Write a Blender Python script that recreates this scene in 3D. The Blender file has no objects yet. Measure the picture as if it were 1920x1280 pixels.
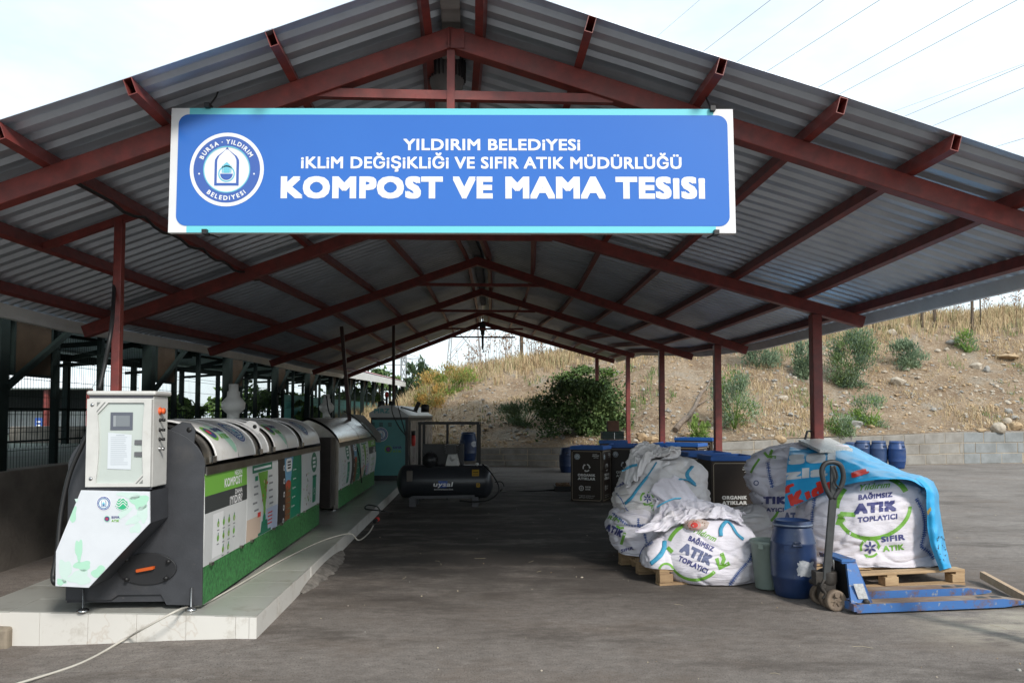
import bpy, bmesh, math, random
from mathutils import Vector, Matrix, noise
from mathutils.bvhtree import BVHTree
random.seed(7)
S = bpy.context.scene
COL = S.collection
PI = math.pi
# ------------------------------------------------------------------ camera, sky, sun, exposure
F = 1400.0; TH = math.radians(2.4); CX = 960.0; CY = 780.0 - F*math.tan(TH); CAMZ = 1.6
cam_d = bpy.data.cameras.new('camera'); cam = bpy.data.objects.new('camera', cam_d); COL.objects.link(cam)
cam.location = (0, 0, CAMZ); cam.rotation_euler = (PI/2 + TH, 0, 0)
cam_d.sensor_width = 36; cam_d.lens = F/1920*36; cam_d.shift_y = (CY-640)/1920
cam_d.clip_start = .05; cam_d.clip_end = 3000
S.camera = cam
SUN_TO = Vector((.14, -.23, .21)).normalized()          # towards the sun: behind the camera, to the right
w = bpy.data.worlds.new('World'); S.world = w; w.use_nodes = True
nt = w.node_tree; nt.nodes.clear()
out = nt.nodes.new('ShaderNodeOutputWorld'); bg = nt.nodes.new('ShaderNodeBackground')
sky = nt.nodes.new('ShaderNodeTexSky'); sky.sky_type = 'NISHITA'; sky.sun_disc = False
sky.sun_elevation = math.asin(SUN_TO.z); sky.sun_rotation = math.atan2(SUN_TO.x, SUN_TO.y)
sky.air_density = 1.0; sky.dust_density = 2.0
tc = nt.nodes.new('ShaderNodeTexCoord'); mp = nt.nodes.new('ShaderNodeMapping')
mp.inputs['Scale'].default_value = (1, 1, 2.6); mp.inputs['Location'].default_value = (.35, .2, .1)
nz = nt.nodes.new('ShaderNodeTexNoise'); nz.inputs['Scale'].default_value = 2.2; nz.inputs['Detail'].default_value = 7
nz.inputs['Roughness'].default_value = .55
rp = nt.nodes.new('ShaderNodeValToRGB'); rp.color_ramp.elements[0].position = .36; rp.color_ramp.elements[1].position = .62
rp.color_ramp.elements[0].color = (.62, .62, .62, 1); rp.color_ramp.elements[1].color = (.99, .99, .99, 1)
mx = nt.nodes.new('ShaderNodeMix'); mx.data_type = 'RGBA'
mx.inputs['B'].default_value = (5.9, 6.75, 7.15, 1)
mp.inputs['Rotation'].default_value = (0, 0, .6); nt.links.new(tc.outputs['Generated'], mp.inputs['Vector']); nt.links.new(mp.outputs['Vector'], nz.inputs['Vector'])
nt.links.new(nz.outputs['Fac'], rp.inputs['Fac']); nt.links.new(rp.outputs['Color'], mx.inputs['Factor'])
nt.links.new(sky.outputs['Color'], mx.inputs['A']); nt.links.new(mx.outputs['Result'], bg.inputs['Color'])
bg.inputs['Strength'].default_value = .128
nt.links.new(bg.outputs['Background'], out.inputs['Surface'])
sun_d = bpy.data.lights.new('sun', 'SUN'); sun = bpy.data.objects.new('sun', sun_d); COL.objects.link(sun)
sun_d.energy = 2.1; sun_d.angle = math.radians(10); sun_d.color = (1, .95, .88)
sun.rotation_euler = SUN_TO.to_track_quat('Z', 'Y').to_euler(); sun.location = (10, -20, 30)
S.view_settings.view_transform = 'Standard'; S.view_settings.look = 'None'
S.view_settings.exposure = 0.62; S.view_settings.gamma = 1.0
S.cycles.max_bounces = 8; S.cycles.diffuse_bounces = 5; S.cycles.glossy_bounces = 3; S.cycles.transparent_max_bounces = 12
S.cycles.use_adaptive_sampling = True; S.cycles.caustics_reflective = False; S.cycles.caustics_refractive = False

# ------------------------------------------------------------------ picture -> place
def ray(px, py):
    return Vector(((px-CX)/F, math.cos(TH) - math.sin(TH)*(CY-py)/F, math.sin(TH) + math.cos(TH)*(CY-py)/F))
def P(px, py, Y):
    d = ray(px, py); t = Y/d.y
    return Vector((d.x*t, Y, CAMZ + d.z*t))
def G(px, py, z=0.0):
    d = ray(px, py); t = (z-CAMZ)/d.z
    return Vector((d.x*t, d.y*t, z))
PHI = math.atan(.05); CP, SP = math.cos(PHI), math.sin(PHI)
def B(u, v, z=0.0):                                        # the shed's own frame: u across, v along
    return Vector((u*CP - v*SP, v*CP + u*SP, z))
def UV(p):
    return (p.x*CP + p.y*SP, -p.x*SP + p.y*CP)
def PB(px, py, v):                                         # pixel on the cross plane v = const
    d = ray(px, py); k = -d.x*SP + d.y*CP; t = v/k
    return Vector((d.x*t, d.y*t, CAMZ + d.z*t))
def PU(px, py, u):                                         # pixel on the lengthwise plane u = const
    d = ray(px, py); k = d.x*CP + d.y*SP; t = u/k
    return Vector((d.x*t, d.y*t, CAMZ + d.z*t))

# ------------------------------------------------------------------ materials
MATS = {}
def mat(name, col, rough=.6, metal=0.0, var=.12, scale=6.0, col2=None, bump=0.0, bscale=40.0, stretch=(1, 1, 1), spec=.5, trans=0.0, detail=5.0, lo=.35, hi=.65, alpha=1.0):
    if name in MATS: return MATS[name]
    m = bpy.data.materials.new(name); m.use_nodes = True; n = m.node_tree; b = n.nodes['Principled BSDF']
    b.inputs['Roughness'].default_value = rough; b.inputs['Metallic'].default_value = metal
    b.inputs['Specular IOR Level'].default_value = spec
    if trans: b.inputs['Transmission Weight'].default_value = trans
    if alpha < 1: b.inputs['Alpha'].default_value = alpha
    c1 = tuple(col); c2 = tuple(col2) if col2 else tuple(max(0, x*(1-var*2)) for x in col)
    tcn = n.nodes.new('ShaderNodeTexCoord'); mpn = n.nodes.new('ShaderNodeMapping'); mpn.inputs['Scale'].default_value = stretch
    n.links.new(tcn.outputs['Object'], mpn.inputs['Vector'])
    if var or col2:
        t = n.nodes.new('ShaderNodeTexNoise'); t.inputs['Scale'].default_value = scale; t.inputs['Detail'].default_value = detail; t.inputs['Roughness'].default_value = .62
        r = n.nodes.new('ShaderNodeValToRGB'); e = r.color_ramp.elements
        e[0].position = lo; e[1].position = hi; e[0].color = c2+(1,); e[1].color = c1+(1,)
        n.links.new(mpn.outputs['Vector'], t.inputs['Vector']); n.links.new(t.outputs['Fac'], r.inputs['Fac']); n.links.new(r.outputs['Color'], b.inputs['Base Color'])
    else:
        b.inputs['Base Color'].default_value = c1+(1,)
    if bump:
        t2 = n.nodes.new('ShaderNodeTexNoise'); t2.inputs['Scale'].default_value = bscale; t2.inputs['Detail'].default_value = 6
        bp = n.nodes.new('ShaderNodeBump'); bp.inputs['Strength'].default_value = bump; bp.inputs['Distance'].default_value = .02
        n.links.new(mpn.outputs['Vector'], t2.inputs['Vector']); n.links.new(t2.outputs['Fac'], bp.inputs['Height']); n.links.new(bp.outputs['Normal'], b.inputs['Normal'])
    MATS[name] = m
    return m
def node(m, kind): return m.node_tree.nodes.new(kind)
def mixcol(m, fac, a, b):
    x = node(m, 'ShaderNodeMix'); x.data_type = 'RGBA'
    for v, k in ((fac, 'Factor'), (a, 'A'), (b, 'B')):
        if hasattr(v, 'is_linked') or hasattr(v, 'links'): m.node_tree.links.new(v, x.inputs[k])
        elif k == 'Factor': x.inputs[k].default_value = v
        else: x.inputs[k].default_value = tuple(v)+(1,)
    return x.outputs['Result']
def nfac(m, scale, lo, hi, stretch=(1, 1, 1), detail=6, loc=(0, 0, 0), rough=.6, space='Object'):
    L = m.node_tree.links; t = node(m, 'ShaderNodeTexCoord'); p = node(m, 'ShaderNodeMapping'); p.inputs['Scale'].default_value = stretch; p.inputs['Location'].default_value = loc
    q = node(m, 'ShaderNodeTexNoise'); q.inputs['Scale'].default_value = scale; q.inputs['Detail'].default_value = detail; q.inputs['Roughness'].default_value = rough
    r = node(m, 'ShaderNodeMapRange'); r.inputs['From Min'].default_value = lo; r.inputs['From Max'].default_value = hi
    L.new(t.outputs[space], p.inputs['Vector']); L.new(p.outputs['Vector'], q.inputs['Vector']); L.new(q.outputs['Fac'], r.inputs['Value'])
    return r.outputs['Result']

# ------------------------------------------------------------------ objects
def tag(o, label=None, cat=None, group=None, kind=None):
    if label: o['label'] = label
    if cat: o['category'] = cat
    if group: o['group'] = group
    if kind: o['kind'] = kind
    return o
def thing(name, label, cat, loc=(0, 0, 0), rz=0.0, group=None):
    o = bpy.data.objects.new(name, None); COL.objects.link(o); o.empty_display_size = .2
    o.location = loc; o.rotation_euler = (0, 0, rz)
    return tag(o, label, cat, group)
def copy_tree(o, parent=None):
    c = o.copy(); COL.objects.link(c); c.parent = parent
    for ch in o.children: copy_tree(ch, c)
    return c
class MB:
    def __init__(s): s.v = []; s.f = []; s.m = []; s.sm = []
    def add(s, vs, fs, mi=0, smooth=False):
        o = len(s.v); s.v += [Vector(p) for p in vs]
        for f in fs: s.f.append([i+o for i in f]); s.m.append(mi); s.sm.append(smooth)
        return s
    def box(s, c, d, mi=0, R=None):
        c = Vector(c); h = Vector(d)/2; vs = []
        for x in (-1, 1):
            for y in (-1, 1):
                for z in (-1, 1):
                    p = Vector((x*h.x, y*h.y, z*h.z)); vs.append(c + (R @ p if R else p))
        return s.add(vs, [(0, 1, 3, 2), (4, 6, 7, 5), (0, 4, 5, 1), (2, 3, 7, 6), (0, 2, 6, 4), (1, 5, 7, 3)], mi)
    def bbox(s, a, b, mi=0, ax=None):                      # box in the shed frame from corner a to b
        (u0, v0, z0), (u1, v1, z1) = a, b
        vs = [B(u, v, z) for u in (u0, u1) for v in (v0, v1) for z in (z0, z1)]
        return s.add(vs, [(0, 1, 3, 2), (4, 6, 7, 5), (0, 4, 5, 1), (2, 3, 7, 6), (0, 2, 6, 4), (1, 5, 7, 3)], mi)
    def beam(s, a, b, wd, ht, mi=0, up=(0, 0, 1)):         # a, b on the middle line; ht along up
        a, b = Vector(a), Vector(b); d = (b-a).normalized(); upv = Vector(up)
        sd = d.cross(upv)
        if sd.length < 1e-4: sd = d.cross(Vector((0, 1, 0)))
        sd.normalize(); un = sd.cross(d).normalized(); vs = []
        for p in (a, b):
            for i, j in ((-1, -1), (1, -1), (1, 1), (-1, 1)): vs.append(p + sd*(i*wd/2) + un*(j*ht/2))
        return s.add(vs, [(3, 2, 1, 0), (4, 5, 6, 7), (0, 1, 5, 4), (1, 2, 6, 5), (2, 3, 7, 6), (3, 0, 4, 7)], mi)
    def tube(s, pts, r, n=8, mi=0, cap=True, smooth=True, flat=1.0):
        pts = [Vector(p) for p in pts]; rings = []; pn = None
        for i, p in enumerate(pts):
            d = (pts[min(i+1, len(pts)-1)] - pts[max(i-1, 0)]).normalized()
            if pn is None:
                pn = d.cross(Vector((0, 0, 1)));
                if pn.length < .1: pn = d.cross(Vector((0, 1, 0)))
            pn = (pn - d*pn.dot(d)).normalized(); bn = d.cross(pn)
            rr = r[i] if isinstance(r, (list, tuple)) else r
            rings.append([p + pn*(math.cos(2*PI*k/n)*rr) + bn*(math.sin(2*PI*k/n)*rr*flat) for k in range(n)])
        vs = [q for g in rings for q in g]; fs = []
        for i in range(len(pts)-1):
            for k in range(n): fs.append((i*n+k, i*n+(k+1) % n, (i+1)*n+(k+1) % n, (i+1)*n+k))
        s.add(vs, fs, mi, smooth)
        if cap:
            o = len(s.v) - len(vs)
            s.f.append([o+k for k in range(n)][::-1]); s.m.append(mi); s.sm.append(False)
            s.f.append([o+(len(pts)-1)*n+k for k in range(n)]); s.m.append(mi); s.sm.append(False)
        return s
    def lathe(s, prof, c=(0, 0, 0), n=24, mi=0, M=None, smooth=True):  # prof = [(r, z)]
        c = Vector(c); vs = []
        for r, z in prof:
            for k in range(n):
                p = Vector((math.cos(2*PI*k/n)*r, math.sin(2*PI*k/n)*r, z)); vs.append(c + (M @ p if M else p))
        fs = [(i*n+k, i*n+(k+1) % n, (i+1)*n+(k+1) % n, (i+1)*n+k) for i in range(len(prof)-1) for k in range(n)]
        s.add(vs, fs, mi, smooth); o = len(s.v)-len(vs)
        if prof[0][0] > 1e-4: s.f.append([o+k for k in range(n)][::-1]); s.m.append(mi); s.sm.append(False)
        if prof[-1][0] > 1e-4: s.f.append([o+(len(prof)-1)*n+k for k in range(n)]); s.m.append(mi); s.sm.append(False)
        return s
    def prism(s, poly, fn, d0, d1, mi=0):                   # poly 2D, fn(a, b, depth) -> point
        n = len(poly); vs = [fn(a, b, d0) for a, b in poly] + [fn(a, b, d1) for a, b in poly]
        fs = [tuple(range(n))[::-1], tuple(range(n, 2*n))] + [(k, (k+1) % n, n+(k+1) % n, n+k) for k in range(n)]
        return s.add(vs, fs, mi)
    def build(s, name, mats, parent=None, bevel=0.0, flip=True):
        me = bpy.data.meshes.new(name); me.from_pydata(s.v, [], s.f)
        mats = mats if isinstance(mats, (list, tuple)) else [mats]
        for m in mats: me.materials.append(m)
        me.polygons.foreach_set('material_index', s.m); me.polygons.foreach_set('use_smooth', s.sm)
        me.update()
        if flip and len(s.f) < 60000:
            bm = bmesh.new(); bm.from_mesh(me); bmesh.ops.recalc_face_normals(bm, faces=bm.faces[:]); bm.to_mesh(me); bm.free()
        o = bpy.data.objects.new(name, me); COL.objects.link(o)
        if parent:
            o.parent = parent
            o.matrix_parent_inverse = (Matrix.Translation(parent.location) @ parent.rotation_euler.to_matrix().to_4x4()).inverted() if parent.get('world_kids') else Matrix()
        if bevel:
            md = o.modifiers.new('bevel', 'BEVEL'); md.width = bevel; md.segments = 2; md.limit_method = 'ANGLE'; md.angle_limit = math.radians(40)
        return o
def world_thing(name, label, cat, loc=(0, 0, 0), group=None):   # its parts are given in world coordinates
    t = thing(name, label, cat, loc, 0, group); t['world_kids'] = 1
    return t

# ------------------------------------------------------------------ flat shapes for printing and lettering: list of (verts2d, faces)
_tc = {}
def _text_mesh(txt, space=1.0):
    k = (txt, round(space, 3))
    if k in _tc: return _tc[k]
    cu = bpy.data.curves.new('t', 'FONT'); cu.body = txt; cu.size = 1; cu.space_character = space; cu.fill_mode = 'FRONT'; cu.resolution_u = 3
    o = bpy.data.objects.new('t', cu); COL.objects.link(o)
    dg = bpy.context.evaluated_depsgraph_get(); me = o.evaluated_get(dg).to_mesh()
    vs = [(v.co.x, v.co.y) for v in me.vertices]; fs = [tuple(p.vertices) for p in me.polygons]
    o.evaluated_get(dg).to_mesh_clear(); bpy.data.objects.remove(o); bpy.data.curves.remove(cu)
    xs = [a for a, b in vs] or [0, 1]
    _tc[k] = (vs, fs, min(xs), max(xs))
    return _tc[k]
CAP = .729
def text(txt, cx, cy, h, width=None, bold=.022, rot=0.0, skew=0.0, align='c'):
    """centred on cx; baseline-to-cap middle on cy; h = cap height; y up"""
    r = bold*1.15; vs, fs, x0, x1 = _text_mesh(txt, 1 + r*2.2); s = h/(CAP + 2*r)
    wd = (x1-x0+2*r)*s; k = (width/wd if width else 1.0); c, sn = math.cos(rot), math.sin(rot); out = []
    n = 1 if bold < .015 else (4 if h < .03 or (h > 1 and h < 7) else 8)     # a heavier face: the glyph laid several times, a hair apart
    for q in range(n + (1 if n > 1 else 0)):
        dx, dy = ((r, r), (-r, r), (-r, -r), (r, -r), (r, 0), (0, r), (-r, 0), (0, -r))[q] if n > 1 and q < n else (0, 0); o = []
        for a, b in vs:
            x = (a+dx+r-x0)*s*k - (wd*k/2 if align == 'c' else (wd*k if align == 'r' else 0)); y = (b+dy+r)*s - h/2; x += skew*y
            o.append((cx + x*c - y*sn, cy + x*sn + y*c))
        out.append((o, fs, q*.045))
    return out
def textarc(txt, cx, cy, r, h, a_mid, inward=False, step=None, bold=.03):
    """letters along a circle; a_mid angle of the middle; inward: read along the bottom"""
    out = []; ws = []
    for ch in txt:
        if ch == ' ': ws.append(h*.45); continue
        _, _, x0, x1 = _text_mesh(ch); ws.append((x1-x0)*h/CAP + h*.32)
    tot = sum(ws); pos = -tot/2
    for ch, wd in zip(txt, ws):
        m = pos + wd/2; pos += wd
        if ch == ' ': continue
        a = a_mid + (m/r if inward else -m/r)
        out += text(ch, cx + math.cos(a)*r, cy + math.sin(a)*r, h, None, bold, a + (PI/2 if inward else -PI/2))
    return out
def poly(pts): return ([tuple(p) for p in pts], [tuple(range(len(pts)))])
def rect(x0, y0, x1, y1): return poly([(x0, y0), (x1, y0), (x1, y1), (x0, y1)])
def rrect(x0, y0, x1, y1, r, n=8):
    p = []
    for cx, cy, a in ((x1-r, y0+r, -PI/2), (x1-r, y1-r, 0), (x0+r, y1-r, PI/2), (x0+r, y0+r, PI)):
        for k in range(n+1): p.append((cx + math.cos(a+PI/2*k/n)*r, cy + math.sin(a+PI/2*k/n)*r))
    return poly(p)
def ring(cx, cy, r0, r1, a0=0.0, a1=2*PI, n=40, ky=1.0):
    vs = []; n = max(6, int(n*abs(a1-a0)/(2*PI)))
    for k in range(n+1):
        a = a0 + (a1-a0)*k/n
        vs += [(cx + math.cos(a)*r0, cy + math.sin(a)*r0*ky), (cx + math.cos(a)*r1, cy + math.sin(a)*r1*ky)]
    return (vs, [(2*k, 2*k+1, 2*k+3, 2*k+2) for k in range(n)])
def disc(cx, cy, r, n=36, ky=1.0): return poly([(cx + math.cos(2*PI*k/n)*r, cy + math.sin(2*PI*k/n)*r*ky) for k in range(n)])
def stroke(pts, w):
    vs = []; n = len(pts)
    for i, p in enumerate(pts):
        a = pts[max(i-1, 0)]; b = pts[min(i+1, n-1)]; d = math.hypot(b[0]-a[0], b[1]-a[1]) or 1
        nx, ny = -(b[1]-a[1])/d, (b[0]-a[0])/d; ww = (w[i] if isinstance(w, (list, tuple)) else w)/2
        vs += [(p[0]+nx*ww, p[1]+ny*ww), (p[0]-nx*ww, p[1]-ny*ww)]
    return (vs, [(2*k, 2*k+1, 2*k+3, 2*k+2) for k in range(n-1)])
def xf(sh, cx=0, cy=0, rot=0.0, sx=1.0, sy=1.0):
    c, s = math.cos(rot), math.sin(rot)
    return ([(cx + (x*sx)*c - (y*sy)*s, cy + (x*sx)*s + (y*sy)*c) for x, y in sh[0]], sh[1])
def cut(sh, step):                                          # fine net so that a print can follow a bulging surface
    bm = bmesh.new(); vs = [bm.verts.new((x, y, 0)) for x, y in sh[0]]
    for f in sh[1]:
        try: bm.faces.new([vs[i] for i in f])
        except ValueError: pass
    xs = [v.co.x for v in bm.verts]; ys = [v.co.y for v in bm.verts]
    for ax, a, b in ((0, min(xs), max(xs)), (1, min(ys), max(ys))):
        k = math.floor(a/step)+1
        while k*step < b:
            co = [0, 0, 0]; co[ax] = k*step; no = [0, 0, 0]; no[ax] = 1
            bmesh.ops.bisect_plane(bm, geom=bm.verts[:]+bm.edges[:]+bm.faces[:], plane_co=co, plane_no=no, dist=1e-6); k += 1
    bm.verts.index_update()
    r = ([(v.co.x, v.co.y) for v in bm.verts], [tuple(v.index for v in f.verts) for f in bm.faces]); bm.free()
    return r
def put(mb, shapes, fn, mi, layer=1, step=None):
    """fn(x, y, layer) -> point (or None where there is nothing to print on)"""
    for sh in (shapes if isinstance(shapes, list) else [shapes]):
        lx = sh[2] if len(sh) > 2 else 0
        if step: sh = cut(sh, step)
        pts = [fn(x, y, layer+lx) for x, y in sh[0]]; keep = [i for i, p in enumerate(pts) if p is not None]; ix = {i: j for j, i in enumerate(keep)}
        fs = [tuple(ix[i] for i in f) for f in sh[1] if all(pts[i] is not None for i in f)]
        if fs: mb.add([pts[i] for i in keep], fs, mi, step is not None)
def px_on(bvh, off=.004):                                    # print given in photo pixels, laid on a surface
    o = Vector((0, 0, CAMZ))
    def fn(x, y, l):
        h = bvh.ray_cast(o, ray(x, -y).normalized())         # y is passed negated (up)
        if h[0] is None: return None
        n = h[1] if h[1].dot(ray(x, -y)) < 0 else -h[1]
        return h[0] + n*(off*l)
    return fn
def px_plane(Y, off=.002):
    return lambda x, y, l: P(x, -y, Y - off*l)
def emblem(cx, cy, R, full=True):
    """round municipal emblem: returns dict role -> shapes (white, blue, light)"""
    e = {'w': [], 'b': [], 'c': []}
    e['w'].append(disc(cx, cy, R, 56)); e['b'].append(ring(cx, cy, R*.62, R*.90, n=56)); e['c'].append(ring(cx, cy, R*.605, R*.635, n=56))
    if full:
        e['t'] = textarc('BURSA · YILDIRIM', cx, cy, R*.755, R*.13, PI/2+.05) + textarc('BELEDiYESi', cx, cy, R*.77, R*.13, -PI/2, True)
        e['t'] += [disc(cx-R*.74, cy-R*.12, R*.025, 8), disc(cx+R*.74, cy-R*.12, R*.025, 8)]
    else:
        e['t'] = [ring(cx, cy, R*.7, R*.82, a+.05, a+.17, n=60) for a in [k*2*PI/26 for k in range(26)]]
    def arch(s, b):
        p = [(-s, b), (s, b), (s, .18)]
        p += [(s*.98, .26), (s*.8, .36), (s*.45, .45), (s*.15, .53), (0, .62*s/.33 if s > .3 else .54), (-s*.15, .53), (-s*.45, .45), (-s*.8, .36), (-s*.98, .26), (-s, .18)]
        return poly([(cx+x*R, cy+y*R) for x, y in p])
    e['b2'] = [arch(.33, -.44)]; e['w2'] = [arch(.26, -.37)]
    e['c2'] = [ring(cx, cy-.12*R, R*.19, R*.225, n=36), rect(cx-.09*R, cy-.1*R, cx+.09*R, cy+.12*R), poly([(cx-.09*R, cy+.12*R), (cx+.09*R, cy+.12*R), (cx, cy+.2*R)]), rect(cx-.13*R, cy-.1*R, cx-.1*R, cy+.1*R), rect(cx+.1*R, cy-.1*R, cx+.13*R, cy+.1*R)]
    e['b3'] = [poly([(cx+math.cos(a)*R*.17, cy-.12*R+math.sin(a)*R*.17) for a in [PI+PI*k/14 for k in range(15)]])]
    return e
def put_emblem(mb, cx, cy, R, fn, iw, ib, ic, full=True, l0=1, step=None):
    e = emblem(cx, cy, R, full)
    for k, mi, l in (('w', iw, 0), ('b', ib, 1), ('c', ic, 2), ('t', iw, 2), ('b2', ib, 1), ('w2', iw, 2), ('c2', ic, 3), ('b3', ib, 3)):
        put(mb, e[k], fn, mi, l0+l, step)
def recycle(cx, cy, R, w=.26):                               # three bent arrows
    o = []
    for k in range(3):
        a = PI/2 + k*2*PI/3
        o.append(ring(cx, cy, R*(1-w), R, a-.15, a-1.35, n=30))
        t = a-1.35; m = R*(1-w/2)
        o.append(poly([(cx+math.cos(t)*(m-R*w), cy+math.sin(t)*(m-R*w)), (cx+math.cos(t)*(m+R*w), cy+math.sin(t)*(m+R*w)), (cx+math.cos(t-.48)*m, cy+math.sin(t-.48)*m)]))
    return o
def flower(cx, cy, R):
    return [xf(([(math.cos(2*PI*k/12)*R*.3, math.sin(2*PI*k/12)*R*.12) for k in range(12)], [tuple(range(12))]), cx+math.cos(a)*R*.42, cy+math.sin(a)*R*.42, a) for a in [PI/6+k*PI/3 for k in range(6)]]
def sstep(a, b, x):
    t = max(0., min(1., (x-a)/(b-a))); return t*t*(3-2*t)
def fbm(p, oct=4):
    s = 0; a = 1; q = Vector(p)
    for _ in range(oct): s += a*noise.noise(q); q = q*2.03; a *= .5
    return s
def interp(tab, x):
    if x <= tab[0][0]: return tab[0][1]
    for (a, va), (b, vb) in zip(tab, tab[1:]):
        if x <= b: return va + (vb-va)*(x-a)/(b-a)
    return tab[-1][1]
def catmull(pts, n):
    pts = [Vector(p) for p in pts]; o = []; q = [pts[0]*2-pts[1]] + pts + [pts[-1]*2-pts[-2]]
    for i in range(1, len(q)-2):
        a, b, c, d = q[i-1:i+3]
        for k in range(n):
            t = k/n; o.append(.5*((2*b) + (c-a)*t + (2*a-5*b+4*c-d)*t*t + (3*b-a-3*c+d)*t**3))
    o.append(pts[-1]); return o
# ------------------------------------------------------------------ materials used all over
M_red = mat('red oxide paint', (.235, .042, .034), .45, 0, .16, 9, (.14, .030, .026), .06, 60)
M_galv = mat('galvanised sheet', (.54, .60, .68), .38, .5, .1, 2.2, (.43, .48, .55), .05, 30)
def wear(m, layers):                                         # chips, scuffs and dirt of their own shape laid over a paint
    L = m.node_tree.links; b = m.node_tree.nodes['Principled BSDF']; s_ = b.inputs['Base Color'].links[0].from_socket if b.inputs['Base Color'].is_linked else tuple(b.inputs['Base Color'].default_value)[:3]
    for sc, lo, hi, col, k, loc in layers:
        f = nfac(m, sc, lo, hi, detail=9, loc=loc, rough=.72); q = node(m, 'ShaderNodeMath'); q.operation = 'MULTIPLY'; q.inputs[1].default_value = k; L.new(f, q.inputs[0]); s_ = mixcol(m, q.outputs[0], s_, col)
    L.new(s_, b.inputs['Base Color'])
wear(M_red, [(14, .66, .70, (.10, .05, .035), .8, (1, 0, 0)), (23, .70, .73, (.40, .30, .27), .7, (5, 2, 0)), (2.2, .52, .75, (.12, .06, .05), .5, (0, 4, 2))])
wear_dark = lambda: wear(M_dark, [(9, .66, .72, (.13, .12, .115), .6, (0, 1, 0)), (3, .55, .75, (.10, .092, .085), .5, (3, 0, 0))])
M_white = mat('white enamel', (.78, .78, .76), .4, 0, .04, 5)
M_offwhite = mat('grey white cabinet paint', (.62, .615, .59), .45, 0, .05, 8)
M_black = mat('black rubber', (.012, .012, .013), .5, 0, .1)
M_dark = mat('charcoal paint', (.055, .058, .066), .45, .1, .14, 5, (.042, .044, .05), .05, 80)
wear_dark()
M_green_steel = mat('dark green steel', (.011, .019, .018), .75, 0, .15, 7, spec=.15)
M_steel = mat('bright steel', (.55, .55, .55), .25, 1, .08)
M_print_w = mat('print white', (.80, .80, .81), .45, 0, .0)
M_print_b = mat('print blue', (.035, .09, .33), .5, 0, .0)
M_print_c = mat('print cyan', (.18, .62, .72), .5, 0, .0)
M_print_g = mat('print leaf green', (.17, .40, .055), .5, 0, .0)
M_print_dg = mat('print deep green', (.02, .17, .10), .5, 0, .0)
M_print_k = mat('print near black', (.02, .02, .022), .5, 0, .0)
M_print_n = mat('print navy', (.055, .06, .20), .55, 0, .0)
M_print_r = mat('print red', (.62, .05, .04), .5, 0, .0)
M_print_br = mat('print brown', (.22, .09, .035), .5, 0, .0)
M_conc = mat('rough concrete', (.20, .18, .155), .9, 0, .2, 3, (.12, .105, .09), .5, 25)

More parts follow.
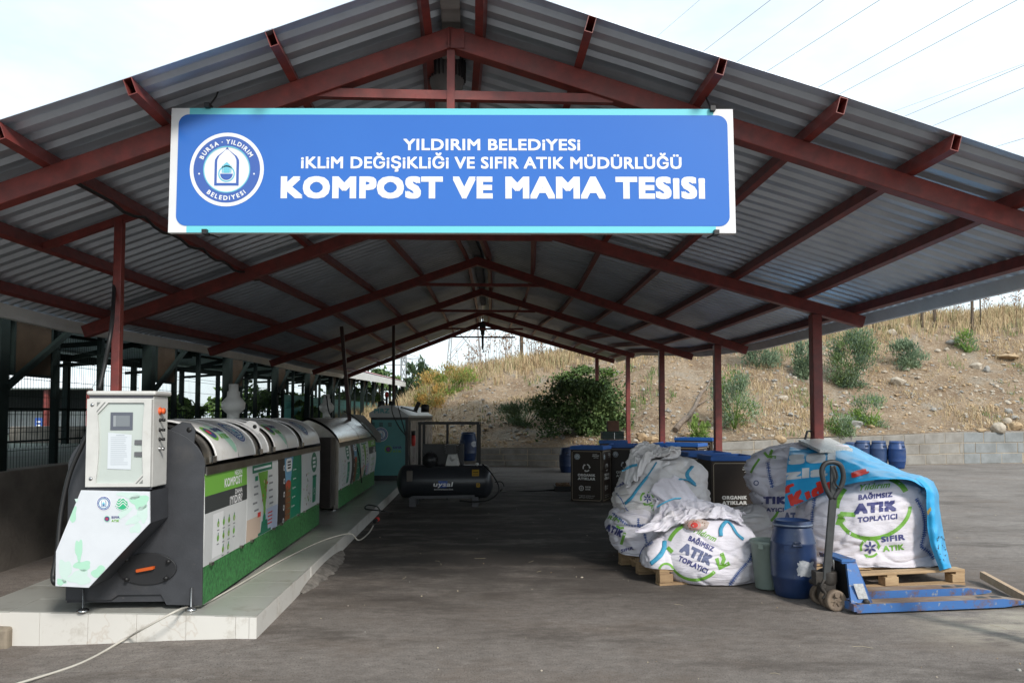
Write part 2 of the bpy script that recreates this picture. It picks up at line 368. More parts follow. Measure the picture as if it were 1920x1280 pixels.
# ------------------------------------------------------------------ ground
def gz(x, y):
    return -.10*sstep(-1.7, -3.9, x)*sstep(7.5, 5.6, y)
def asphalt():
    m = mat('asphalt', (.135, .127, .120), .88, 0, 0)
    n = m.node_tree; b = n.nodes['Principled BSDF']; L = n.links
    base = mixcol(m, nfac(m, .5, .34, .66, detail=10, rough=.7), (.168, .139, .120), (.295, .260, .235))
    spk = nfac(m, 110, .53, .68, detail=3); c1 = mixcol(m, spk, base, (.27, .26, .25))
    spd = nfac(m, 85, .46, .32, detail=3, loc=(3, 1, 0)); c2 = mixcol(m, spd, c1, (.05, .046, .043))
    mid = nfac(m, 11, .38, .62, stretch=(.7, 1.25, 1), detail=10, loc=(2, 9, 0), rough=.78); c2 = mixcol(m, mid, mixcol(m, .55, c2, (.075, .064, .057)), c2)
    rst = nfac(m, .8, .50, .68, stretch=(.8, 1.2, 1), detail=9, loc=(11, 4, 0), rough=.7); rsm = node(m, 'ShaderNodeMath'); rsm.operation = 'MULTIPLY'; rsm.inputs[1].default_value = .5
    L.new(rst, rsm.inputs[0]); c2 = mixcol(m, rsm.outputs[0], c2, (.125, .088, .064))
    # long soiled streaks, worn pale scuffs
    st = nfac(m, .62, .51, .64, stretch=(.55, 1.45, 1), detail=11, loc=(5, 2, 0), rough=.74); mm = node(m, 'ShaderNodeMath'); mm.operation = 'MULTIPLY'; mm.inputs[1].default_value = .72
    L.new(st, mm.inputs[0]); c3 = mixcol(m, mm.outputs[0], c2, (.062, .049, .041))
    sc = nfac(m, 1.7, .60, .74, stretch=(.8, 2.2, 1), detail=9, loc=(1, 7, 0), rough=.75); m2 = node(m, 'ShaderNodeMath'); m2.operation = 'MULTIPLY'; m2.inputs[1].default_value = .55
    L.new(sc, m2.inputs[0]); c4 = mixcol(m, m2.outputs[0], c3, (.30, .285, .26))
    # oily, trodden-in compost stain along the aisle, its colour deepened to paint roof shade
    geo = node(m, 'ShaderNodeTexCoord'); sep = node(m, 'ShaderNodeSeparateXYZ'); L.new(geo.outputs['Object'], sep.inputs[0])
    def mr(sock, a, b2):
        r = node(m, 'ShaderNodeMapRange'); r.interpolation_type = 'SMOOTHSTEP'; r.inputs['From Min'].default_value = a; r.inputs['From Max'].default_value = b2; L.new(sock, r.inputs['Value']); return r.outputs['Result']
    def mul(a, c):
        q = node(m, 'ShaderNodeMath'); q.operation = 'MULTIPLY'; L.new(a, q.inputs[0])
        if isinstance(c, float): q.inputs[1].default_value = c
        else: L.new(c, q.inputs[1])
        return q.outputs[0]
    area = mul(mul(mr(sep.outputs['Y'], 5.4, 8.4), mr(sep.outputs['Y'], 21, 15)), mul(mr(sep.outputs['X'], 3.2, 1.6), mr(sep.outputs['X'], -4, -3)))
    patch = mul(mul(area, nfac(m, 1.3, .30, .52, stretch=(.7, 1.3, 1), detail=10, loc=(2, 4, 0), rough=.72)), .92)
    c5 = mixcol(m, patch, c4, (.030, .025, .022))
    dust = mul(mul(mul(mr(sep.outputs['X'], 2.7, 3.6), mr(sep.outputs['Y'], 5.0, 5.5)), mr(sep.outputs['Y'], 6.6, 6.0)), nfac(m, 3.0, .36, .60, stretch=(.7, 1.6, 1), detail=9, loc=(8, 1, 0), rough=.7))
    c5 = mixcol(m, mul(dust, .85), c5, (.42, .38, .31))
    L.new(c5, b.inputs['Base Color'])
    bp = node(m, 'ShaderNodeBump'); bp.inputs['Strength'].default_value = .55; bp.inputs['Distance'].default_value = .012
    t = node(m, 'ShaderNodeTexNoise'); t.inputs['Scale'].default_value = 120; t.inputs['Detail'].default_value = 4; L.new(geo.outputs['Object'], t.inputs['Vector'])
    L.new(t.outputs['Fac'], bp.inputs['Height']); L.new(bp.outputs['Normal'], b.inputs['Normal'])
    return m
def axis_lines(lo, hi, step, far):
    k = []; x = lo
    while x <= hi+1e-6: k.append(x); x += step
    return [lo-d for d in reversed(far)] + k + [hi+d for d in far]
g = MB(); xs = axis_lines(-9, 16, .5, (4, 20, 80, 400)); ys = axis_lines(-3, 30, .5, (5, 30, 100, 900))
vs = [(x, y, gz(x, y)) for y in ys for x in xs]; n = len(xs)
g.add(vs, [(j*n+i, j*n+i+1, (j+1)*n+i+1, (j+1)*n+i) for j in range(len(ys)-1) for i in range(n-1)], 0, True)
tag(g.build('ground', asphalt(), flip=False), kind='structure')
# higher yard behind the low concrete wall on the left
M_yard = mat('worn green yard paving', (.13, .17, .14), .9, 0, .2, .8, (.09, .10, .085))
g = MB(); q = [B(-5.12, -2, .92), B(-60, -2, .92), B(-60, 140, .98), B(-5.12, 140, .98)]; q2 = [p - Vector((0, 0, .9)) for p in q]
g.add(q+q2, [(0, 1, 2, 3), (0, 3, 7, 4), (0, 4, 5, 1)], 0)
tag(g.build('yard_terrace', M_yard), kind='structure')

# ------------------------------------------------------------------ hillside
FOOT = [(-16, 27.5), (-2, 24.2), (.5, 23.9), (3, 23.4), (7.5, 23.2), (15.2, 25.2), (17.5, 25.6), (30, 27), (60, 30)]
WTOP = [(-20, .30), (-1.8, .55), (3, .62), (7.5, .85), (15.2, 1.06), (60, 1.1)]
CREST = [(-14, .3), (-9, .9), (-5.2, 1.7), (-4.2, 2.3), (-3.0, 2.95), (-1.4, 3.5), (0, 3.8), (3.3, 4.35), (10.4, 5.15), (15.8, 5.65), (22.6, 6.35), (40, 7.4), (60, 7.6)]
def hill_z(x, y):
    f = interp(FOOT, x); d = y - f; run = 8.6 + 1.2*noise.noise(Vector((x*.16, 3, 0)))
    z0 = interp(WTOP, x); z1 = interp(CREST, x)
    t = d/run
    if t < 0: return z0-.06
    e = min(1, t); sh = e*.78 + .22*e*e*(3-2*e); 
    z = z0 + (z1-z0)*sh
    if t > 1: z += .05*(d-run)*.3
    edge = min(1, max(0, d/1.2))
    z += edge*(.24*fbm((x*.32, y*.32, 1.5), 3) + .10*fbm((x*1.3, y*1.3, 4.), 3))
    # gullies running down the slope
    z -= edge*.22*max(0, fbm((x*.75, y*.14, 9), 2))*(1-abs(2*min(1, t)-1)*.6)
    return z
def hill_mat():
    m = mat('dry soil', (.36, .25, .16), .95, 0, 0); n = m.node_tree; b = n.nodes['Principled BSDF']; L = n.links
    c = mixcol(m, nfac(m, .8, .35, .65, detail=8), (.28, .19, .118), (.47, .345, .23))
    c = mixcol(m, nfac(m, 7, .52, .68, detail=6), c, (.56, .45, .33))
    c = mixcol(m, nfac(m, 16, .60, .70, detail=5, loc=(4, 0, 2)), c, (.13, .08, .05))
    c = mixcol(m, nfac(m, .55, .56, .68, detail=7, loc=(9, 3, 0)), c, (.42, .36, .29))
    L.new(c, b.inputs['Base Color'])
    g1 = node(m, 'ShaderNodeTexCoord'); t = node(m, 'ShaderNodeTexNoise'); t.inputs['Scale'].default_value = 9; t.inputs['Detail'].default_value = 9; t.inputs['Roughness'].default_value = .7
    bp = node(m, 'ShaderNodeBump'); bp.inputs['Strength'].default_value = 1; bp.inputs['Distance'].default_value = .25
    L.new(g1.outputs['Object'], t.inputs['Vector']); L.new(t.outputs['Fac'], bp.inputs['Height']); L.new(bp.outputs['Normal'], b.inputs['Normal'])
    return m
hx = [-16 + .3*i for i in range(int(58/.3))]; ht = [0, .02] + [.3*i for i in range(1, 36)] + [12, 14, 18, 25, 40]
vs = []
for d in ht:
    for x in hx: vs.append((x, interp(FOOT, x)+.06+d, hill_z(x, interp(FOOT, x)+.06+d)))
n = len(hx); g = MB(); g.add(vs, [(j*n+i, j*n+i+1, (j+1)*n+i+1, (j+1)*n+i) for j in range(len(ht)-1) for i in range(n-1)], 0, True)
hill = tag(g.build('hillside', hill_mat(), flip=False), kind='structure')

# blade grass on the slope: straw colours, thick along the crest
def grass(name, n, zone, hrange, mats, lean=.5, wid=.012, seed=1):
    rnd = random.Random(seed); mb = MB(); c = 0; tries = 0
    while c < n and tries < n*40:
        tries += 1
        x = rnd.uniform(-9, 32); d = rnd.uniform(.1, 12.5); p = zone(x, d)
        if rnd.random() > p: continue
        y = interp(FOOT, x)+d; z = hill_z(x, y); k = rnd.randint(3, 6); mi = rnd.randrange(len(mats))
        for _ in range(k):
            h = rnd.uniform(*hrange)*(.6+.7*p); a = rnd.uniform(0, 2*PI); l = rnd.uniform(.1, lean)*h
            bx, by = x+rnd.gauss(0, .07), y+rnd.gauss(0, .07); w = wid*rnd.uniform(.6, 1.4)
            o = Vector((math.cos(a+1.57), math.sin(a+1.57)*.3, 0))*w; m1 = Vector((bx+math.cos(a)*l*.35, by+math.sin(a)*l*.35, z+h*.62)); tp = Vector((bx+math.cos(a)*l, by+math.sin(a)*l, z+h*rnd.uniform(.75, 1)))
            b0 = Vector((bx, by, z-.03)); i = len(mb.v)
            mb.v += [b0-o, b0+o, m1+o*.8, m1-o*.8, tp]; mb.f += [[i, i+1, i+2, i+3], [i+3, i+2, i+4]]; mb.m += [mi, mi]; mb.sm += [False, False]
        c += k
    o = mb.build(name, mats, flip=False)
    return tag(o, kind='stuff')
GR = [mat('straw %d' % i, c, .9, 0, .0, spec=.2) for i, c in enumerate([(.45, .335, .20), (.52, .41, .26), (.37, .265, .155), (.41, .33, .19), (.31, .28, .15)])]
GG = [mat('weed green %d' % i, c, .85, 0, 0, spec=.25) for i, c in enumerate([(.14, .20, .06), (.20, .24, .10), (.10, .16, .055)])]
def zone_crest(x, d):
    q = sstep(5.8, 8.2, d + 1.1*noise.noise(Vector((x*.5, 0, 2))));
    return q*(1.0 if d < 10.5 else .6)*(.55+.45*max(0, noise.noise(Vector((x*.6, d*.6, 3)))+.5))
def zone_slope(x, d):
    a = fbm((x*.28, d*.3, 6), 3); left = sstep(-1, -4, x)
    return max(left*.9, max(0, min(.8, (a-.02)*1.9)))*.8
grass('dry_grass', 30000, zone_crest, (.30, .75), GR, .55, .014, 3)['label'] = 'tall straw-yellow dry grass along the crest of the hillside'
grass('dry_grass', 34000, zone_slope, (.07, .30), GR[:4], 1.7, .010, 4)['label'] = 'short dry straw-coloured grass spread down the hillside slope'
def zone_green(x, d):
    a = fbm((x*.5+7, d*.5, 2), 3)
    return max(0, min(1, (a-.22)*3))*(1 if x > 1 else .4)
grass('weeds', 5000, zone_green, (.10, .30), GG, 1.1, .012, 5)['label'] = 'low green weeds in patches on the hillside slope'
# small stones and litter
def pebble_mesh(rnd, r):
    bm = bmesh.new(); bmesh.ops.create_icosphere(bm, subdivisions=1, radius=1)
    sx, sy, sz = r*rnd.uniform(.7, 1.4), r*rnd.uniform(.7, 1.3), r*rnd.uniform(.45, .9)
    for v in bm.verts:
        k = 1+.35*noise.noise(v.co*1.4+Vector((r*99, rnd.random()*0, 0))); v.co = Vector((v.co.x*sx*k, v.co.y*sy*k, v.co.z*sz*k))
    r_ = ([v.co.copy() for v in bm.verts], [tuple(v.index for v in f.verts) for f in bm.faces]); bm.free(); return r_
ROCKM = [mat('pale limestone', (.50, .44, .36), .9, 0, .2, 6, (.33, .28, .22), .6, 12), mat('grey stone', (.36, .35, .33), .9, 0, .2, 5, (.24, .23, .21), .6, 12), mat('ochre stone', (.45, .33, .20), .9, 0, .2, 6, (.32, .22, .13), .6, 12)]
rnd = random.Random(21); mb = MB()
for i in range(6500):
    x = rnd.uniform(-5, 28); d = abs(rnd.gauss(0, 3.6)) + .15
    if d > 8.5 or (fbm((x*.4+3, d*.4, 5), 2) < -.12 and rnd.random() < .8): continue
    y = interp(FOOT, x)+d; vs, fs = pebble_mesh(rnd, rnd.uniform(.014, .04) if rnd.random() < .8 else rnd.uniform(.04, .10)); a = rnd.random()*6; c, s = math.cos(a), math.sin(a)
    z = hill_z(x, y); mb.add([Vector((p.x*c-p.y*s+x, p.x*s+p.y*c+y, p.z+z+.01)) for p in vs], fs, rnd.randrange(3))
tag(mb.build('gravel', ROCKM, flip=False), 'loose small stones scattered down the hillside', kind='stuff')

# chips of stone and litter on the asphalt
rnd = random.Random(31); mb = MB()
for i in range(260):
    x, y = rnd.uniform(-4, 9), 4.0 + abs(rnd.gauss(0, 1))*5.5
    u_, v_ = UV(Vector((x, y, 0)))
    if u_ < -1.45 or y > 21: continue
    vs, fs = pebble_mesh(rnd, rnd.uniform(.003, .007) if rnd.random() < .95 else rnd.uniform(.007, .013)); mb.add([p + Vector((x, y, gz(x, y)+.004)) for p in vs], fs, rnd.choice((0, 0, 1, 2, 3)))
for i in range(22):                                          # straws and scraps of string
    x, y, a, l = rnd.uniform(-1.4, 5), rnd.uniform(4.6, 9), rnd.uniform(0, 3.1), rnd.uniform(.02, .07)
    d = Vector((math.cos(a), math.sin(a), 0))*l; p = Vector((x, y, gz(x, y)+.005)); mb.tube([p-d, p+Vector((d.y*.3, -d.x*.3, .002)), p+d], .0012, 4, 3, False)
tag(mb.build('litter', ROCKM + [mat('pale straw bits', (.55, .47, .33), .8, 0, .1)], flip=False), 'small pale stone chips and straws littered on the asphalt', kind='stuff')
# ------------------------------------------------------------------ the open shed
TR = []   # v, left end, apex, right end (top line of the rafters)
for v, l, a, r in ((5.0, (-376, 479), (845, 57), (2123, 468)), (8.6, (155, 612), (842, 371), (1620, 594)), (12.4, (390, 653), (895, 482), (1402, 650)),
                   (15.9, (505, 676), (903, 541), (1300, 664)), (20.9, (585, 694), (907, 581), (1190, 663)), (24.9, (646, 703), (905, 602), (1153, 674))):
    TR.append((v, PB(*l, v), PB(*a, v), PB(*r, v)))
def truss_at(v):
    t = TR
    if v <= t[0][0]: i = 0
    elif v >= t[-1][0]: i = len(t)-2
    else: i = max(k for k in range(len(t)-1) if t[k][0] <= v)
    k = (v - t[i][0])/(t[i+1][0]-t[i][0])
    if v < t[0][0]: # carry the first bay's ends forward level, so that the overhang follows the front truss
        return tuple(t[0][j] + B(0, v-t[0][0]) for j in (1, 2, 3))
    if v > t[-1][0]: return tuple(t[-1][j] + B(0, v-t[-1][0]) for j in (1, 2, 3))
    return tuple(t[i][j].lerp(t[i+1][j], k) for j in (1, 2, 3))
VF, VR = 5.0-.52, 24.9+.75
shed = world_thing('open_shed', 'open-sided gabled shed of dark red steel frames under a corrugated grey metal roof', 'shed', B(0, 4.7, 0))
RD, RW, PH = .135, .10, .105
UPV = Vector((0, 0, 1))
for v, l, a, r in TR:
    for e, s in ((l, -1), (r, 1)):
        d = (e-a).normalized(); nrm = d.cross(B(0, 1)).normalized(); nrm = nrm if nrm.z > 0 else -nrm
        mb = MB(); mb.beam(a - nrm*RD/2, e - nrm*RD/2, RW, RD, 0, nrm); mb.build('rafter', M_red, shed, .006)
# purlins
LF = list(zip([.035, .249, .447, .627, .81, .965], [.035, .21, .394, .575, .76, .94])); RFr = list(zip([.04, .18, .35, .509, .661, .814, .97], [.04, .20, .37, .527, .685, .85, .977]))
vv = [VF] + [t[0] for t in TR] + [VR]
for side, fr in ((0, LF), (2, RFr)):
    for f in fr:
        pts = []
        for v in vv:
            tr = truss_at(v); k_ = max(0, min(1, (v-5.0)/3.6)); pts.append(tr[1].lerp(tr[side], f[0]+(f[1]-f[0])*k_))
        tr = truss_at(8); d = (tr[side]-tr[1]).normalized(); nrm = d.cross(B(0, 1)).normalized(); nrm = nrm if nrm.z > 0 else -nrm
        mb = MB()
        for i, (p, q) in enumerate(zip(pts, pts[1:])):
            p2, q2 = p + nrm*PH/2, q + nrm*PH/2
            if i == 0:   # open box section at the front end
                dd = (q2-p2).normalized(); inn = p2 + dd*.16
                sd = dd.cross(nrm).normalized()
                for o, wd, ht in ((sd*.0245, .004, PH), (-sd*.0245, .004, PH), (nrm*(PH/2-.002), .045, .004), (-nrm*(PH/2-.002), .045, .004)): mb.beam(p2+o, inn+o, wd, ht, 0, nrm)
                mb.beam(inn, q2, .053, PH, 0, nrm)
            else: mb.beam(p2, q2, .053 if i % 2 else .0534, PH, 0, nrm)
        mb.build('purlin', M_red, shed)
# corrugated sheets: trapezoid ribs running from ridge to eave
def sheet(side):
    mb = MB(); prof = []; v = VF; pitch = .165
    while v < VR:
        prof += [(v, 0), (v+.055, 0), (v+.080, .030), (v+.135, .030), (v+.160, 0)]; v += pitch
    rows = [0, .25, .5, .75, 1.035]; vs = []
    for t in rows:
        for k, (v, h) in enumerate(prof):
            tr = truss_at(v); e = tr[1].lerp(tr[side], t) if t <= 1 else tr[1] + (tr[side]-tr[1])*t
            d = (tr[side]-tr[1]).normalized(); nrm = d.cross(B(0, 1)).normalized(); nrm = nrm if nrm.z > 0 else -nrm
            sag = .012*noise.noise(Vector((v*1.3, t*6, side)))*(1 if v > VF+.1 else 2)
            vs.append(e + nrm*(PH + .004 + h + sag))
    n = len(prof); mb.add(vs, [(j*n+i, j*n+i+1, (j+1)*n+i+1, (j+1)*n+i) for j in range(len(rows)-1) for i in range(n-1)], 0)
    o = mb.build('roof_sheet', M_galv, shed); md = o.modifiers.new('solid', 'SOLIDIFY'); md.thickness = .003; md.offset = 1
sheet(0); sheet(2)
# ridge cap above the joint
mb = MB()
for i in range(len(vv)-1):
    q = []
    for v in (vv[i], vv[i+1]):
        tr = truss_at(v); q.append([tr[1].lerp(tr[0], .055)+UPV*(PH+.055), tr[1]+UPV*(PH+.075), tr[1].lerp(tr[2], .055)+UPV*(PH+.055)])
    mb.add(q[0]+q[1], [(0, 1, 4, 3), (1, 2, 5, 4)], 0)
mb.build('ridge_cap', M_galv, shed)
# scalloped profile filler seen along the ridge
mb = MB(); v = VF+.05; vs = []
while v < 20:
    for q, h in enumerate((.0, .028, .046, .052, .046, .028)):
        tr = truss_at(v+q*.0275); a_, b_ = tr[1].lerp(tr[0], .014)+UPV*(PH-.002), tr[1].lerp(tr[2], .014)+UPV*(PH-.002); vs += [a_, a_-UPV*h, b_-UPV*h, b_]
    v += .165
mb.add(vs, [(4*k+j, 4*k+j+1, 4*k+j+5, 4*k+j+4) for k in range(len(vs)//4-1) for j in range(3)], 0)
mb.build('ridge_filler', mat('grey foam', (.25, .25, .25), .9, 0, .1), shed)
# tie beams under the apexes
for (v, l, a, r), drop, wl in zip(TR, (.305, .33, .30, .31, .36, .35), (.34, .36, .36, .37, .38, .36)):
    nb = .06; L = a.lerp(l, wl*.68); Rr = a.lerp(r, wl*.68); z = min(L.z, Rr.z) - .09
    mb = MB(); mb.beam(Vector((L.x, L.y, z)) , Vector((Rr.x, Rr.y, z)), .05, nb if v < 9 else .05, 0); mb.build('tie_beam', M_red, shed)
v, l, a, r = TR[0]
mb = MB(); p = PB(846, 90, 5.0) + B(0, -.01); mb.beam(Vector((p.x, p.y, a.z-.13)), Vector((p.x, p.y, 2.95)), .047, .052, 0, (1, 0, 0)); mb.build('king_post', M_red, shed)
mb = MB(); mb.beam(a + UPV*-.01 + B(-.012, -.054), a + UPV*-.15 + B(-.012, -.054), .012, .012, 0, (1, 0, 0)); mb.box(a+B(.05, -.055, -.085), (.09, .008, .13), 0); mb.build('ridge_plate', M_red, shed)
# posts on the right side and the odd ones on the left
def post(p, top, wd=.115):
    mb = MB(); mb.beam(Vector((p.x, p.y, -.05)), Vector((p.x, p.y, top)), wd, wd, 0, B(0, 1)); o = mb.build('post', M_red, shed, .008)
    b = MB(); b.box((p.x, p.y, .012), (wd+.1, wd+.1, .02), 0); b.build('base_plate', M_red, o); return o
for (v, l, a, r), (px, py) in zip(TR, ((1972, 446), (1528, 586), (1344, 646), (1240, 657), (1177, 672), (1119, 672))):
    p = PB(px, py, v); f = (p - a).dot((r-a).normalized())/(r-a).length
    post(p, a.lerp(r, f).z - .13)
# stay on the second post
mb = MB(); p = PB(1528, 808, 8.6); mb.tube([p + B(-.05, 0, 0), p+B(-.10, -.02, 0), p+B(-.17, -.04, -.20)], .013, 6, 0); mb.build('post_stay', M_dark, shed)
pp = PB(225, 415, 6.2); tr = truss_at(6.2)
mb = MB(); q = PB(218, 728, 6.16); mb.beam(q + (q-pp)*.98, pp + (pp-q)*.02, .066, .066, 0, B(0, 1)); mb.build('post', M_red, shed, .006)
mb = MB(); s0, s1 = tr[1].lerp(tr[0], .609), tr[1].lerp(tr[0], .793); mb.beam(s0+UPV*.02, s1+UPV*.02, .05, .055, 0); mb.build('strut', M_red, shed)
for px, y0, y1, v in ((641, 618, 712, 14.6), (738, 604, 750, 17.6)):
    a_ = PB(px, y0, v); b_ = PB(px + (8 if px < 700 else 0), y1, v); d = (b_-a_)/(a_.z-b_.z)
    mb = MB(); mb.beam(a_ - d*.06, a_ + d*(a_.z-.1), .065, .065, 0, B(0, 1)); mb.build('post', mat('shade darkened red paint', (.05, .017, .015), .5, 0, .15, 8), shed)  # red posts in a darker tone, their shade put into the colour
# pale gutters along both eaves
M_gut = mat('pale gutter', (.74, .76, .77), .5, .1, .06, 4)
for side in (0, 2):
    mb = MB()
    for i in range(len(vv)-1):
        q = []
        for v in (vv[i], vv[i+1]):
            tr = truss_at(v); e = tr[1] + (tr[side]-tr[1])*1.035; s = -1 if side == 0 else 1
            o = B(s*.01, 0); z = Vector((0, 0, 1))
            dr = .0 if side else .005
            q.append([e+B(-s*.02, 0)+z*.118, e+B(s*.02, 0)-z*dr, e+B(s*.08, 0)-z*dr, e+B(s*.08, 0)+z*.10])
        m = 4; mb.add(q[0]+q[1], [(0, 1, 5, 4), (1, 2, 6, 5), (2, 3, 7, 6)], 0)
    o = mb.build('gutter', M_gut, shed); md = o.modifiers.new('solid', 'SOLIDIFY'); md.thickness = .004
# conduit clipped under a left purlin
mb = MB(); pts = []
for k in range(25):
    v = 5.0 + k*.17; tr = truss_at(v); p = tr[1].lerp(tr[0], .627 - .052*max(0, min(1, (v-5.0)/3.6))); sag = .05*abs(math.sin(k*.9)) if k > 3 else .02
    pts.append(p + UPV*(-.012-sag) + B(.05, 0))
mb.tube(pts, .013, 6, 0); tag(mb.build('power_cable', M_black), 'black power cable sagging under a left roof purlin behind the big sign', 'cable')

# ------------------------------------------------------------------ sign board
SY = 4.74
sg = world_thing('signboard', 'large blue and white facility sign hanging under the front gable', 'signboard', P(848, 320, SY))
c = [P(322, 203, SY), P(1374, 205, SY), P(1380, 437, SY), P(315, 436, SY)]
mb = MB(); back = [p + Vector((0, .045, 0)) for p in c]; mb.add(c+back, [(0, 1, 2, 3), (4, 7, 6, 5), (0, 4, 5, 1), (1, 5, 6, 2), (2, 6, 7, 3), (3, 7, 4, 0)], 0)
def bil(u, v, l):                                           # u 0..1052, v 0..-233 in the board's own units
    a = u/1052; b = v/233; t = c[0].lerp(c[1], a); q = c[3].lerp(c[2], a); p = t.lerp(q, b); return Vector((p.x, SY - .0012*l, p.z))
sf = lambda x, y, l: bil(x, -y, l)
put(mb, [rect(34, -12, 1015, 0), rect(34, -233, 1015, -219)], sf, 1, 1)
put(mb, [rrect(14, -220.5, 1041, -12, 19)], sf, 2, 2)
put(mb, text('YILDIRIM BELEDiYESi', 600, -67.5, 22.8, 330, .022), sf, 3, 3)
put(mb, text('iKLiM DEĞiŞiKLiĞi VE SIFIR ATIK MÜDÜRLÜĞÜ', 599, -101.5, 23.5, 709, .022), sf, 3, 3)
put(mb, text('KOMPOST VE MAMA TESiSi', 602, -147.5, 43.5, 789, .043), sf, 3, 3)
put_emblem(mb, 106.5, -115.5, 69, sf, 3, 4, 5, True, 3)
mb.build('sign_face', [mat('sign panel white', (.76, .76, .77), .35, 0, .03), mat('sign cyan', (.16, .60, .68), .3, 0, .0), mat('sign blue', (.028, .150, .54), .22, 0, .05, .9, (.026, .14, .52)), mat('sign lettering', (.80, .81, .83), .4, 0, 0), mat('sign emblem blue', (.05, .12, .42), .4, 0, 0), mat('sign emblem cyan', (.16, .52, .66), .4, 0, 0)], sg, flip=False)
for px, py in ((391, 201), (1335, 207), (386, 437), (1342, 438)):
    mb = MB(); p = P(px, py, SY); mb.box(p + Vector((0, .0, .004)), (.032, .06, .03), 0)
    if py < 300: mb.tube([p, p+Vector((0, .12, .12)), p+Vector((0, .22, .28 if px < 900 else .24))], .006, 5, 0)
    else: mb.tube([p, p+Vector((0, .2, .02))], .006, 5, 0)
    mb.build('clamp', M_black, sg)
# hoist motor hanging behind the king post
mo = world_thing('hoist_motor', 'grey finned electric hoist motor hanging behind the red king post', 'motor', PB(837, 160, 5.6))
cc = PB(838, 150, 5.6)
mb = MB(); mb.lathe([(.0, .17), (.115, .17), (.13, .15), (.13, .0), (.12, -.04), (.09, -.12), (.085, -.22), (0, -.22)], cc - UPV*.02, 24, 0); mb.build('motor_body', mat('cast aluminium', (.33, .34, .35), .5, .3, .1), mo)
mb = MB()
for k in range(26):
    a = 2*PI*k/26; mb.beam(cc + Vector((math.cos(a)*.13, math.sin(a)*.13, -.01)), cc + Vector((math.cos(a)*.13, math.sin(a)*.13, .135)), .008, .03, 0, (math.cos(a), math.sin(a), 0))
mb.build('cooling_fins', mat('dark aluminium', (.10, .10, .11), .5, .3, .1), mo)
mb = MB(); mb.beam(cc + UPV*.15, cc + UPV*.55, .03, .03, 0, (1, 0, 0)); mb.build('hanger', M_dark, mo)
# second hoist at the back gable
hb = world_thing('chain_hoist', 'dark chain hoist with hook hanging from the rear gable apex', 'hoist', PB(905, 605, 24.7))
q = PB(905, 612, 24.7)
mb = MB(); mb.box(q + UPV*-.02, (.20, .2, .24), 0); mb.box(q - UPV*.2, (.13, .16, .16), 0); mb.build('hoist_body', M_dark, hb, .02)
mb = MB(); mb.tube([q + UPV*.08, q + UPV*.35], .02, 6, 0); mb.tube([q - UPV*.25, q - UPV*.75], [.045, .03], 8, 0); mb.tube([q - UPV*.72, q - UPV*.86 + B(.04, 0), q-UPV*.84+B(-.03, 0)], .018, 6, 0); mb.build('hook', M_black, hb)

# ------------------------------------------------------------------ tiled plinth
def tiles(name, a, b, vein, grid, off=(0, 0)):
    m = mat(name, a, .30, 0, 0); n = m.node_tree; bs = n.nodes['Principled BSDF']; L = n.links
    v1 = nfac(m, 1.7, .492, .50, stretch=(1, 1, 1), detail=5, rough=.5); v2 = nfac(m, 1.7, .508, .50, stretch=(1, 1, 1), detail=5, rough=.5)
    mu = node(m, 'ShaderNodeMath'); mu.operation = 'MULTIPLY'; L.new(v1, mu.inputs[0]); L.new(v2, mu.inputs[1])
    m2 = node(m, 'ShaderNodeMath'); m2.operation = 'MULTIPLY'; m2.inputs[1].default_value = .28; L.new(mu.outputs[0], m2.inputs[0])
    c = mixcol(m, nfac(m, 1.1, .35, .7), b, a); c = mixcol(m, m2.outputs[0], c, vein)
    c = mixcol(m, nfac(m, 3.2, .54, .72, detail=10, loc=(2, 2, 2), rough=.7), c, tuple(x*k for x, k in zip(a, (.58, .53, .47))))
    L.new(c, bs.inputs['Base Color']); return m
M_tile_top = tiles('grey tile top', (.40, .40, .37), (.34, .34, .315), (.24, .22, .19), .6)
M_tile_front = tiles('marble tile front', (.70, .68, .64), (.65, .63, .59), (.42, .30, .20), .6)
M_grout = mat('grout', (.22, .20, .18), .9, 0, .1)
pl = world_thing('tiled_plinth', 'long low plinth clad in pale marble-look tiles carrying the machines', 'plinth', B(-2.6, 6, 0))
PZ = .16; PA, PBk = G(481, 1154, PZ), G(0, 1144.6, PZ); ua, va = UV(PA); ub, vb = UV(PBk); uL = -3.78
dv = (vb-va)/(ub-ua); vL = va + dv*(uL-ua); VE = 19.5
core = [B(ua-.012, va+.012, 0), B(uL+.012, vL+.012, 0), B(uL+.012, VE-.01, 0), B(ua-.012, VE-.01, 0)]
mb = MB(); mb.add([p + UPV*-.2 for p in core] + [p + UPV*(PZ-.012) for p in core], [(0, 1, 2, 3), (4, 5, 6, 7), (0, 1, 5, 4), (1, 2, 6, 5), (2, 3, 7, 6), (3, 0, 4, 7)], 0); mb.build('core', M_grout, pl)
mb = MB(); gp = .0035                                       # top tiles laid in rows along the plinth
vg = [va-.4+.5*k for k in range(60) if va-.4+.5*k < VE]; ug = [ua, ua-.62, ua-1.24, ua-1.86, uL]
for v0, v1 in zip(vg, vg[1:]+[VE]):
    for u1, u0 in zip(ug, ug[1:]):
        q = [(u0+gp/2, max(v0+gp/2, va+dv*(u0-ua))), (u1-gp/2, max(v0+gp/2, va+dv*(u1-ua))), (u1-gp/2, max(v1-gp/2, va+dv*(u1-ua)+.001)), (u0+gp/2, max(v1-gp/2, va+dv*(u0-ua)+.001))]
        if v1 < va+dv*(u0-ua): continue
        dz = random.uniform(-.0012, .0012); t = [B(a, b, PZ+dz) for a, b in q]; b_ = [B(a, b, PZ-.011) for a, b in q]
        mb.add(t+b_, [(0, 1, 2, 3), (0, 1, 5, 4), (1, 2, 6, 5), (2, 3, 7, 6), (3, 0, 4, 7)], 0)
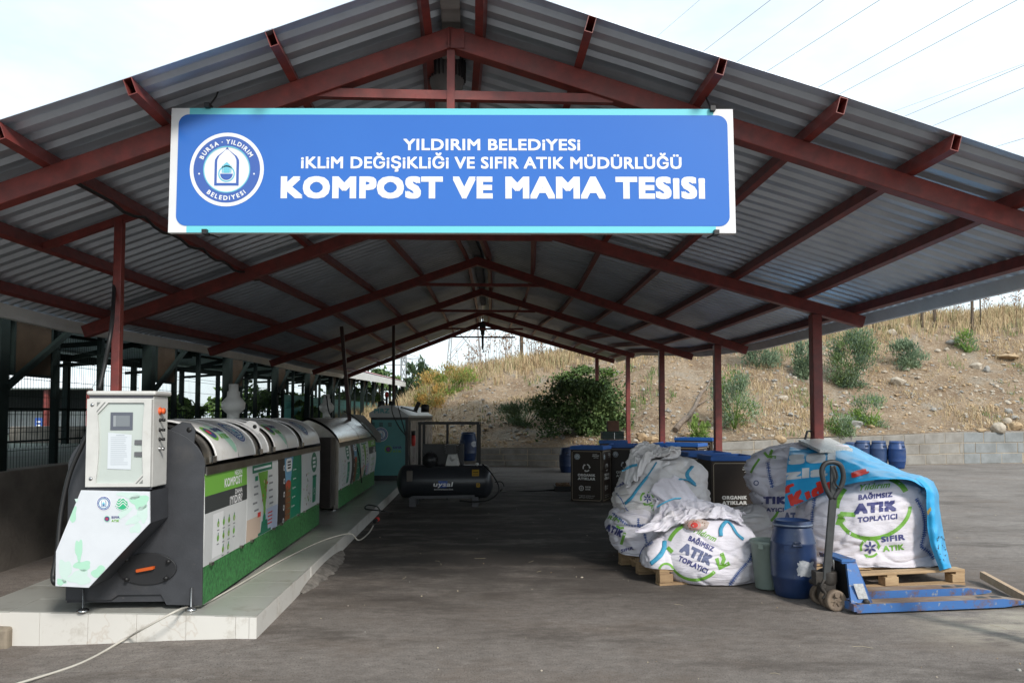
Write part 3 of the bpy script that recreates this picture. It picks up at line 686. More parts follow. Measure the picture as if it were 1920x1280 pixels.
mb.build('top_tiles', M_tile_top, pl)
mb = MB(); e = Vector((PBk.x-PA.x, PBk.y-PA.y, 0)).normalized(); nf = Vector((e.y, -e.x, 0)); nf = nf if nf.y < 0 else -nf
x = 0; wds = [.055, .10] + [.372]*8
for wd in wds:
    a, b = PA + e*(x+gp/2), PA + e*(x+wd-gp/2); x += wd
    t = [a-UPV*.008, b-UPV*.008, Vector((b.x, b.y, -.19)), Vector((a.x, a.y, -.19))]; k = [p - nf*.012 for p in t]
    mb.add(t+k, [(0, 1, 2, 3), (0, 4, 5, 1), (0, 3, 7, 4), (1, 5, 6, 2)], 0)
mb.build('front_tiles', M_tile_front, pl)
mb = MB(); v = va
while v < VE:
    v1 = min(VE, v+.6); r = random.uniform(-.002, .002)
    t = [B(ua+r, v+gp/2, PZ-.008), B(ua+r, v1-gp/2, PZ-.008), B(ua+r, v1-gp/2, -.1), B(ua+r, v+gp/2, -.1)]; k = [p - B(.012, 0) for p in t]
    mb.add(t+k, [(0, 1, 2, 3), (0, 4, 5, 1), (0, 3, 7, 4), (1, 5, 6, 2)], 0); v = v1
mb.build('side_tiles', M_tile_front, pl)
mb = MB(); rr = random.Random(3); vs = []; N_ = 26
for k in range(N_):
    q = B(ua, 6.9+k*.085); e_ = math.sin(PI*(k+.5)/N_)**.6; wd = .17*e_*rr.uniform(.7, 1.1)
    vs += [q + UPV*(.07*e_), q + B(wd*.35, 0, .045*e_), q + B(wd*.75, 0, .012), q + B(wd, 0, -.012)]
mb.add(vs, [(4*k+j, 4*k+j+1, 4*k+5+j, 4*k+4+j) for k in range(N_-1) for j in range(3)], 0, True)
mb.build('screed_spill', mat('pale screed', (.22, .20, .18), .95, 0, .3, 8, None, .5, 25), pl)
# ------------------------------------------------------------------ retaining wall of concrete blocks
M_block = mat('concrete block', (.30, .285, .26), .9, 0, .2, 2.2, (.20, .185, .165), .35, 30)
M_block2 = mat('grey concrete block', (.27, .285, .29), .9, 0, .2, 2.2, (.19, .20, .20), .35, 30)
M_mortar = mat('pale mortar', (.43, .36, .27), .95, 0, .15, 6)
rw = world_thing('retaining_wall', 'low retaining wall of grey concrete blocks along the foot of the hillside', 'wall', (8, 23.4, 0))
def wpt(s):                                                 # along the foot line
    return s
core = MB(); blocks = MB(); blocks2 = MB(); rnd = random.Random(5); W0 = [(-2.2, 24.2), (.5, 23.9), (3, 23.4), (7.5, 23.2), (15.2, 25.2), (17.5, 25.6), (30, 27)]
for (x0, y0), (x1, y1) in zip(W0, W0[1:]):
    L = math.hypot(x1-x0, y1-y0); d = Vector((x1-x0, y1-y0, 0))/L; nn = Vector((d.y, -d.x, 0)); h0, h1 = interp(WTOP, x0), interp(WTOP, x1)
    a, b = Vector((x0, y0, 0)), Vector((x1, y1, 0))
    core.add([a-nn*.13-UPV*.2, b-nn*.13-UPV*.2, b-nn*.13+UPV*(h1-.005), a-nn*.13+UPV*(h0-.005), a-UPV*.2-nn*.004, b-UPV*.2-nn*.004, b+UPV*(h1-.005)-nn*.004, a+UPV*(h0-.005)-nn*.004], [(0, 1, 2, 3), (4, 5, 6, 7), (3, 2, 6, 7), (0, 3, 7, 4), (1, 2, 6, 5)], 0)
    nc = 3
    for c_ in range(nc):
        s = -rnd.random()*.5
        while s < L:
            e_ = s + (.82 if x0 > 7 else 1.15); s0, s1 = max(0, s)+.012, min(L, e_)-.012
            if s1 - s0 > .05:
                q = []
                for sv in (s0, s1):
                    hh = h0 + (h1-h0)*sv/L
                    q.append((a+d*sv, hh*c_/nc+.012, hh*(c_+1)/nc-.012))
                j = rnd.uniform(.002, .014)
                vs = [q[0][0]+UPV*q[0][1]+nn*j, q[1][0]+UPV*q[1][1]+nn*j, q[1][0]+UPV*q[1][2]+nn*j, q[0][0]+UPV*q[0][2]+nn*j]
                vs += [p - nn*.05 for p in vs]
                (blocks2 if x0 > 15 else blocks).add(vs, [(0, 1, 2, 3), (3, 2, 6, 7), (0, 1, 5, 4), (0, 3, 7, 4), (1, 2, 6, 5)], 0)
            s = e_
core.build('mortar_core', M_mortar, rw); blocks.build('block_courses', M_block, rw, .008); blocks2.build('block_courses', M_block2, rw, .008)

# ------------------------------------------------------------------ neighbouring green steel shed with its low wall and mesh
UW = -4.86
lw = world_thing('low_concrete_wall', 'dark rough concrete dwarf wall left of the machines, topped by wire mesh', 'wall', B(UW, 9, 0))
mb = MB(); mb.bbox((UW-.25, 1.5, -.2), (UW, 62, 1.03)); mb.build('wall_body', mat('dark cast concrete', (.22, .195, .17), .92, 0, .25, 1.6, (.13, .115, .10), .5, 18), lw, .012)
gs = world_thing('lean_to_shed', 'long dark green steel shed with corrugated roof beside the concrete wall', 'shed', B(-7.5, 9, .9))
V0 = 8.02-3.6; NB = 16
def gzt(v): return 2.72 + (v-7.8)*.0235                      # eave height climbing with the ground
for k in range(NB):
    v = V0+3.6*k
    mb = MB(); mb.beam(B(UW-.10, v, .95), B(UW-.10, v, gzt(v)), .145, .145, 0, B(0, 1)); mb.build('post', M_green_steel, gs)
    mb = MB(); mb.beam(B(-10, v, .9), B(-10, v, gzt(v)+.1), .13, .13, 0, B(0, 1)); mb.build('post', M_green_steel, gs)
    mb = MB(); mb.beam(B(UW-.1, v, gzt(v)+.0), B(-7.4, v, gzt(v)+.62), .09, .12, 0); mb.beam(B(-7.4, v, gzt(v)+.62), B(-10, v, gzt(v)+.02), .09, .12, 0); mb.build('rafter', M_green_steel, gs)
    if k < 10:
        mb = MB(); mb.beam(B(UW-.03, v+.04, gzt(v)-.82), B(UW-.03, v+1.35, gzt(v+1.35)-.06), .055, .06, 0); mb.build('knee_brace', M_green_steel, gs)
        mb = MB(); mb.beam(B(UW-.8, v, gzt(v)-.10), B(-8.6, v, gzt(v)-.32), .06, .07, 0); mb.build('brace', M_green_steel, gs)
for u, dz in ((UW-.1, .0), (-10, .0), (-7.4, .66), (-6.1, .36), (-8.7, .34)):
    mb = MB()
    for k in range(NB-1): mb.beam(B(u, V0+3.6*k, gzt(V0+3.6*k)+dz+.05), B(u, V0+3.6*(k+1), gzt(V0+3.6*(k+1))+dz+.05), .11 if dz == 0 else .06, .16 if dz == 0 else .07, 0)
    mb.build('beam', M_green_steel, gs)
M_pinkroof = mat('faded red roof paint', (.42, .16, .16), .5, .1, .1, 3)
for ua_, za, ub_, zb in ((UW+.10, .10, -7.4, .80), (-7.4, .80, -10.3, .06)):
    vs = []; n = 0; v = V0-.3
    while v < V0+3.6*(NB-1)+.3:
        for dv_, h in ((0, 0), (.09, 0), (.12, .03), (.19, .03)):
            vs += [B(ua_, v+dv_, gzt(v)+za+.06+h), B(ub_, v+dv_, gzt(v)+zb+.06+h)]; n += 1
        v += .22
    mb = MB(); mb.add(vs, [(2*i, 2*i+1, 2*i+3, 2*i+2) for i in range(n-1)], 0)
    o = mb.build('roof_sheet', [M_galv, M_pinkroof], gs, flip=False); md = o.modifiers.new('solid', 'SOLIDIFY'); md.thickness = .006; md.offset = 1; md.material_offset = 0
    mb = MB(); mb.add([B(ua_+.002, 24, gzt(24)+za+.115), B(ub_, 24, gzt(24)+zb+.115), B(ub_, V0+3.6*(NB-1)+.3, gzt(59)+zb+.115), B(ua_+.002, V0+3.6*(NB-1)+.3, gzt(59)+za+.115)], [(0, 1, 2, 3)], 0); mb.build('roof_skin', M_pinkroof, gs, flip=False)
mb = MB(); v1 = V0+3.6*(NB-1)
mb.add([B(UW+.13, 24.5, gzt(24.5)-.16), B(UW+.13, v1, gzt(v1)-.12), B(UW+.13, v1, gzt(v1)+.17), B(UW+.13, 24.5, gzt(24.5)+.17), B(UW+.10, 24.5, gzt(24.5)-.16), B(UW+.10, v1, gzt(v1)-.12), B(UW+.10, v1, gzt(v1)+.17), B(UW+.10, 24.5, gzt(24.5)+.17)], [(0, 1, 2, 3), (4, 5, 6, 7), (0, 1, 5, 4), (3, 2, 6, 7)], 0)
mb.build('fascia', mat('white fascia', (.72, .71, .68), .5, 0, .1), gs)
M_board = mat('brown board', (.05, .036, .025), .85, 0, .15, 4, spec=.1)
for k in range(10):
    v = V0+3.6*k+.25
    mb = MB(); mb.bbox((UW-.12, v, gzt(v)-.66), (UW-.08, v+.68, gzt(v)-.10)); o = tag(mb.build('hanging_board', M_board), 'square brown board hung under the eave of the green shed', 'board', 'brown boards hung along the green shed')
    f = MB()
    for a, b in (((UW-.13, v-.03, gzt(v)-.69), (UW-.07, v, gzt(v)-.02)), ((UW-.13, v+.68, gzt(v)-.69), (UW-.07, v+.71, gzt(v)-.02)), ((UW-.13, v, gzt(v)-.69), (UW-.07, v+.68, gzt(v)-.66))): f.bbox(a, b)
    fo = f.build('frame', M_green_steel); fo.parent = o
# wire mesh panels between the posts
fe = world_thing('mesh_fence', 'dark wire mesh fence standing on the concrete dwarf wall', 'fence', B(UW-.1, 9, 1.03))
for k in range(0, 9):
    v0, v1 = V0+3.6*k+.09, V0+3.6*(k+1)-.09; mb = MB(); u = UW-.2; st = .055 if k < 4 else .11
    t = v0
    while t < v1: mb.beam(B(u, t, 1.0), B(u, t, 2.55 + .0235*(t-7.8)), .0032, .0032, 0, (1, 0, 0)); t += st
    for z in [1.02+.2*j for j in range(8)]:
        mb.beam(B(u, v0, z), B(u, v1, z), .006, .006, 0)
        if abs(z-1.42) < .01 or abs(z-2.22) < .01: mb.beam(B(u+.025, v0, z+.05), B(u+.025, v1, z+.05), .006, .006, 0)
    mb.build('wire_panel', M_green_steel, fe)
    for f in (.36, .68):
        mb = MB(); t = v0+(v1-v0)*f; mb.beam(B(UW-.24, t, .95), B(UW-.24, t, 2.62+.0235*(t-7.8)), .07, .07, 0, B(0, 1)); mb.build('fence_post', M_green_steel, fe)
# low railing deeper in that yard
rl = world_thing('railing', 'dark iron railing across the yard behind the wire mesh', 'railing', B(-9.7, 14, .9))
mb = MB(); mb.beam(B(-9.75, 8, 1.72), B(-9.75, 50, 1.9), .05, .05, 0); mb.beam(B(-9.75, 8, 1.05), B(-9.75, 50, 1.1), .04, .04, 0); mb.build('rail', M_green_steel, rl)
mb = MB()
for k in range(120): mb.beam(B(-9.75, 16+.2*k, .92), B(-9.75, 16+.2*k, 1.75+.004*k*.2), .012, .012, 0, (1, 0, 0))
mb.build('balusters', M_green_steel, rl)
# turquoise windbreak fence further back
tf = tag(MB().box((-8.6, 43, 1.75), (.05, 30, 1.35), 0).build('windbreak_fence', mat('turquoise sheet', (.08, .36, .34), .6, 0, .25, 2.0, (.05, .25, .24), 0, 40, (1, 9, 1))), 'turquoise sheet fence behind the green shed posts', 'fence')
tf.rotation_euler = (0, 0, 0)
# far open hall with white roof on the left
fh = world_thing('far_hall', 'low white-roofed hall with red posts beyond the mesh fence', 'building', (-24, 26, .9))
H0 = P(-150, 712, 27); H1 = P(178, 716, 30)
mb = MB(); a, b = P(-260, 708, 26), P(190, 712, 27)
mb.add([P(-260, 700, 30), P(185, 704, 30), P(172, 727, 26), P(-260, 727, 26), P(-260, 702, 30.1), P(185, 706, 30.1), P(172, 730, 26.1), P(-260, 730, 26.1)], [(0, 1, 2, 3), (4, 5, 6, 7), (2, 3, 7, 6), (1, 2, 6, 5)], 0); mb.build('roof', mat('white roof sheet', (.75, .76, .77), .5, 0, .08), fh)
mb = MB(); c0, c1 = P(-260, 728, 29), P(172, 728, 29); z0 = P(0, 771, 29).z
mb.add([c0, c1, Vector((c1.x, 29, z0)), Vector((c0.x, 29, z0)), c0+Vector((0, .1, 0)), c1+Vector((0, .1, 0)), Vector((c1.x, 29.1, z0)), Vector((c0.x, 29.1, z0))], [(0, 1, 2, 3), (4, 5, 6, 7), (0, 1, 5, 4)], 0); mb.build('shaded_interior', mat('painted interior shade', (.02, .022, .024), .8, 0, .2), fh)  # dark sheet standing in for the shade inside the open hall
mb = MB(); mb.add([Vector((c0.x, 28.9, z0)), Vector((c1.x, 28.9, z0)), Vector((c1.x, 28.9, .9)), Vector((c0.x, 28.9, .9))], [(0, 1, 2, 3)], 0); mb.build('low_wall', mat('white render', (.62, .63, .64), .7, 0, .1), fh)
for px in (6, 88, 168):
    q = P(px, 728, 26.3); mb = MB(); mb.beam(q, Vector((q.x, q.y, .9)), .14, .14, 0, (0, 1, 0)); mb.build('post', M_red, fh)
bs = MB(); q0, q1 = P(66, 783, 25.5), P(80, 811, 25.5); bs.box((q0+q1)/2, (q1.x-q0.x, .05, q0.z-q1.z), 0); bs.box((q0+q1)/2 - UPV*.35, (.05, .05, .8), 1)
for k in range(3): bs.box((q0+q1)/2 + Vector((0, -.03, .12-.12*k)), (.12, .01, .05), 2)
tag(bs.build('notice_sign', [M_print_b, M_steel, M_print_w]), 'small blue upright notice sign in front of the far white hall', 'sign')
# things in the yard: a pale block heap and a white drum
for px, py, d, lab in ((115, 822, (2.2, .8, .45), 'long pale concrete trough lying in the yard behind the mesh'),):
    q = G(px, py+8, .92); tag(MB().box(q+UPV*.2, d, 0).build('trough', M_conc, bevel=.05), lab, 'trough')

# ------------------------------------------------------------------ trees and shrubs
M_leaf = [mat('leaf %d' % i, c, .7, 0, 0, spec=.3) for i, c in enumerate([(.085, .14, .045), (.13, .19, .065), (.055, .10, .035)])]
M_pine = [mat('pine %d' % i, c, .7, 0, 0, spec=.3) for i, c in enumerate([(.04, .075, .035), (.065, .11, .05), (.025, .05, .025)])]
M_grey_leaf = [mat('grey leaf %d' % i, c, .75, 0, 0, spec=.25) for i, c in enumerate([(.17, .235, .145), (.23, .30, .185), (.11, .165, .10)])]
M_yel_leaf = [mat('yellow leaf %d' % i, c, .75, 0, 0, spec=.25) for i, c in enumerate([(.42, .25, .07), (.36, .27, .09), (.22, .22, .07)])]
M_bright = [mat('bright leaf %d' % i, c, .75, 0, 0, spec=.25) for i, c in enumerate([(.16, .26, .05), (.22, .32, .08), (.11, .19, .04)])]
M_bark = mat('bark', (.12, .09, .065), .95, 0, .25, 8)
def leaves(c, size, n, leaf, mats, rnd, clumps=14, up=.0, ground=None, spray=False):
    mb = MB(); cs = []
    for _ in range(clumps):
        a = rnd.uniform(0, 2*PI); z = rnd.uniform(-.85, .95); r = math.sqrt(max(0, 1-z*z))*rnd.uniform(.35, .95)
        cs.append((Vector((math.cos(a)*r*size[0], math.sin(a)*r*size[1], z*size[2])), rnd.uniform(.22, .42), rnd.choice((0, 0, 1, 2))))
    for i in range(n):
        cc, rr, tone = rnd.choice(cs); d = Vector((rnd.gauss(0, 1), rnd.gauss(0, 1), rnd.gauss(0, 1)))*.55
        p = c + cc + Vector((d.x*rr*size[0], d.y*rr*size[1], d.z*rr*size[2]))
        if ground is not None:
            g_ = ground(p.x, p.y)
            if p.z < g_+.02: p.z = g_ + rnd.uniform(.02, .12)
        nn = Vector((rnd.gauss(0, 1), rnd.gauss(0, 1), rnd.gauss(.5, 1))).normalized(); t = nn.orthogonal().normalized(); a = rnd.uniform(0, 6.3)
        t = Matrix.Rotation(a, 3, nn) @ t
        if spray: t = (t*.5 + Vector((0, 0, 1))*.9 + (p-c).normalized()*.5).normalized(); 
        b = nn.cross(t).normalized(); l = leaf*rnd.uniform(.6, 1.4); wd = l*(.28 if spray else .5)
        mi = tone if rnd.random() < .7 else rnd.randrange(3)
        mb.add([p - t*l*.5, p + b*wd*.5, p + t*l*.5, p - b*wd*.5], [(0, 1, 2, 3)], mi)
    return mb
def shrub(name, px, py, d, size, n, leaf, mats, label, cat='shrub', spray=True, clumps=16, seed=1, group=None):
    n = int(n*1.7); leaf *= .8
    """px, py: foot of the plant on the slope"""
    rnd = random.Random(seed); o = Vector((0, 0, CAMZ)); r = ray(px, py); t = 18.
    while t < 60:
        q = o + r*t
        if q.z < hill_z(q.x, q.y) and q.y > interp(FOOT, q.x): break
        t += .1
    th = world_thing(name, label, cat, q, group); c = q + Vector((0, 0, size[2]*.8))
    leaves(c, size, n, leaf, mats, rnd, clumps, ground=hill_z, spray=spray).build('foliage', mats, th, flip=False)
    mb = MB()
    for k in range(9):
        a = rnd.uniform(0, 6.28); e = c + Vector((math.cos(a)*size[0]*.6, math.sin(a)*size[1]*.6, rnd.uniform(0, .6)*size[2])); mb.tube([q - UPV*.05, q.lerp(e, .5)+UPV*.06*size[2], e], [.022, .014, .006], 5, 0)
    mb.build('stems', mats[2], th)
shrub('shrub', 1600, 722, 0, (1.02, .8, 1.05), 5200, .13, M_grey_leaf[:1]+M_leaf[1:2]+M_grey_leaf[2:], 'big rounded grey-green shrub on the slope right of the second red post', seed=1, clumps=26)
shrub('shrub', 1512, 712, 0, (.55, .5, .8), 1500, .14, M_grey_leaf, 'pale feathery shrub half hidden behind the nearest right red post', seed=2)
shrub('shrub', 1700, 688, 0, (.78, .5, .55), 1900, .15, M_grey_leaf, 'wide low grey-green shrub below the round white boulder', seed=3, clumps=18)
shrub('shrub', 1812, 662, 0, (.55, .4, .5), 800, .13, M_grey_leaf[:1]+M_bright[:1]+M_bright[2:], 'small thin yellow-green shrub high on the slope at far right', seed=4)
shrub('shrub', 1422, 692, 0, (.85, .6, .75), 2000, .15, M_grey_leaf, 'pale spiky shrub on the slope under the third rafter end', seed=5)
shrub('shrub', 1378, 806, 0, (.75, .5, 1.0), 2400, .12, M_grey_leaf[:2]+M_bright[2:], 'loose tall green shrub just right of the third red post', seed=6, clumps=20)
shrub('shrub', 1312, 826, 0, (.38, .3, .45), 900, .11, M_bright, 'small bright green shrub above the block wall between two red posts', seed=7)
shrub('shrub', 1632, 798, 0, (.75, .5, .55), 1500, .12, M_grey_leaf[:2]+M_bright[:1], 'airy pale green shrub low on the slope behind the barrels', seed=8)
shrub('shrub', 1575, 815, 0, (.5, .4, .5), 1100, .12, M_bright[2:]+M_grey_leaf[:2], 'airy green shrub low on the slope beside the second red post', seed=9)
shrub('shrub', 1090, 816, 0, (1.75, .9, .95), 7500, .15, M_leaf, 'big dark green leafy bush climbing the bank at the rear of the shed', seed=10, spray=False, clumps=34)
shrub('shrub', 1108, 728, 0, (1.3, .5, .45), 2000, .15, M_leaf[:2]+M_bright[2:], 'green creeper clump hanging above the dark bush', seed=11, spray=False, clumps=18)
shrub('shrub', 985, 800, 0, (1.1, .5, .55), 2200, .12, M_grey_leaf[:2]+M_leaf[1:2], 'low dull green bush at the foot of the bank left of the dark bush', seed=12, clumps=16)
shrub('shrub', 842, 742, 0, (1.1, .6, .7), 2200, .14, M_yel_leaf[1:]+M_bright[:1], 'yellow-green weedy bush at the left end of the bank', seed=13, clumps=18)
shrub('shrub', 806, 772, 0, (.7, .6, .75), 1300, .14, M_yel_leaf, 'orange dry leafy bush behind the turquoise machine', seed=14, clumps=16)
# tall dry stalks along the skyline
rnd = random.Random(8); mb = MB()
for i in range(110):
    x = rnd.choice((rnd.uniform(-2.5, 4.5), rnd.uniform(-2, 3), rnd.uniform(14, 27))); y = interp(FOOT, x)+rnd.uniform(7.5, 11); z = hill_z(x, y); h = rnd.uniform(.9, 2.0); l = rnd.uniform(-.25, .25)
    tp = Vector((x+l, y, z+h)); mb.tube([(x, y, z-.05), (x+l*.4, y, z+h*.55), tp], [.012, .009, .005], 4, 0, False)
    for k in range(rnd.randint(4, 10)):
        f = rnd.uniform(.5, 1); p = Vector((x+l*f, y, z+h*f)); e = p + Vector((rnd.uniform(-.22, .22), rnd.uniform(-.1, .1), rnd.uniform(.05, .25))); mb.tube([p, e], .005, 3, 0, False)
        for q in range(2): mb.box(e+Vector((rnd.uniform(-.04, .04), 0, rnd.uniform(-.04, .04))), (.035, .03, .035), 1)
tag(mb.build('dry_stalks', [mat('dry stem', (.20, .13, .085), .9, 0, .1), mat('dry seed heads', (.30, .17, .09), .9, 0, .15)], flip=False), 'tall brown dried weed stalks along the skyline of the bank', kind='stuff')
def tree(name, base, h, crown, n, leaf, mats, label, seed, conifer=False, group=None):
    rnd = random.Random(seed); th = world_thing(name, label, 'tree', base, group); mb = MB()
    top = base + UPV*h*(.97 if conifer else .7)
    pts = [base - UPV*.3, base + Vector((.05, .02, h*.3)), base + Vector((-.04, .05, h*.6)), top]
    mb.tube(pts, [h*.035, h*.026, h*.018, h*.006], 8, 0)
    cc = base + UPV*(h - crown[2]); lm = MB(); cl = []
    for k in range(16):
        f = rnd.uniform(.38, .92); a = rnd.uniform(0, 6.28); p = base + UPV*h*f*(.97 if conifer else .75)
        rr = (crown[0]*(1.15-f) if conifer else crown[0]*.75)*rnd.uniform(.6, 1); e = p + Vector((math.cos(a)*rr, math.sin(a)*rr, rnd.uniform(.05, .35)*rr if conifer else rnd.uniform(.2, .9)*rr))
        mb.tube([p, p.lerp(e, .5)+UPV*.05*h*.3, e], [h*.010, h*.007, h*.003], 5, 0); cl.append(e)
        sub = leaves(e, (crown[0]*.42, crown[1]*.42, crown[2]*.22), n//20, leaf, mats, rnd, 5, spray=conifer)
        lm.add(sub.v, sub.f, 0); lm.m[-len(sub.f):] = sub.m
    sub = leaves(cc + UPV*crown[2]*.25, (crown[0]*(.4 if conifer else .75), crown[1]*(.4 if conifer else .75), crown[2]*.75), n//5, leaf, mats, rnd, 10, spray=conifer); lm.add(sub.v, sub.f, 0); lm.m[-len(sub.f):] = sub.m
    mb.build('trunk', M_bark, th); lm.build('crown', mats, th, flip=False)
def gnd(px, py, Y):
    q = P(px, py, Y); return q
tree('pine_tree', Vector((P(785, 700, 52).x, 52, .5)), P(785, 678, 52).z-.5, (1.6, 1.6, 2.2), 3000, .34, M_pine, 'dark pine tree standing beyond the pink-roofed shed end', 31, True)
tree('pine_tree', Vector((P(806, 700, 56).x, 56, .5)), P(806, 698, 56).z-.5, (1.5, 1.5, 1.6), 1800, .32, M_pine, 'shorter pine tree right of the dark pine, above the bank', 32, True)
tree('leafy_tree', Vector((P(712, 690, 75).x, 75, .9)), P(712, 686, 75).z-.9, (2.4, 2.0, 1.4), 1600, .42, M_leaf, 'green tree top peeping over the pink roof', 33)
for px, py, Y, sx, lab, sd in ((478, 738, 34, 1.6, 'bright green tree beyond the mesh, right of the white fan', 34), (330, 748, 26, 1.0, 'thin young tree beyond the mesh just right of the control cabinet', 35), (420, 750, 40, 1.5, 'small green tree beyond the mesh between two dark posts', 36), (90, 706, 48, 1.7, 'green tree behind the white-roofed hall', 37), (575, 752, 44, 1.6, 'leafy tree beyond the mesh above the second machine', 38), (20, 698, 52, 1.5, 'green tree at the left end behind the white-roofed hall', 39), (640, 735, 50, 2.0, 'broad tree behind the turquoise fence', 40), (690, 742, 55, 1.8, 'bushy tree behind the far end of the turquoise fence', 41), (590, 775, 30, 1.0, 'low bushy tree beside the turquoise fence', 42)):
    top = P(px, py, Y); tree('leafy_tree', Vector((top.x, Y, .9)), top.z-.9, (sx, sx, sx*.75), 1700, .26 if Y < 45 else .34, M_bright[2:]+M_leaf[1:2]+M_leaf[:1], lab, sd)

# ------------------------------------------------------------------ pylons, pole and overhead lines
M_pyl = mat('galvanised lattice', (.33, .34, .35), .5, .4, .05)
def pylon(name, xl, xr, ytop, ybot, Y, label, arms=()):
    tl = P((xl+xr)/2, ytop, Y); th = world_thing(name, label, 'pylon', P((xl+xr)/2, ybot, Y)); mb = MB()
    zt, zb = P(xl, ytop, Y).z, 1.0; zb0 = P(xl, ybot, Y).z
    xm = (P(xl, ybot, Y).x+P(xr, ybot, Y).x)/2; wb = (P(xr, ybot, Y).x-P(xl, ybot, Y).x)/2; wt = wb*.78
    def hw(z): return wb + (wt-wb)*(z-zb0)/(zt-zb0)
    cr = lambda z, i, j: Vector((xm+i*hw(z), Y+j*hw(z), z)); t = Y*.00075; ns = 7; zz = [zb0-2+(zt+14-zb0+2)*k/ns for k in range(ns+1)]
    for i in (-1, 1):
        for j in (-1, 1): mb.beam(cr(zz[0], i, j), cr(zz[-1], i, j), t*1.7, t*1.7, 0, (0, 1, 0))
    for a, b in zip(zz, zz[1:]):
        for j in (-1, 1): mb.beam(cr(a, -1, j), cr(b, 1, j), t, t, 0, (0, 1, 0)); mb.beam(cr(a, 1, j), cr(b, -1, j), t, t, 0, (0, 1, 0))
        for i in (-1, 1): mb.beam(cr(a, i, -1), cr(b, i, 1), t, t, 0, (1, 0, 0))
    mb.build('lattice', M_pyl, th)
    if arms:
        mb = MB()
        for py, hwid in arms:
            q = P((xl+xr)/2, py, Y); mb.beam(q - Vector((hwid, 0, 0)), q + Vector((hwid, 0, 0)), t*1.6, t*1.6, 0); mb.beam(q - Vector((hwid, 0, 0)), q + Vector((0, 0, hwid*.3)), t, t, 0); mb.beam(q + Vector((hwid, 0, 0)), q + Vector((0, 0, hwid*.3)), t, t, 0)
        mb.build('cross_arm', M_pyl, th)
pylon('lattice_pylon', 840, 902, 610, 690, 60, 'large grey lattice power pylon rising behind the bank at the shed rear')
pylon('lattice_pylon', 751, 762, 668, 720, 190, 'small distant lattice pylon with cross arms above the pine', ((672, 5), (684, 6.5)))
for px, yb, Y, lab in ((978, 650, 40, 'thin grey utility pole on the skyline behind the rear gable'), (1838, 575, 34, 'thin dark pole standing on the skyline at far right')):
    q = P(px, yb, Y); zt = P(px, 600 if px < 1500 else 530, Y).z; tag(MB().tube([q-UPV*1.5, Vector((q.x, q.y, zt+(.8 if px < 1500 else 0)))], [.11, .08] if px < 1500 else [.04, .03], 8, 0).build('utility_pole', M_bark), lab, 'pole')
for px, lab in ((1728, 'short weathered wooden fence stake on the skyline, leftmost'), (1752, 'dark wooden fence stake with a crosspiece on the skyline'), (1822, 'slim wooden fence stake near the skyline pole')):
    q = P(px, 585, 33.5); mb = MB(); mb.beam(Vector((q.x, q.y, hill_z(q.x, q.y)-.2)), Vector((q.x+.03, q.y, q.z+.75)), .09, .09, 0, (0, 1, 0))
    if px == 1752: mb.beam(Vector((q.x-.12, q.y-.05, q.z+.72)), Vector((q.x+.2, q.y-.05, q.z+.74)), .06, .05, 0)
    tag(mb.build('fence_stake', M_bark), lab, 'stake')
M_wire = mat('line conductor', (.22, .25, .32), .5, .3, 0)
WL = [((1317, 98), (1445, 0)), ((1378, 119), (1545, 0)), ((1433, 137), (1650, 0)), ((1527, 168), (1826, 0)), ((1562, 183), (1908, 0)), ((1660, 215), (1925, 118)), ((1690, 221), (1925, 121)), ((1745, 238), (1925, 163)), ((1858, 278), (1925, 258)), ((1240, 62), (1312, 0))]
for i, (a, b) in enumerate(WL):
    Y = 70; pa, pb = P(*a, Y), P(*b, Y-22); d = pb-pa
    mb = MB(); mb.tube([pa - d*2.2, pa-d*.5, pa + d*.5, pa+d*1.8], .020 if i not in (5, 9) else .012, 5, 0, False)
    tag(mb.build('power_line', M_wire), 'thin overhead power line crossing the sky above the right roof slope', 'power line', 'overhead power lines crossing the sky at upper right')
mb = MB()
# ------------------------------------------------------------------ boulders one can tell apart
def rock(px, py, wpx, hpx, mi, label, seed, group=None):
    rnd = random.Random(seed); o = Vector((0, 0, CAMZ)); r = ray(px, py+hpx*.4); t = 18.
    while t < 60:
        q = o + r*t
        if q.z < hill_z(q.x, q.y) and q.y > interp(FOOT, q.x)+.05: break
        t += .05
    sx, sz = wpx/F*q.y/2, hpx/F*q.y/2
    bm = bmesh.new(); bmesh.ops.create_icosphere(bm, subdivisions=3, radius=1); ns = [Vector((rnd.gauss(0, 1), rnd.gauss(0, 1), rnd.gauss(0, 1))).normalized() for _ in range(9)]; ds = [rnd.uniform(.66, .92) for _ in ns]
    for v in bm.verts:
        for nn, dd in zip(ns, ds):
            k = v.co.dot(nn)
            if k > dd: v.co -= nn*(k-dd)
        v.co *= 1 + .07*noise.noise(v.co*2.5+Vector((seed, 0, 0)))
        v.co = Vector((v.co.x*sx, v.co.y*sx*.8, v.co.z*sz))
    me = bpy.data.meshes.new('rock'); bm.to_mesh(me); bm.free(); me.materials.append(ROCKM[mi]); ob = bpy.data.objects.new('rock', me); COL.objects.link(ob)
    ob.location = q + UPV*sz*.55; ob.rotation_euler = (0, rnd.uniform(-.2, .2), rnd.uniform(-.3, .3)); tag(ob, label, 'rock', group)
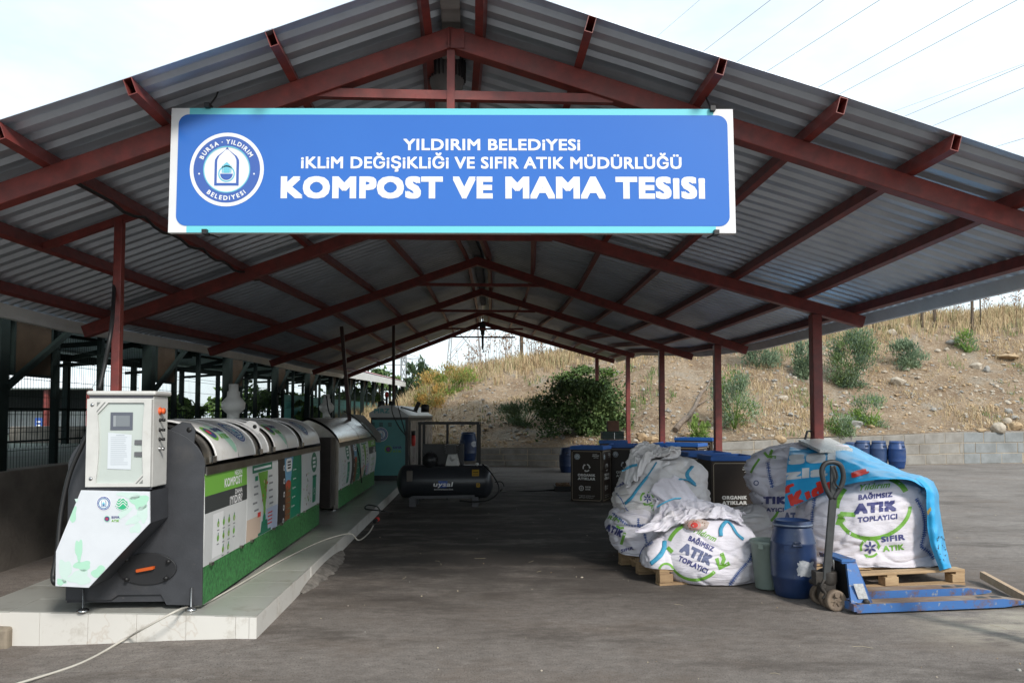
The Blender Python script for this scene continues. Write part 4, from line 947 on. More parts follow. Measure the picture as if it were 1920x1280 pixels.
for i, r in enumerate([(1672, 622, 20, 16, 0, 'round whitish boulder high on the slope above the wide shrub'), (1463, 821, 24, 17, 2, 'pale ochre boulder sitting on the block wall left of the second red post'), (1684, 713, 30, 20, 0, 'angular cream boulder in the middle of the slope'), (1468, 745, 22, 13, 0, 'flat white rock on the slope left of the second red post'), (1606, 792, 26, 15, 1, 'grey slab rock between the two airy shrubs'), (1830, 685, 24, 15, 0, 'rounded tan rock on the upper right slope'), (1890, 668, 44, 12, 2, 'long flat tan rock slab at the right edge of the slope'), (1872, 800, 28, 25, 0, 'tall pale boulder in the pile on the wall at far right'), (1888, 788, 18, 18, 0, 'small rounded boulder leaning behind the tall pale one'), (1904, 797, 26, 19, 2, 'ochre boulder at the right end of the wall-top pile'), (1892, 770, 18, 13, 1, 'grey rounded stone above the wall-top pile'), (1903, 782, 20, 12, 1, 'flat grey stone resting behind the wall-top pile'), (1840, 805, 18, 9, 2, 'low tan stone left of the wall-top pile'), (1690, 608, 14, 9, 0, 'small pale rock near the crest right of the white boulder'), (1205, 818, 22, 18, 2, 'orange-brown broken boulder above the bins'), (1222, 822, 26, 14, 2, 'flat pinkish rubble slab beside the orange-brown boulder'), (1190, 825, 14, 10, 0, 'small cream stone left of the orange-brown boulder'), (1785, 640, 22, 12, 1, 'grey slanted rock slab left of the thin shrub'), (1850, 690, 12, 15, 1, 'upright grey stone right of the rounded tan rock')]):
    rock(*r, seed=50+i)
rnd = random.Random(77)
for i in range(110):
    px, py = rnd.uniform(1390, 1915), rnd.uniform(610, 805)
    if px < 1440 and py < 660: continue
    rock(px, py, rnd.choice((rnd.uniform(5, 9), rnd.uniform(7, 17))), rnd.uniform(4, 9), rnd.choice((0, 0, 0, 1, 2)), 'small loose rock lying on the dry hillside slope', 200+i, 'small loose rocks on the hillside')
# fallen branch on the bank
q0, q1 = None, None
mb = MB(); pts = []
for f in range(7):
    x = 7.2 + f*.35; d = 1.0+f*.55; y = interp(FOOT, x)+d; pts.append((x - 1.9, interp(FOOT, x-1.9)+d, hill_z(x-1.9, interp(FOOT, x-1.9)+d)+.10+.05*math.sin(f*2)))
mb.tube(pts, [.10, .09, .085, .07, .06, .04, .02], 7, 0)
mb.tube([pts[3], Vector(pts[3])+Vector((.5, .3, .25))], [.05, .015], 5, 0)
tag(mb.build('fallen_trunk', mat('weathered wood', (.24, .19, .15), .9, 0, .25, 9, (.13, .10, .08))), 'weathered fallen tree trunk lying up the bank between the red posts', 'trunk')
# ------------------------------------------------------------------ compost machines
M_lightpanel = mat('panel pale grey', (.66, .67, .67), .4, 0, .04, 3)
M_turf = mat('turf print', (.055, .25, .07), .6, 0, 0, 30, (.022, .10, .03), 0, 40, detail=8)
M_hoodw = mat('hood white enamel', (.80, .79, .78), .32, .0, .05, 1.5, (.73, .72, .71))
M_chrome = mat('polished stainless', (.74, .74, .73), .24, 1, .06, 2)
M_satin = mat('brushed stainless', (.42, .40, .37), .33, 1, .15, 4, (.30, .27, .23))
wear(M_lightpanel, [(3, .56, .75, (.45, .43, .39), .5, (1, 1, 0)), (26, .68, .72, (.30, .26, .21), .6, (2, 0, 0))]); wear(M_offwhite, [(5, .60, .75, (.42, .38, .32), .5, (0, 2, 0)), (40, .69, .73, (.25, .22, .19), .6, (2, 0, 0))]); wear(M_hoodw, [(4, .58, .75, (.48, .45, .40), .5, (1, 3, 0))])
M_lime = mat('print lime', (.17, .42, .06), .5, 0, 0); M_blk = M_print_k
M_slate = mat('print slate', (.045, .05, .05), .5, 0, 0)
M_beige = mat('print beige', (.58, .45, .36), .5, 0, 0); M_lblue = mat('print pale blue', (.46, .52, .66), .5, 0, 0); M_teal_p = mat('print mint', (.40, .67, .52), .5, 0, 0); M_lteal = mat('print pale mint', (.55, .69, .64), .5, 0, 0)
M_dkgrey_t = mat('print grey text', (.22, .23, .24), .6, 0, 0)
def machine(name, label, v0, L, uf, uw, zt, hood_h, hoods, second=False):
    th = world_thing(name, label, 'compost machine', B((uf+uw)/2, v0, PZ)); n = 4; pl_ = L/n; zb, zm = .19, .47
    face = lambda a, z, l: B(uf+.0012*l, v0+a, z)
    # body carcass
    mb = MB(); mb.bbox((uw, v0+.012, zb+.03), (uf-.02, v0+L-.012, zt)); mb.build('body', M_dark, th)
    rnd = random.Random(5)
    for k in range(n):
        a0 = k*pl_+.004; a1 = (k+1)*pl_-.004; kk = n-1-k if second else k
        mb = MB(); mb.bbox((uf-.02, v0+a0, zb), (uf, v0+a1, zm-.002)); mb.build('turf_panel', M_turf, th)
        mb = MB(); ms = [M_lightpanel, M_lime, M_slate, M_print_w, M_print_dg, M_print_g, M_beige, M_lblue, M_print_r, M_print_br, M_print_k, M_dkgrey_t, mat('print green flat', (.01, .22, .12), .4, 0, 0), mat('print bar brown', (.035, .028, .026), .4, 0, 0), mat('print glass blue', (.16, .36, .55), .4, 0, 0), mat('print food red', (.45, .08, .04), .5, 0, 0)]
        bow = .035 if second else .006; N = 8; vs = []
        for i in range(N+1):
            z = zm + (zt-zm)*i/N; o = bow*math.sin(PI*i/N); vs += [B(uf+o, v0+a0, z), B(uf+o, v0+a1, z), B(uf-.02, v0+a0, z), B(uf-.02, v0+a1, z)]
        for i in range(N): b_ = 4*i; mb.add([], []); mb.f += [[b_+j+len(mb.v) for j in f] for f in ((0, 1, 5, 4), (0, 4, 6, 2), (1, 3, 7, 5))]; mb.m += [0]*3; mb.sm += [False]*3
        mb.v += vs; mb.f.append([0, 2, 3, 1]); mb.m.append(0); mb.sm.append(False); j = 4*N; mb.f.append([j, j+1, j+3, j+2]); mb.m.append(0); mb.sm.append(False)
        fn = lambda x, y, l: B(uf + bow*math.sin(PI*max(0, min(1, (y-zm)/(zt-zm)))) + .0012*l, v0+a0+x, y)
        W = a1-a0; st = .09
        def pr(sh, mi, l=1): put(mb, sh, fn, mi, l, st)
        if kk == 0:
            pr(rect(0, .995, W, zt-.004), 1); pr(rect(0, .865, W, .995), 2)
            pr(text('NEDEN', W-.14, 1.125, .045, .20, .015, align='r'), 3, 2); pr(text('KOMPOST', W-.14, 1.06, .075, .46, .022, align='r'), 3, 2)
            pr(text('DAHA', W-.14, .965, .042, .19, .015, align='r'), 3, 2); pr(text('iYiDiR?', W-.14, .905, .07, .33, .02, align='r'), 3, 2)
            pr(rect(.18, .50, .42, .84), 3, 1)
            for i, (bx, bz) in enumerate([(.30+.13*q, .75) for q in range(4)] + [(.30+.13*q, .64) for q in range(4)] + [(.43+.13*q, .53) for q in range(2)]):
                pr(xf(disc(0, 0, 1, 12), bx, bz, 0, .024, .026), (5, 1, 5, 1)[i % 4], 2); pr(rect(bx-.007, bz+.02, bx+.007, bz+.042), 4, 3); pr(disc(bx, bz-.005, .010, 8), (6, 5, 9)[i % 3], 3); pr(rect(bx-.025, bz-.052, bx+.025, bz-.044), 11, 2)
        elif kk == 1:
            pr(rect(.16, 1.075, W-.22, 1.145), 4); pr(rect(.20, 1.10, W-.26, 1.12), 3, 2)
            pr(poly([(.34, 1.07), (W-.37, 1.07), (.585, .72), (.525, .72)]), 5, 1); pr(poly([(.52, .72), (.60, .72), (.58, .58), (.54, .58)]), 5, 1)
            pr(rect(.24, 1.0, .33, 1.045), 12, 2); pr(rect(0, .474, .43, .67), 6); pr(rect(.62, .474, W, .70), 7); pr(poly([(.43, .474), (.70, .474), (.66, .60), (.47, .60)]), 4, 2); pr(rect(.36, .474, .8, .50), 4, 2)
            for i, (bx, bz) in enumerate([(.27, .94), (.27, .87), (.24, .79), (.29, .72), (.76, 1.0), (.78, .93), (.77, .86), (.78, .79), (.8, .73)]): pr(rect(bx-.07, bz, bx+.07, bz+.018), 11, 1)
            for i in range(4): pr(rect(.68, .54+.035*i, .84, .553+.035*i), 8, 2)
            pr(rect(.33, .655, .43, .70), 8, 2)
            for i in range(10): pr(disc(.46+rnd.random()*.2, .80+rnd.random()*.2, .016, 7), rnd.choice((9, 15, 10, 6)), 2)
            pr(disc(.55, .62, .05, 12), 12, 3)
        elif kk == 2:
            pr(rect(0, zm+.002, .42, zt-.004), 13); pr(rect(.42, zm+.002, W, zt-.004), 12); pr(poly([(.30, .86), (.50, .86), (.66, zt-.004), (.26, zt-.004)]), 14, 2)
            pr(rrect(.32, 1.0, .58, 1.14, .05), 3, 3)
            for i in range(3): pr(rect(.38, 1.03+.032*i, .52, 1.047+.032*i), 10, 4)
            for i in range(6): pr(rect(.30, .48+.062*i, .52, .535+.062*i), 9, 2)
            pr(xf(disc(0, 0, 1, 14), .41, .86, 0, .12, .05), 15, 3); pr(disc(.37, .80, .05, 10), 9, 3)
            for i in range(5): pr(ring(.24, .55+.14*i-.06, .018, .030, n=14), 3, 2); pr(disc(.60+.015*i, .60+.1*i, .012, 8), 3, 2); pr(rect(.63+.015*i, .597+.1*i, .72+.015*i, .606+.1*i), 3, 2)
        else:
            pr(xf(disc(0, 0, 1, 26), .68, 1.02, 0, .16, .125), 4); 
            for i in range(3): pr(rect(.60, .955+.05*i, .76, .985+.05*i), 3, 2)
            pr(rrect(.60, .52, .80, .85, .03), 12); pr(rect(.585, .83, .815, .86), 4, 2); pr(recycle(.70, .66, .045), 3, 2)
            for i in range(26): pr(disc(.34+rnd.gauss(0, .07), .72+rnd.uniform(-.2, .2), rnd.uniform(.008, .018), 7), rnd.choice((9, 15, 10, 6, 5, 1)), 1)
        mb.build('printed_panel', ms, th, flip=False)
        mb = MB()
        for a in (a0+.15, a1-.15): mb.box(B(uf+.008, v0+a, zm-.001), (.03, .045, .022), 0)
        mb.build('latches', M_satin, th)
    # end plates with the hood's outline
    uc = (uf+uw)/2; rx = (uf-uw)/2
    def arc(t, k=1.0, e=.0):
        c_ = math.cos(t); q = 1.5 if second else 1.0; return (uc + rx*k*math.copysign(abs(c_)**q, c_), zt + hood_h*k*(abs(math.sin(t))**(1.15 if second else .8)) + e)
    outl = [(uw, zb+.05), (uw+.33, zb+.05), (uw+.38, zb+.085), (uf-.30, zb+.085), (uf-.26, zb+.01), (uf, zb)] + [(uf, zt-.02)] + [arc(PI*k/24, 1.02) for k in range(1, 24)] + [(uw, zt-.02)]
    mb = MB(); mb.prism(outl, lambda a, z, d: B(a, v0+d, z), -.008, .012, 0); mb.build('end_plate', M_satin if second else M_dark, th, .002)
    mb = MB(); mb.prism(outl, lambda a, z, d: B(a, v0+L+d, z), -.012, .008, 0); mb.build('end_plate', M_dark, th)
    # rail under the hood
    mb = MB(); mb.bbox((uf-.03, v0+.02, zt-.012), (uf+.012, v0+L-.02, zt+.05)); mb.build('hood_rail', M_satin, th)
    def shell(a0, a1, k, mi_mats, nm, t0=.06, t1=PI, marks=None, seg=28, lip=False):
        mb = MB(); vs = []; cols = [a0+(a1-a0)*i/6 for i in range(7)]
        for i in range(seg+1):
            t = t0+(t1-t0)*i/seg; u, z = arc(t, k)
            for a in cols: vs.append(B(u, v0+a, z + .045))
        c = 7; mb.add(vs, [(i*c+j, i*c+j+1, (i+1)*c+j+1, (i+1)*c+j) for i in range(seg) for j in range(6)], 0, True)
        if lip:
            for a in (a0, a1): mb.tube([B(*[arc(t0+(t1-t0)*i/seg, k)[0], v0+a], arc(t0+(t1-t0)*i/seg, k)[1]+.045) for i in range(seg+1)], .010, 5, 0)
        fn = None
        if marks:
            def fn(x, y, l):  # x along, y = arc length from the front rail in metres
                t = .06 + y/(.5*(rx+hood_h)*.98); u, z = arc(t, k+.004*l); return B(u, v0+x, z+.045)
            marks(mb, fn)
        o = mb.build(nm, mi_mats, th, flip=False); return o
    shell(.03, L-.03, .93, M_black, 'inner_drum')
    for (a0, a1, kind) in hoods:
        hm = [M_hoodw, M_lime, M_print_n, M_print_b, M_print_w, M_print_c, M_print_r, M_teal_p] if not second else [M_chrome]
        def marks(mb, fn, a0=a0, a1=a1, kind=kind):
            if kind == 's':
                put(mb, disc(a0+.17, .27, .095, 24), fn, 1, 1, .03); put(mb, disc(a0+.17, .27, .068, 20), fn, 2, 2, .03)
                put(mb, [disc(a0+.15, .28, .03, 10)], fn, 6, 3, .03)
                put(mb, text('SIFIR', a0+.40, .31, .06, .22, .03), fn, 2, 2, .05); put(mb, text('ATIK', a0+.39, .22, .06, .19, .03), fn, 1, 2, .05)
                put(mb, xf(disc(0, 0, 1, 16), a1-.12, .22, .5, .07, .2), fn, 7, 1, .05)
            if kind == 'e': put_emblem(mb, (a0+a1)/2-(.1 if a1 > 2 else 0), .28, .16, fn, 4, 3, 5, False, 1, .05)
        shell(a0, a1, 1.0, hm, 'hood', marks=None if second else marks, lip=not second)
    if not second:
        for a0, a1 in ((.06, .25), (1.32, 1.51), (1.77, 1.97), (3.03, 3.23)):
            shell(a0, a1, .955, M_satin, 'slide_strip', .03, .75, seg=12)
            mb = MB(); u, z = arc(.07, 1.0); mb.box(B(u+.012, v0+(a0+a1)/2, z+.06), (.03, .07, .05), 0); mb.build('catch', M_chrome, th)
        for a in (-.001, 1.68):
            mb = MB(); u, z = arc(.62, 1.0); u2, z2 = arc(.95, 1.0)
            mb.prism([(u-.16, z-.05), (u+.01, z-.02), (u+.02, z+.10), (u-.02, z+.15), (u-.08, z+.16), (u2-.1, z2)], lambda p, q, d: B(p, v0+a+d, q), 0, .012, 0)
            mb.lathe([(.0, .001), (.02, .001), (.02, -.001)], B(u-.025, v0+a-.002, z+.10), 12, 1, Matrix.Rotation(PI/2, 3, 'X')); mb.build('lifting_lug', [M_hoodw if a > 1 else M_dark, M_black], th)
    # levelling feet
    for a in ([.12, L*.36, L*.68, L-.12]):
        for u in (uf-.07, uw+.14):
            mb = MB(); c = B(u if u > uc else u, v0+a-.14*(a < .2)-.0, PZ)
            if a < .2: c = B(u, v0-.03, PZ)
            mb.lathe([(0, 0), (.042, 0), (.042, .012), (.030, .022), (.012, .028), (.008, .03), (.008, .13 if a > .2 else .17), (0, .17)], c, 16, 0); mb.build('levelling_foot', M_steel, th)
    return th
V1 = 5.75
m1 = machine('compost_machine', 'front white-hooded compost machine with printed panels and control cabinet', V1, 4.2, -2.03, -3.02, 1.165, .36, [(.27, .80, 's'), (.80, 1.30, 'e'), (1.53, 1.75, ''), (2.00, 2.50, 's'), (2.5, 3.0, ''), (3.25, 4.15, 'e')])
# hatch on the front plate
cc = PB(277, 1065, V1-.008)
mb = MB(); mb.prism([(math.cos(2*PI*k/40)*.215, math.sin(2*PI*k/40)*.118) for k in range(40)], lambda a, b, d: cc + B(a, -d, b+.0*a), 0, .016, 0); hatch = mb.build('inspection_hatch', mat('black hatch', (.028, .029, .032), .4, .1, .1), m1, .004)
mb = MB(); q = cc + B(-.005, -.035, 0); mb.beam(q - B(.06, 0, .010), q + B(.06, 0, .012), .022, .022, 0); mb.box(q + B(-.055, .01, -.009), (.018, .03, .018), 0); mb.box(q + B(.055, .01, .011), (.018, .03, .018), 0)
mb.build('handle', mat('orange plastic', (.62, .11, .02), .4, 0, .05), hatch)
for a in (.55, 2.4, 3.9, 5.6):
    mb = MB(); mb.lathe([(0, .03), (.014, .03), (.016, .0), (.016, -.01)], cc + B(math.cos(a)*.19, -.016, math.sin(a)*.105), 10, 0, Matrix.Rotation(PI/2, 3, 'X')); mb.build('knob', M_black, hatch)
# control cabinet and chute cover in front of the plate
VC = 5.44
cab = MB(); ca, cb = PB(163, 917, VC), PB(288.5, 742, VC); u0, _ = UV(ca); u1, _ = UV(cb); z0, z1 = ca.z+.012, cb.z
cab.bbox((u0, VC, z0), (u1, V1-.06, z1)); cabo = cab.build('control_cabinet', M_offwhite, m1, .006)
mb = MB(); mb.bbox((u0-.012, VC-.02, z1+.004), (u1+.02, V1-.04, z1+.036)); mb.build('cabinet_roof', M_offwhite, cabo, .014)
mb = MB(); mb.bbox((u0+.003, VC-.002, z1-.016), (u1-.003, VC+.01, z1+.004)); mb.bbox((u0+.003, VC-.006, z0-.014), (u1-.003, VC+.01, z0+.002)); mb.build('gasket', mat('grey gasket', (.07, .07, .085), .6, 0, .1), cabo)
H = z1-z0; W = u1-u0
cf = lambda a, b, d: B(u0+a*W, VC-.018-d, z0+b*H)           # door: a, b in 0..1
# door frame around a shaped window
win = [(.16, .05), (.74, .05), (.88, .15), (.86, .45), (.865, .7), (.885, .90), (.875, .925), (.33, .925), (.165, .80), (.175, .72), (.19, .60), (.195, .42), (.185, .25)]
def door_mesh():
    bm = bmesh.new(); o = [bm.verts.new((x, y, 0)) for x, y in ((.005, .012), (.995, .012), (.995, .965), (.005, .965))]; i = [bm.verts.new((x, y, 0)) for x, y in win]
    es = [bm.edges.new((o[k], o[(k+1) % 4])) for k in range(4)] + [bm.edges.new((i[k], i[(k+1) % len(i)])) for k in range(len(i))]
    bmesh.ops.triangle_fill(bm, edges=es, use_beauty=True); bm.verts.index_update()
    r = ([tuple(v.co[:2]) for v in bm.verts], [tuple(v.index for v in f.verts) for f in bm.faces]); bm.free(); return r
dv_, df_ = door_mesh(); mb = MB(); n = len(dv_)
mb.add([cf(a, b, .012) for a, b in dv_], df_, 0); mb.add([cf(a, b, .012) for a, b in win]+[cf(a, b, -.004) for a, b in win], [(k, (k+1) % len(win), len(win)+(k+1) % len(win), len(win)+k) for k in range(len(win))], 0)
sq = [(.005, .012), (.995, .012), (.995, .965), (.005, .965)]; mb.add([cf(a, b, .012) for a, b in sq]+[cf(a, b, -.018) for a, b in sq], [(k, (k+1) % 4, 4+(k+1) % 4, 4+k) for k in range(4)], 0)
put(mb, [poly([(.155, .93), (.155, .88), (.215, .93)]), poly([(.155, .835), (.27, .93), (.295, .93), (.155, .815)]), poly([(.885, .045), (.885, .09), (.825, .045)]), poly([(.885, .115), (.885, .135), (.77, .045), (.795, .045)])], lambda a, b, l: cf(a, b, .012+.001*l), 1, 1)
door = mb.build('door', [M_offwhite, mat('vent grey', (.20, .21, .20), .6, 0, 0)], cabo, flip=False)
mb = MB(); put(mb, poly(win), lambda a, b, l: cf(a, b, -.003), 0, 1); mb.build('window_glass', mat('cabinet window', (.52, .57, .54), .12, 0, .03, 2), cabo, flip=False)
mb = MB(); put(mb, rect(.355, .625, .70, .82), lambda a, b, l: cf(a, b, .0), 0); put(mb, rect(.40, .665, .655, .785), lambda a, b, l: cf(a, b, .001), 1); put(mb, rect(.44, .665, .655, .785), lambda a, b, l: cf(a, b, .002), 2); mb.build('display', [mat('display bezel', (.11, .12, .15), .3, 0, 0), mat('display strip', (.30, .32, .34), .3, 0, 0), mat('display off', (.20, .22, .24), .15, 0, 0)], cabo, flip=False)
mb = MB(); put(mb, poly([(.325, .205), (.685, .198), (.69, .575), (.325, .60)]), lambda a, b, l: cf(a, b, .001), 0)
rr = random.Random(2)
for k in range(15): put(mb, rect(.37, .25+.021*k, .37+rr.uniform(.2, .27), .256+.021*k), lambda a, b, l: cf(a, b, .002), 1)
put(mb, rect(.45, .565, .58, .575), lambda a, b, l: cf(a, b, .002), 1); mb.build('instruction_sheet', [mat('paper', (.62, .66, .70), .6, 0, 0), mat('faint ink', (.45, .49, .53), .7, 0, 0)], cabo, flip=False)
for b in (.345, .475):
    mb = MB(); mb.box(cf(.80, b+.02, .002), (W*.12, .012, H*.048), 0); mb.build('module', mat('module grey', (.14, .14, .15), .4, 0, .1), cabo)
for b in (.10, .90):
    mb = MB(); mb.lathe([(0, .006), (.010, .006), (.014, 0)], cf(.085, b, .012), 14, 0, Matrix.Rotation(PI/2, 3, 'X')); mb.build('lock', M_steel, cabo)
MX = Matrix.Rotation(PI/2, 3, 'Y')
for b, r, mm, nm in ((.835, .022, mat('red orange button', (.75, .12, .03), .35, 0, 0), 'emergency_button'), (.735, .011, M_black, 'rotary_switch'), (.625, .011, M_black, 'rotary_switch'), (.52, .011, M_black, 'rotary_switch'), (.415, .013, M_steel, 'key_switch')):
    c = B(u1, VC+.105, z0+b*H); mb = MB(); mb.lathe([(r*1.3, 0), (r*1.3, .006), (r*.8, .008), (r*.8, .02), (r, .022), (r, .036), (0, .038)], c, 14, 0, MX)
    if r == .011: mb.box(c + B(.034, 0, 0), (.014, .008, .022), 0)
    mb.build(nm, mm, cabo)
VP_ = 5.42
pp_ = [(152, 918.5), (280.5, 921), (281, 980), (166, 1101), (104, 1098), (105, 1033)]
front = [PB(a, b, VP_) for a, b in pp_]; bk = [p + B(0, V1-VP_-.01) for p in front]
mb = MB(); mb.add([p+B(0, .012) for p in front]+bk, [(0, 1, 7, 6), (1, 2, 8, 7), (2, 3, 9, 8), (3, 4, 10, 9), (4, 5, 11, 10), (5, 0, 6, 11), (6, 7, 8, 9, 10, 11)], 0); mb.build('chute', M_dark, m1)
mb = MB(); mb.add(front+[p+B(0, .012) for p in front], [(0, 1, 2, 3, 4, 5)] + [(k, (k+1) % 6, 6+(k+1) % 6, 6+k) for k in range(6)], 0)
ff = lambda x, y, l: PB(x, -y, VP_) + B(0, -.0012*l)
rr = random.Random(9)
def inside(x, y):
    c = False; j = 5
    for i in range(6):
        (xi, yi), (xj, yj) = pp_[i], pp_[j]
        if (yi > y) != (yj > y) and x < (xj-xi)*(y-yi)/(yj-yi)+xi: c = not c
        j = i
    return c
def blot(x, y, a, b, rot, mi):
    pts = []
    for k in range(22):
        t = 2*PI*k/22; r = 1+.18*math.sin(3*t+x)+.1*math.sin(5*t); px_, py_ = x+math.cos(t)*a*r*math.cos(rot)-math.sin(t)*b*r*math.sin(rot), y+math.cos(t)*a*r*math.sin(rot)+math.sin(t)*b*r*math.cos(rot)
        for _ in range(30):
            if inside(px_, py_): break
            px_ += (x-px_)*.12; py_ += (y-py_)*.12
        pts.append((px_, -py_))
    put(mb, poly(pts), ff, mi, 1)
for x, y, a, b, r, mi in ((262, 940, 17, 14, .3, 1), (268, 962, 10, 16, 0, 2), (243, 928, 22, 6, .1, 2), (232, 962, 18, 6, -.7, 2), (138, 965, 5, 16, .2, 1), (148, 1030, 7, 20, 0, 1), (150, 1082, 20, 14, 0, 2), (155, 1060, 16, 9, 0, 1), (122, 1068, 12, 20, 0, 2), (185, 1072, 14, 10, -.7, 1), (140, 935, 6, 10, .3, 2), (255, 990, 12, 8, -.6, 2), (115, 1090, 9, 6, 0, 1), (250, 975, 14, 7, -.4, 2)): blot(x, y, a, b, r, mi)
put_emblem(mb, 195, -943, 14, ff, 3, 4, 5, False, 2)
put(mb, disc(229, -944, 10.5, 24), ff, 6, 2); put(mb, [stroke([(219+k*.9, -(941+3*math.sin(k*.35)+j*5)) for k in range(22)], 1.4) for j in (-1, 0, 1)], ff, 3, 3); put(mb, [ring(229, -944, 12, 13.5, a, a+.12) for a in [PI+.3+.3*k for k in range(9)]], ff, 6, 2)
put(mb, disc(201, -972, 6.3, 18), ff, 1, 2); put(mb, disc(201, -972, 4.8, 16), ff, 7, 3); put(mb, flower(201, -972, 4.6), ff, 8, 4)
put(mb, text('SIFIR', 217, -969, 4.6, 15.5, .03), ff, 7, 2); put(mb, text('ATIK', 216.5, -975.5, 4.6, 14.5, .03), ff, 9, 2)
mb.build('printed_cover', [mat('cover white', (.66, .69, .73), .35, 0, .03), M_teal_p, M_lteal, M_print_w, M_print_b, M_print_c, mat('print emerald', (.03, .42, .20), .5, 0, 0), M_print_n, M_print_r, M_print_g], m1, flip=False)
# black hose from the cabinet down the left side, and up to the roof
hp = catmull([PB(168, 805, 5.62), PB(152, 838, 5.60), PB(130, 890, 5.58), PB(115, 960, 5.55), PB(108, 1030, 5.5), PB(100, 1075, 5.46), PB(102, 1092, 5.44), PB(112, 1094, 5.6)], 8)
tag(MB().tube(hp, .017, 8, 0).build('cable_hose', M_black), 'thick black cable hose drooping beside the left of the control cabinet', 'hose')
hp = catmull([PB(186, 730, 5.62), PB(196, 685, 5.66), PB(208, 620, 5.7), PB(213, 560, 6.1), PB(219, 440, 6.32), PB(215, 405, 6.35)], 8)
tag(MB().tube(hp, .015, 8, 0).build('cable_hose', M_black), 'black cable climbing from the control cabinet beside the left red post', 'hose')
m2 = machine('compost_machine', 'rear compost machine with polished steel hood and bowed printed panels', 11.6, 4.1, -2.08, -3.02, 1.13, .40, [(.06, 2.0, ''), (2.04, 4.04, '')], True)
mb = MB(); mb.bbox((-2.95, 11.2, .25), (-2.12, 11.55, 1.28)); mb.build('drive_box', mat('dark brown steel', (.035, .028, .025), .4, .2, .2), m2, .01)
mb = MB(); q = B(-2.11, 11.35, .8)
mb.prism([(-3.0, 1.05), (-1.98, 1.05), (-1.98, 1.22), (-2.35, 1.62), (-2.75, 1.66), (-3.0, 1.45)], lambda a, z, d: B(a, 15.95+d, z), 0, .03, 0); mb.build('rear_shield', mat('grey shield', (.32, .31, .29), .5, .1, .1), m2)
# white extractor fans
M_pvc = mat('white pvc', (.70, .70, .68), .35, 0, .08, 6)
def fan(px, v, dz, par):
    c = PU(px, 795, -2.80); c = PB(px, 795, v); mb = MB(); z0 = 1.50
    c = Vector((c.x, c.y, z0+dz))
    mb.lathe([(0, -.15), (.10, -.15), (.085, -.02), (.085, .0), (.07, .02), (.07, .10), (.105, .13), (.132, .16), (.135, .23), (.105, .27), (.075, .30), (.072, .36), (.055, .37), (.055, .45), (.048, .45), (.048, .38)], c, 26, 0); mb.build('extractor_fan', M_pvc, par)
    mb = MB(); mb.tube([c + B(.02, -.04, -.02), c + B(.05, -.16, -.03), c+B(.06, -.26, -.12)], .065, 14, 0); mb.build('fan_elbow', M_pvc, par)
fan(437, 9.0, .03, m1); fan(612, 14.2, .06, m2)
# turquoise packaged machine at the end of the plinth
tm = world_thing('shredder_cabinet', 'tall turquoise machine cabinet with emblem and gabled white lid at the plinth end', 'machine', B(-2, 17, PZ))
VT = 16.9; M_turq = mat('turquoise enamel', (.10, .34, .34), .4, 0, .06, 2)
a, b = UV(PB(694, 900, VT))[0], UV(PB(765, 900, VT))[0]; TL = 4.0; sk = .30
tf_ = lambda u, v, z: B(u + sk*(v/TL), VT+v, z)
def tbox(u0, v0, z0, u1, v1, z1, mb, mi=0):
    vs = [tf_(u, v, z) for u in (u0, u1) for v in (v0, v1) for z in (z0, z1)]; mb.add(vs, [(0, 1, 3, 2), (4, 6, 7, 5), (0, 4, 5, 1), (2, 3, 7, 6), (0, 2, 6, 4), (1, 5, 7, 3)], mi)
zc = PB(720, 782, VT).z
mb = MB(); tbox(a, 0, PZ+.0, b, TL, zc, mb); mb.build('body', mat('near black enamel', (.025, .03, .032), .4, 0, .1), tm, .01)
d0, d1 = PB(697.5, 891, VT), PB(760, 787, VT); mb = MB(); tbox(UV(d0)[0], -.02, d0.z, UV(d1)[0], -.002, d1.z, mb)
tfn = lambda x, y, l: PB(x, -y, VT-.022-.002*l)
put_emblem(mb, 714, -814, 13.5, tfn, 1, 2, 3, False, 1); put(mb, disc(728, -842, 7, 18), tfn, 4, 1); put(mb, disc(728, -842, 5, 16), tfn, 5, 2); put(mb, flower(728, -842, 4.8), tfn, 6, 3)
put(mb, text('SIFIR', 745, -838.5, 4.8, 17, .03), tfn, 5, 1); put(mb, text('ATIK', 744.5, -845.5, 4.5, 16, .03), tfn, 4, 1)
for x in (699, 714.5, 731):
    for k in range(4): put(mb, rect(x-3.5, -(792+2*k), x+3.5, -(793.2+2*k)), tfn, 7, 1)
mb.build('door', [M_turq, M_print_w, M_print_b, M_print_c, M_print_g, M_print_n, M_print_r, M_slate], tm, flip=False)
mb = MB(); ap = [(a-.02, zc), (b+.02, zc), (b+.02, zc+.04), (b-.32, zc+.27), (a+.25, zc+.27), (a-.02, zc+.10)]
vs = [tf_(u, -.05, z) for u, z in ap] + [tf_(u, TL, z) for u, z in ap]; mb.add(vs, [(0, 1, 2, 3, 4, 5)] + [(k, (k+1) % 6, 6+(k+1) % 6, 6+k) for k in range(6)] + [(6, 7, 8, 9, 10, 11)], 0)
put(mb, text('MRZ', 716, -769.5, 9.5, 29, .035), lambda x, y, l: PB(x, -y, VT-.052-.002*l), 1, 1); mb.build('lid', [mat('lid white', (.50, .51, .51), .35, 0, .05, 3), M_turq], tm, flip=False)
mb = MB()
for k in range(4): tbox(b+.002, .25+k*.95, PZ+.1, b+.02, 1.1+k*.95, zc-.08, mb)
mb.build('curtain', mat('hazy curtain', (.36, .33, .30), .18, 0, .25, 3, (.24, .20, .18)), tm)
for px, py, r in ((715, 757, .085), (735, 757, .08), (797, 763, .095)):
    mb = MB(); q = PB(px, py, VT+.5); mb.lathe([(0, -.12), (r, -.12), (r, .02), (r*.8, .06), (0, .07)], q, 16, 0); mb.build('knob', M_black, tm)
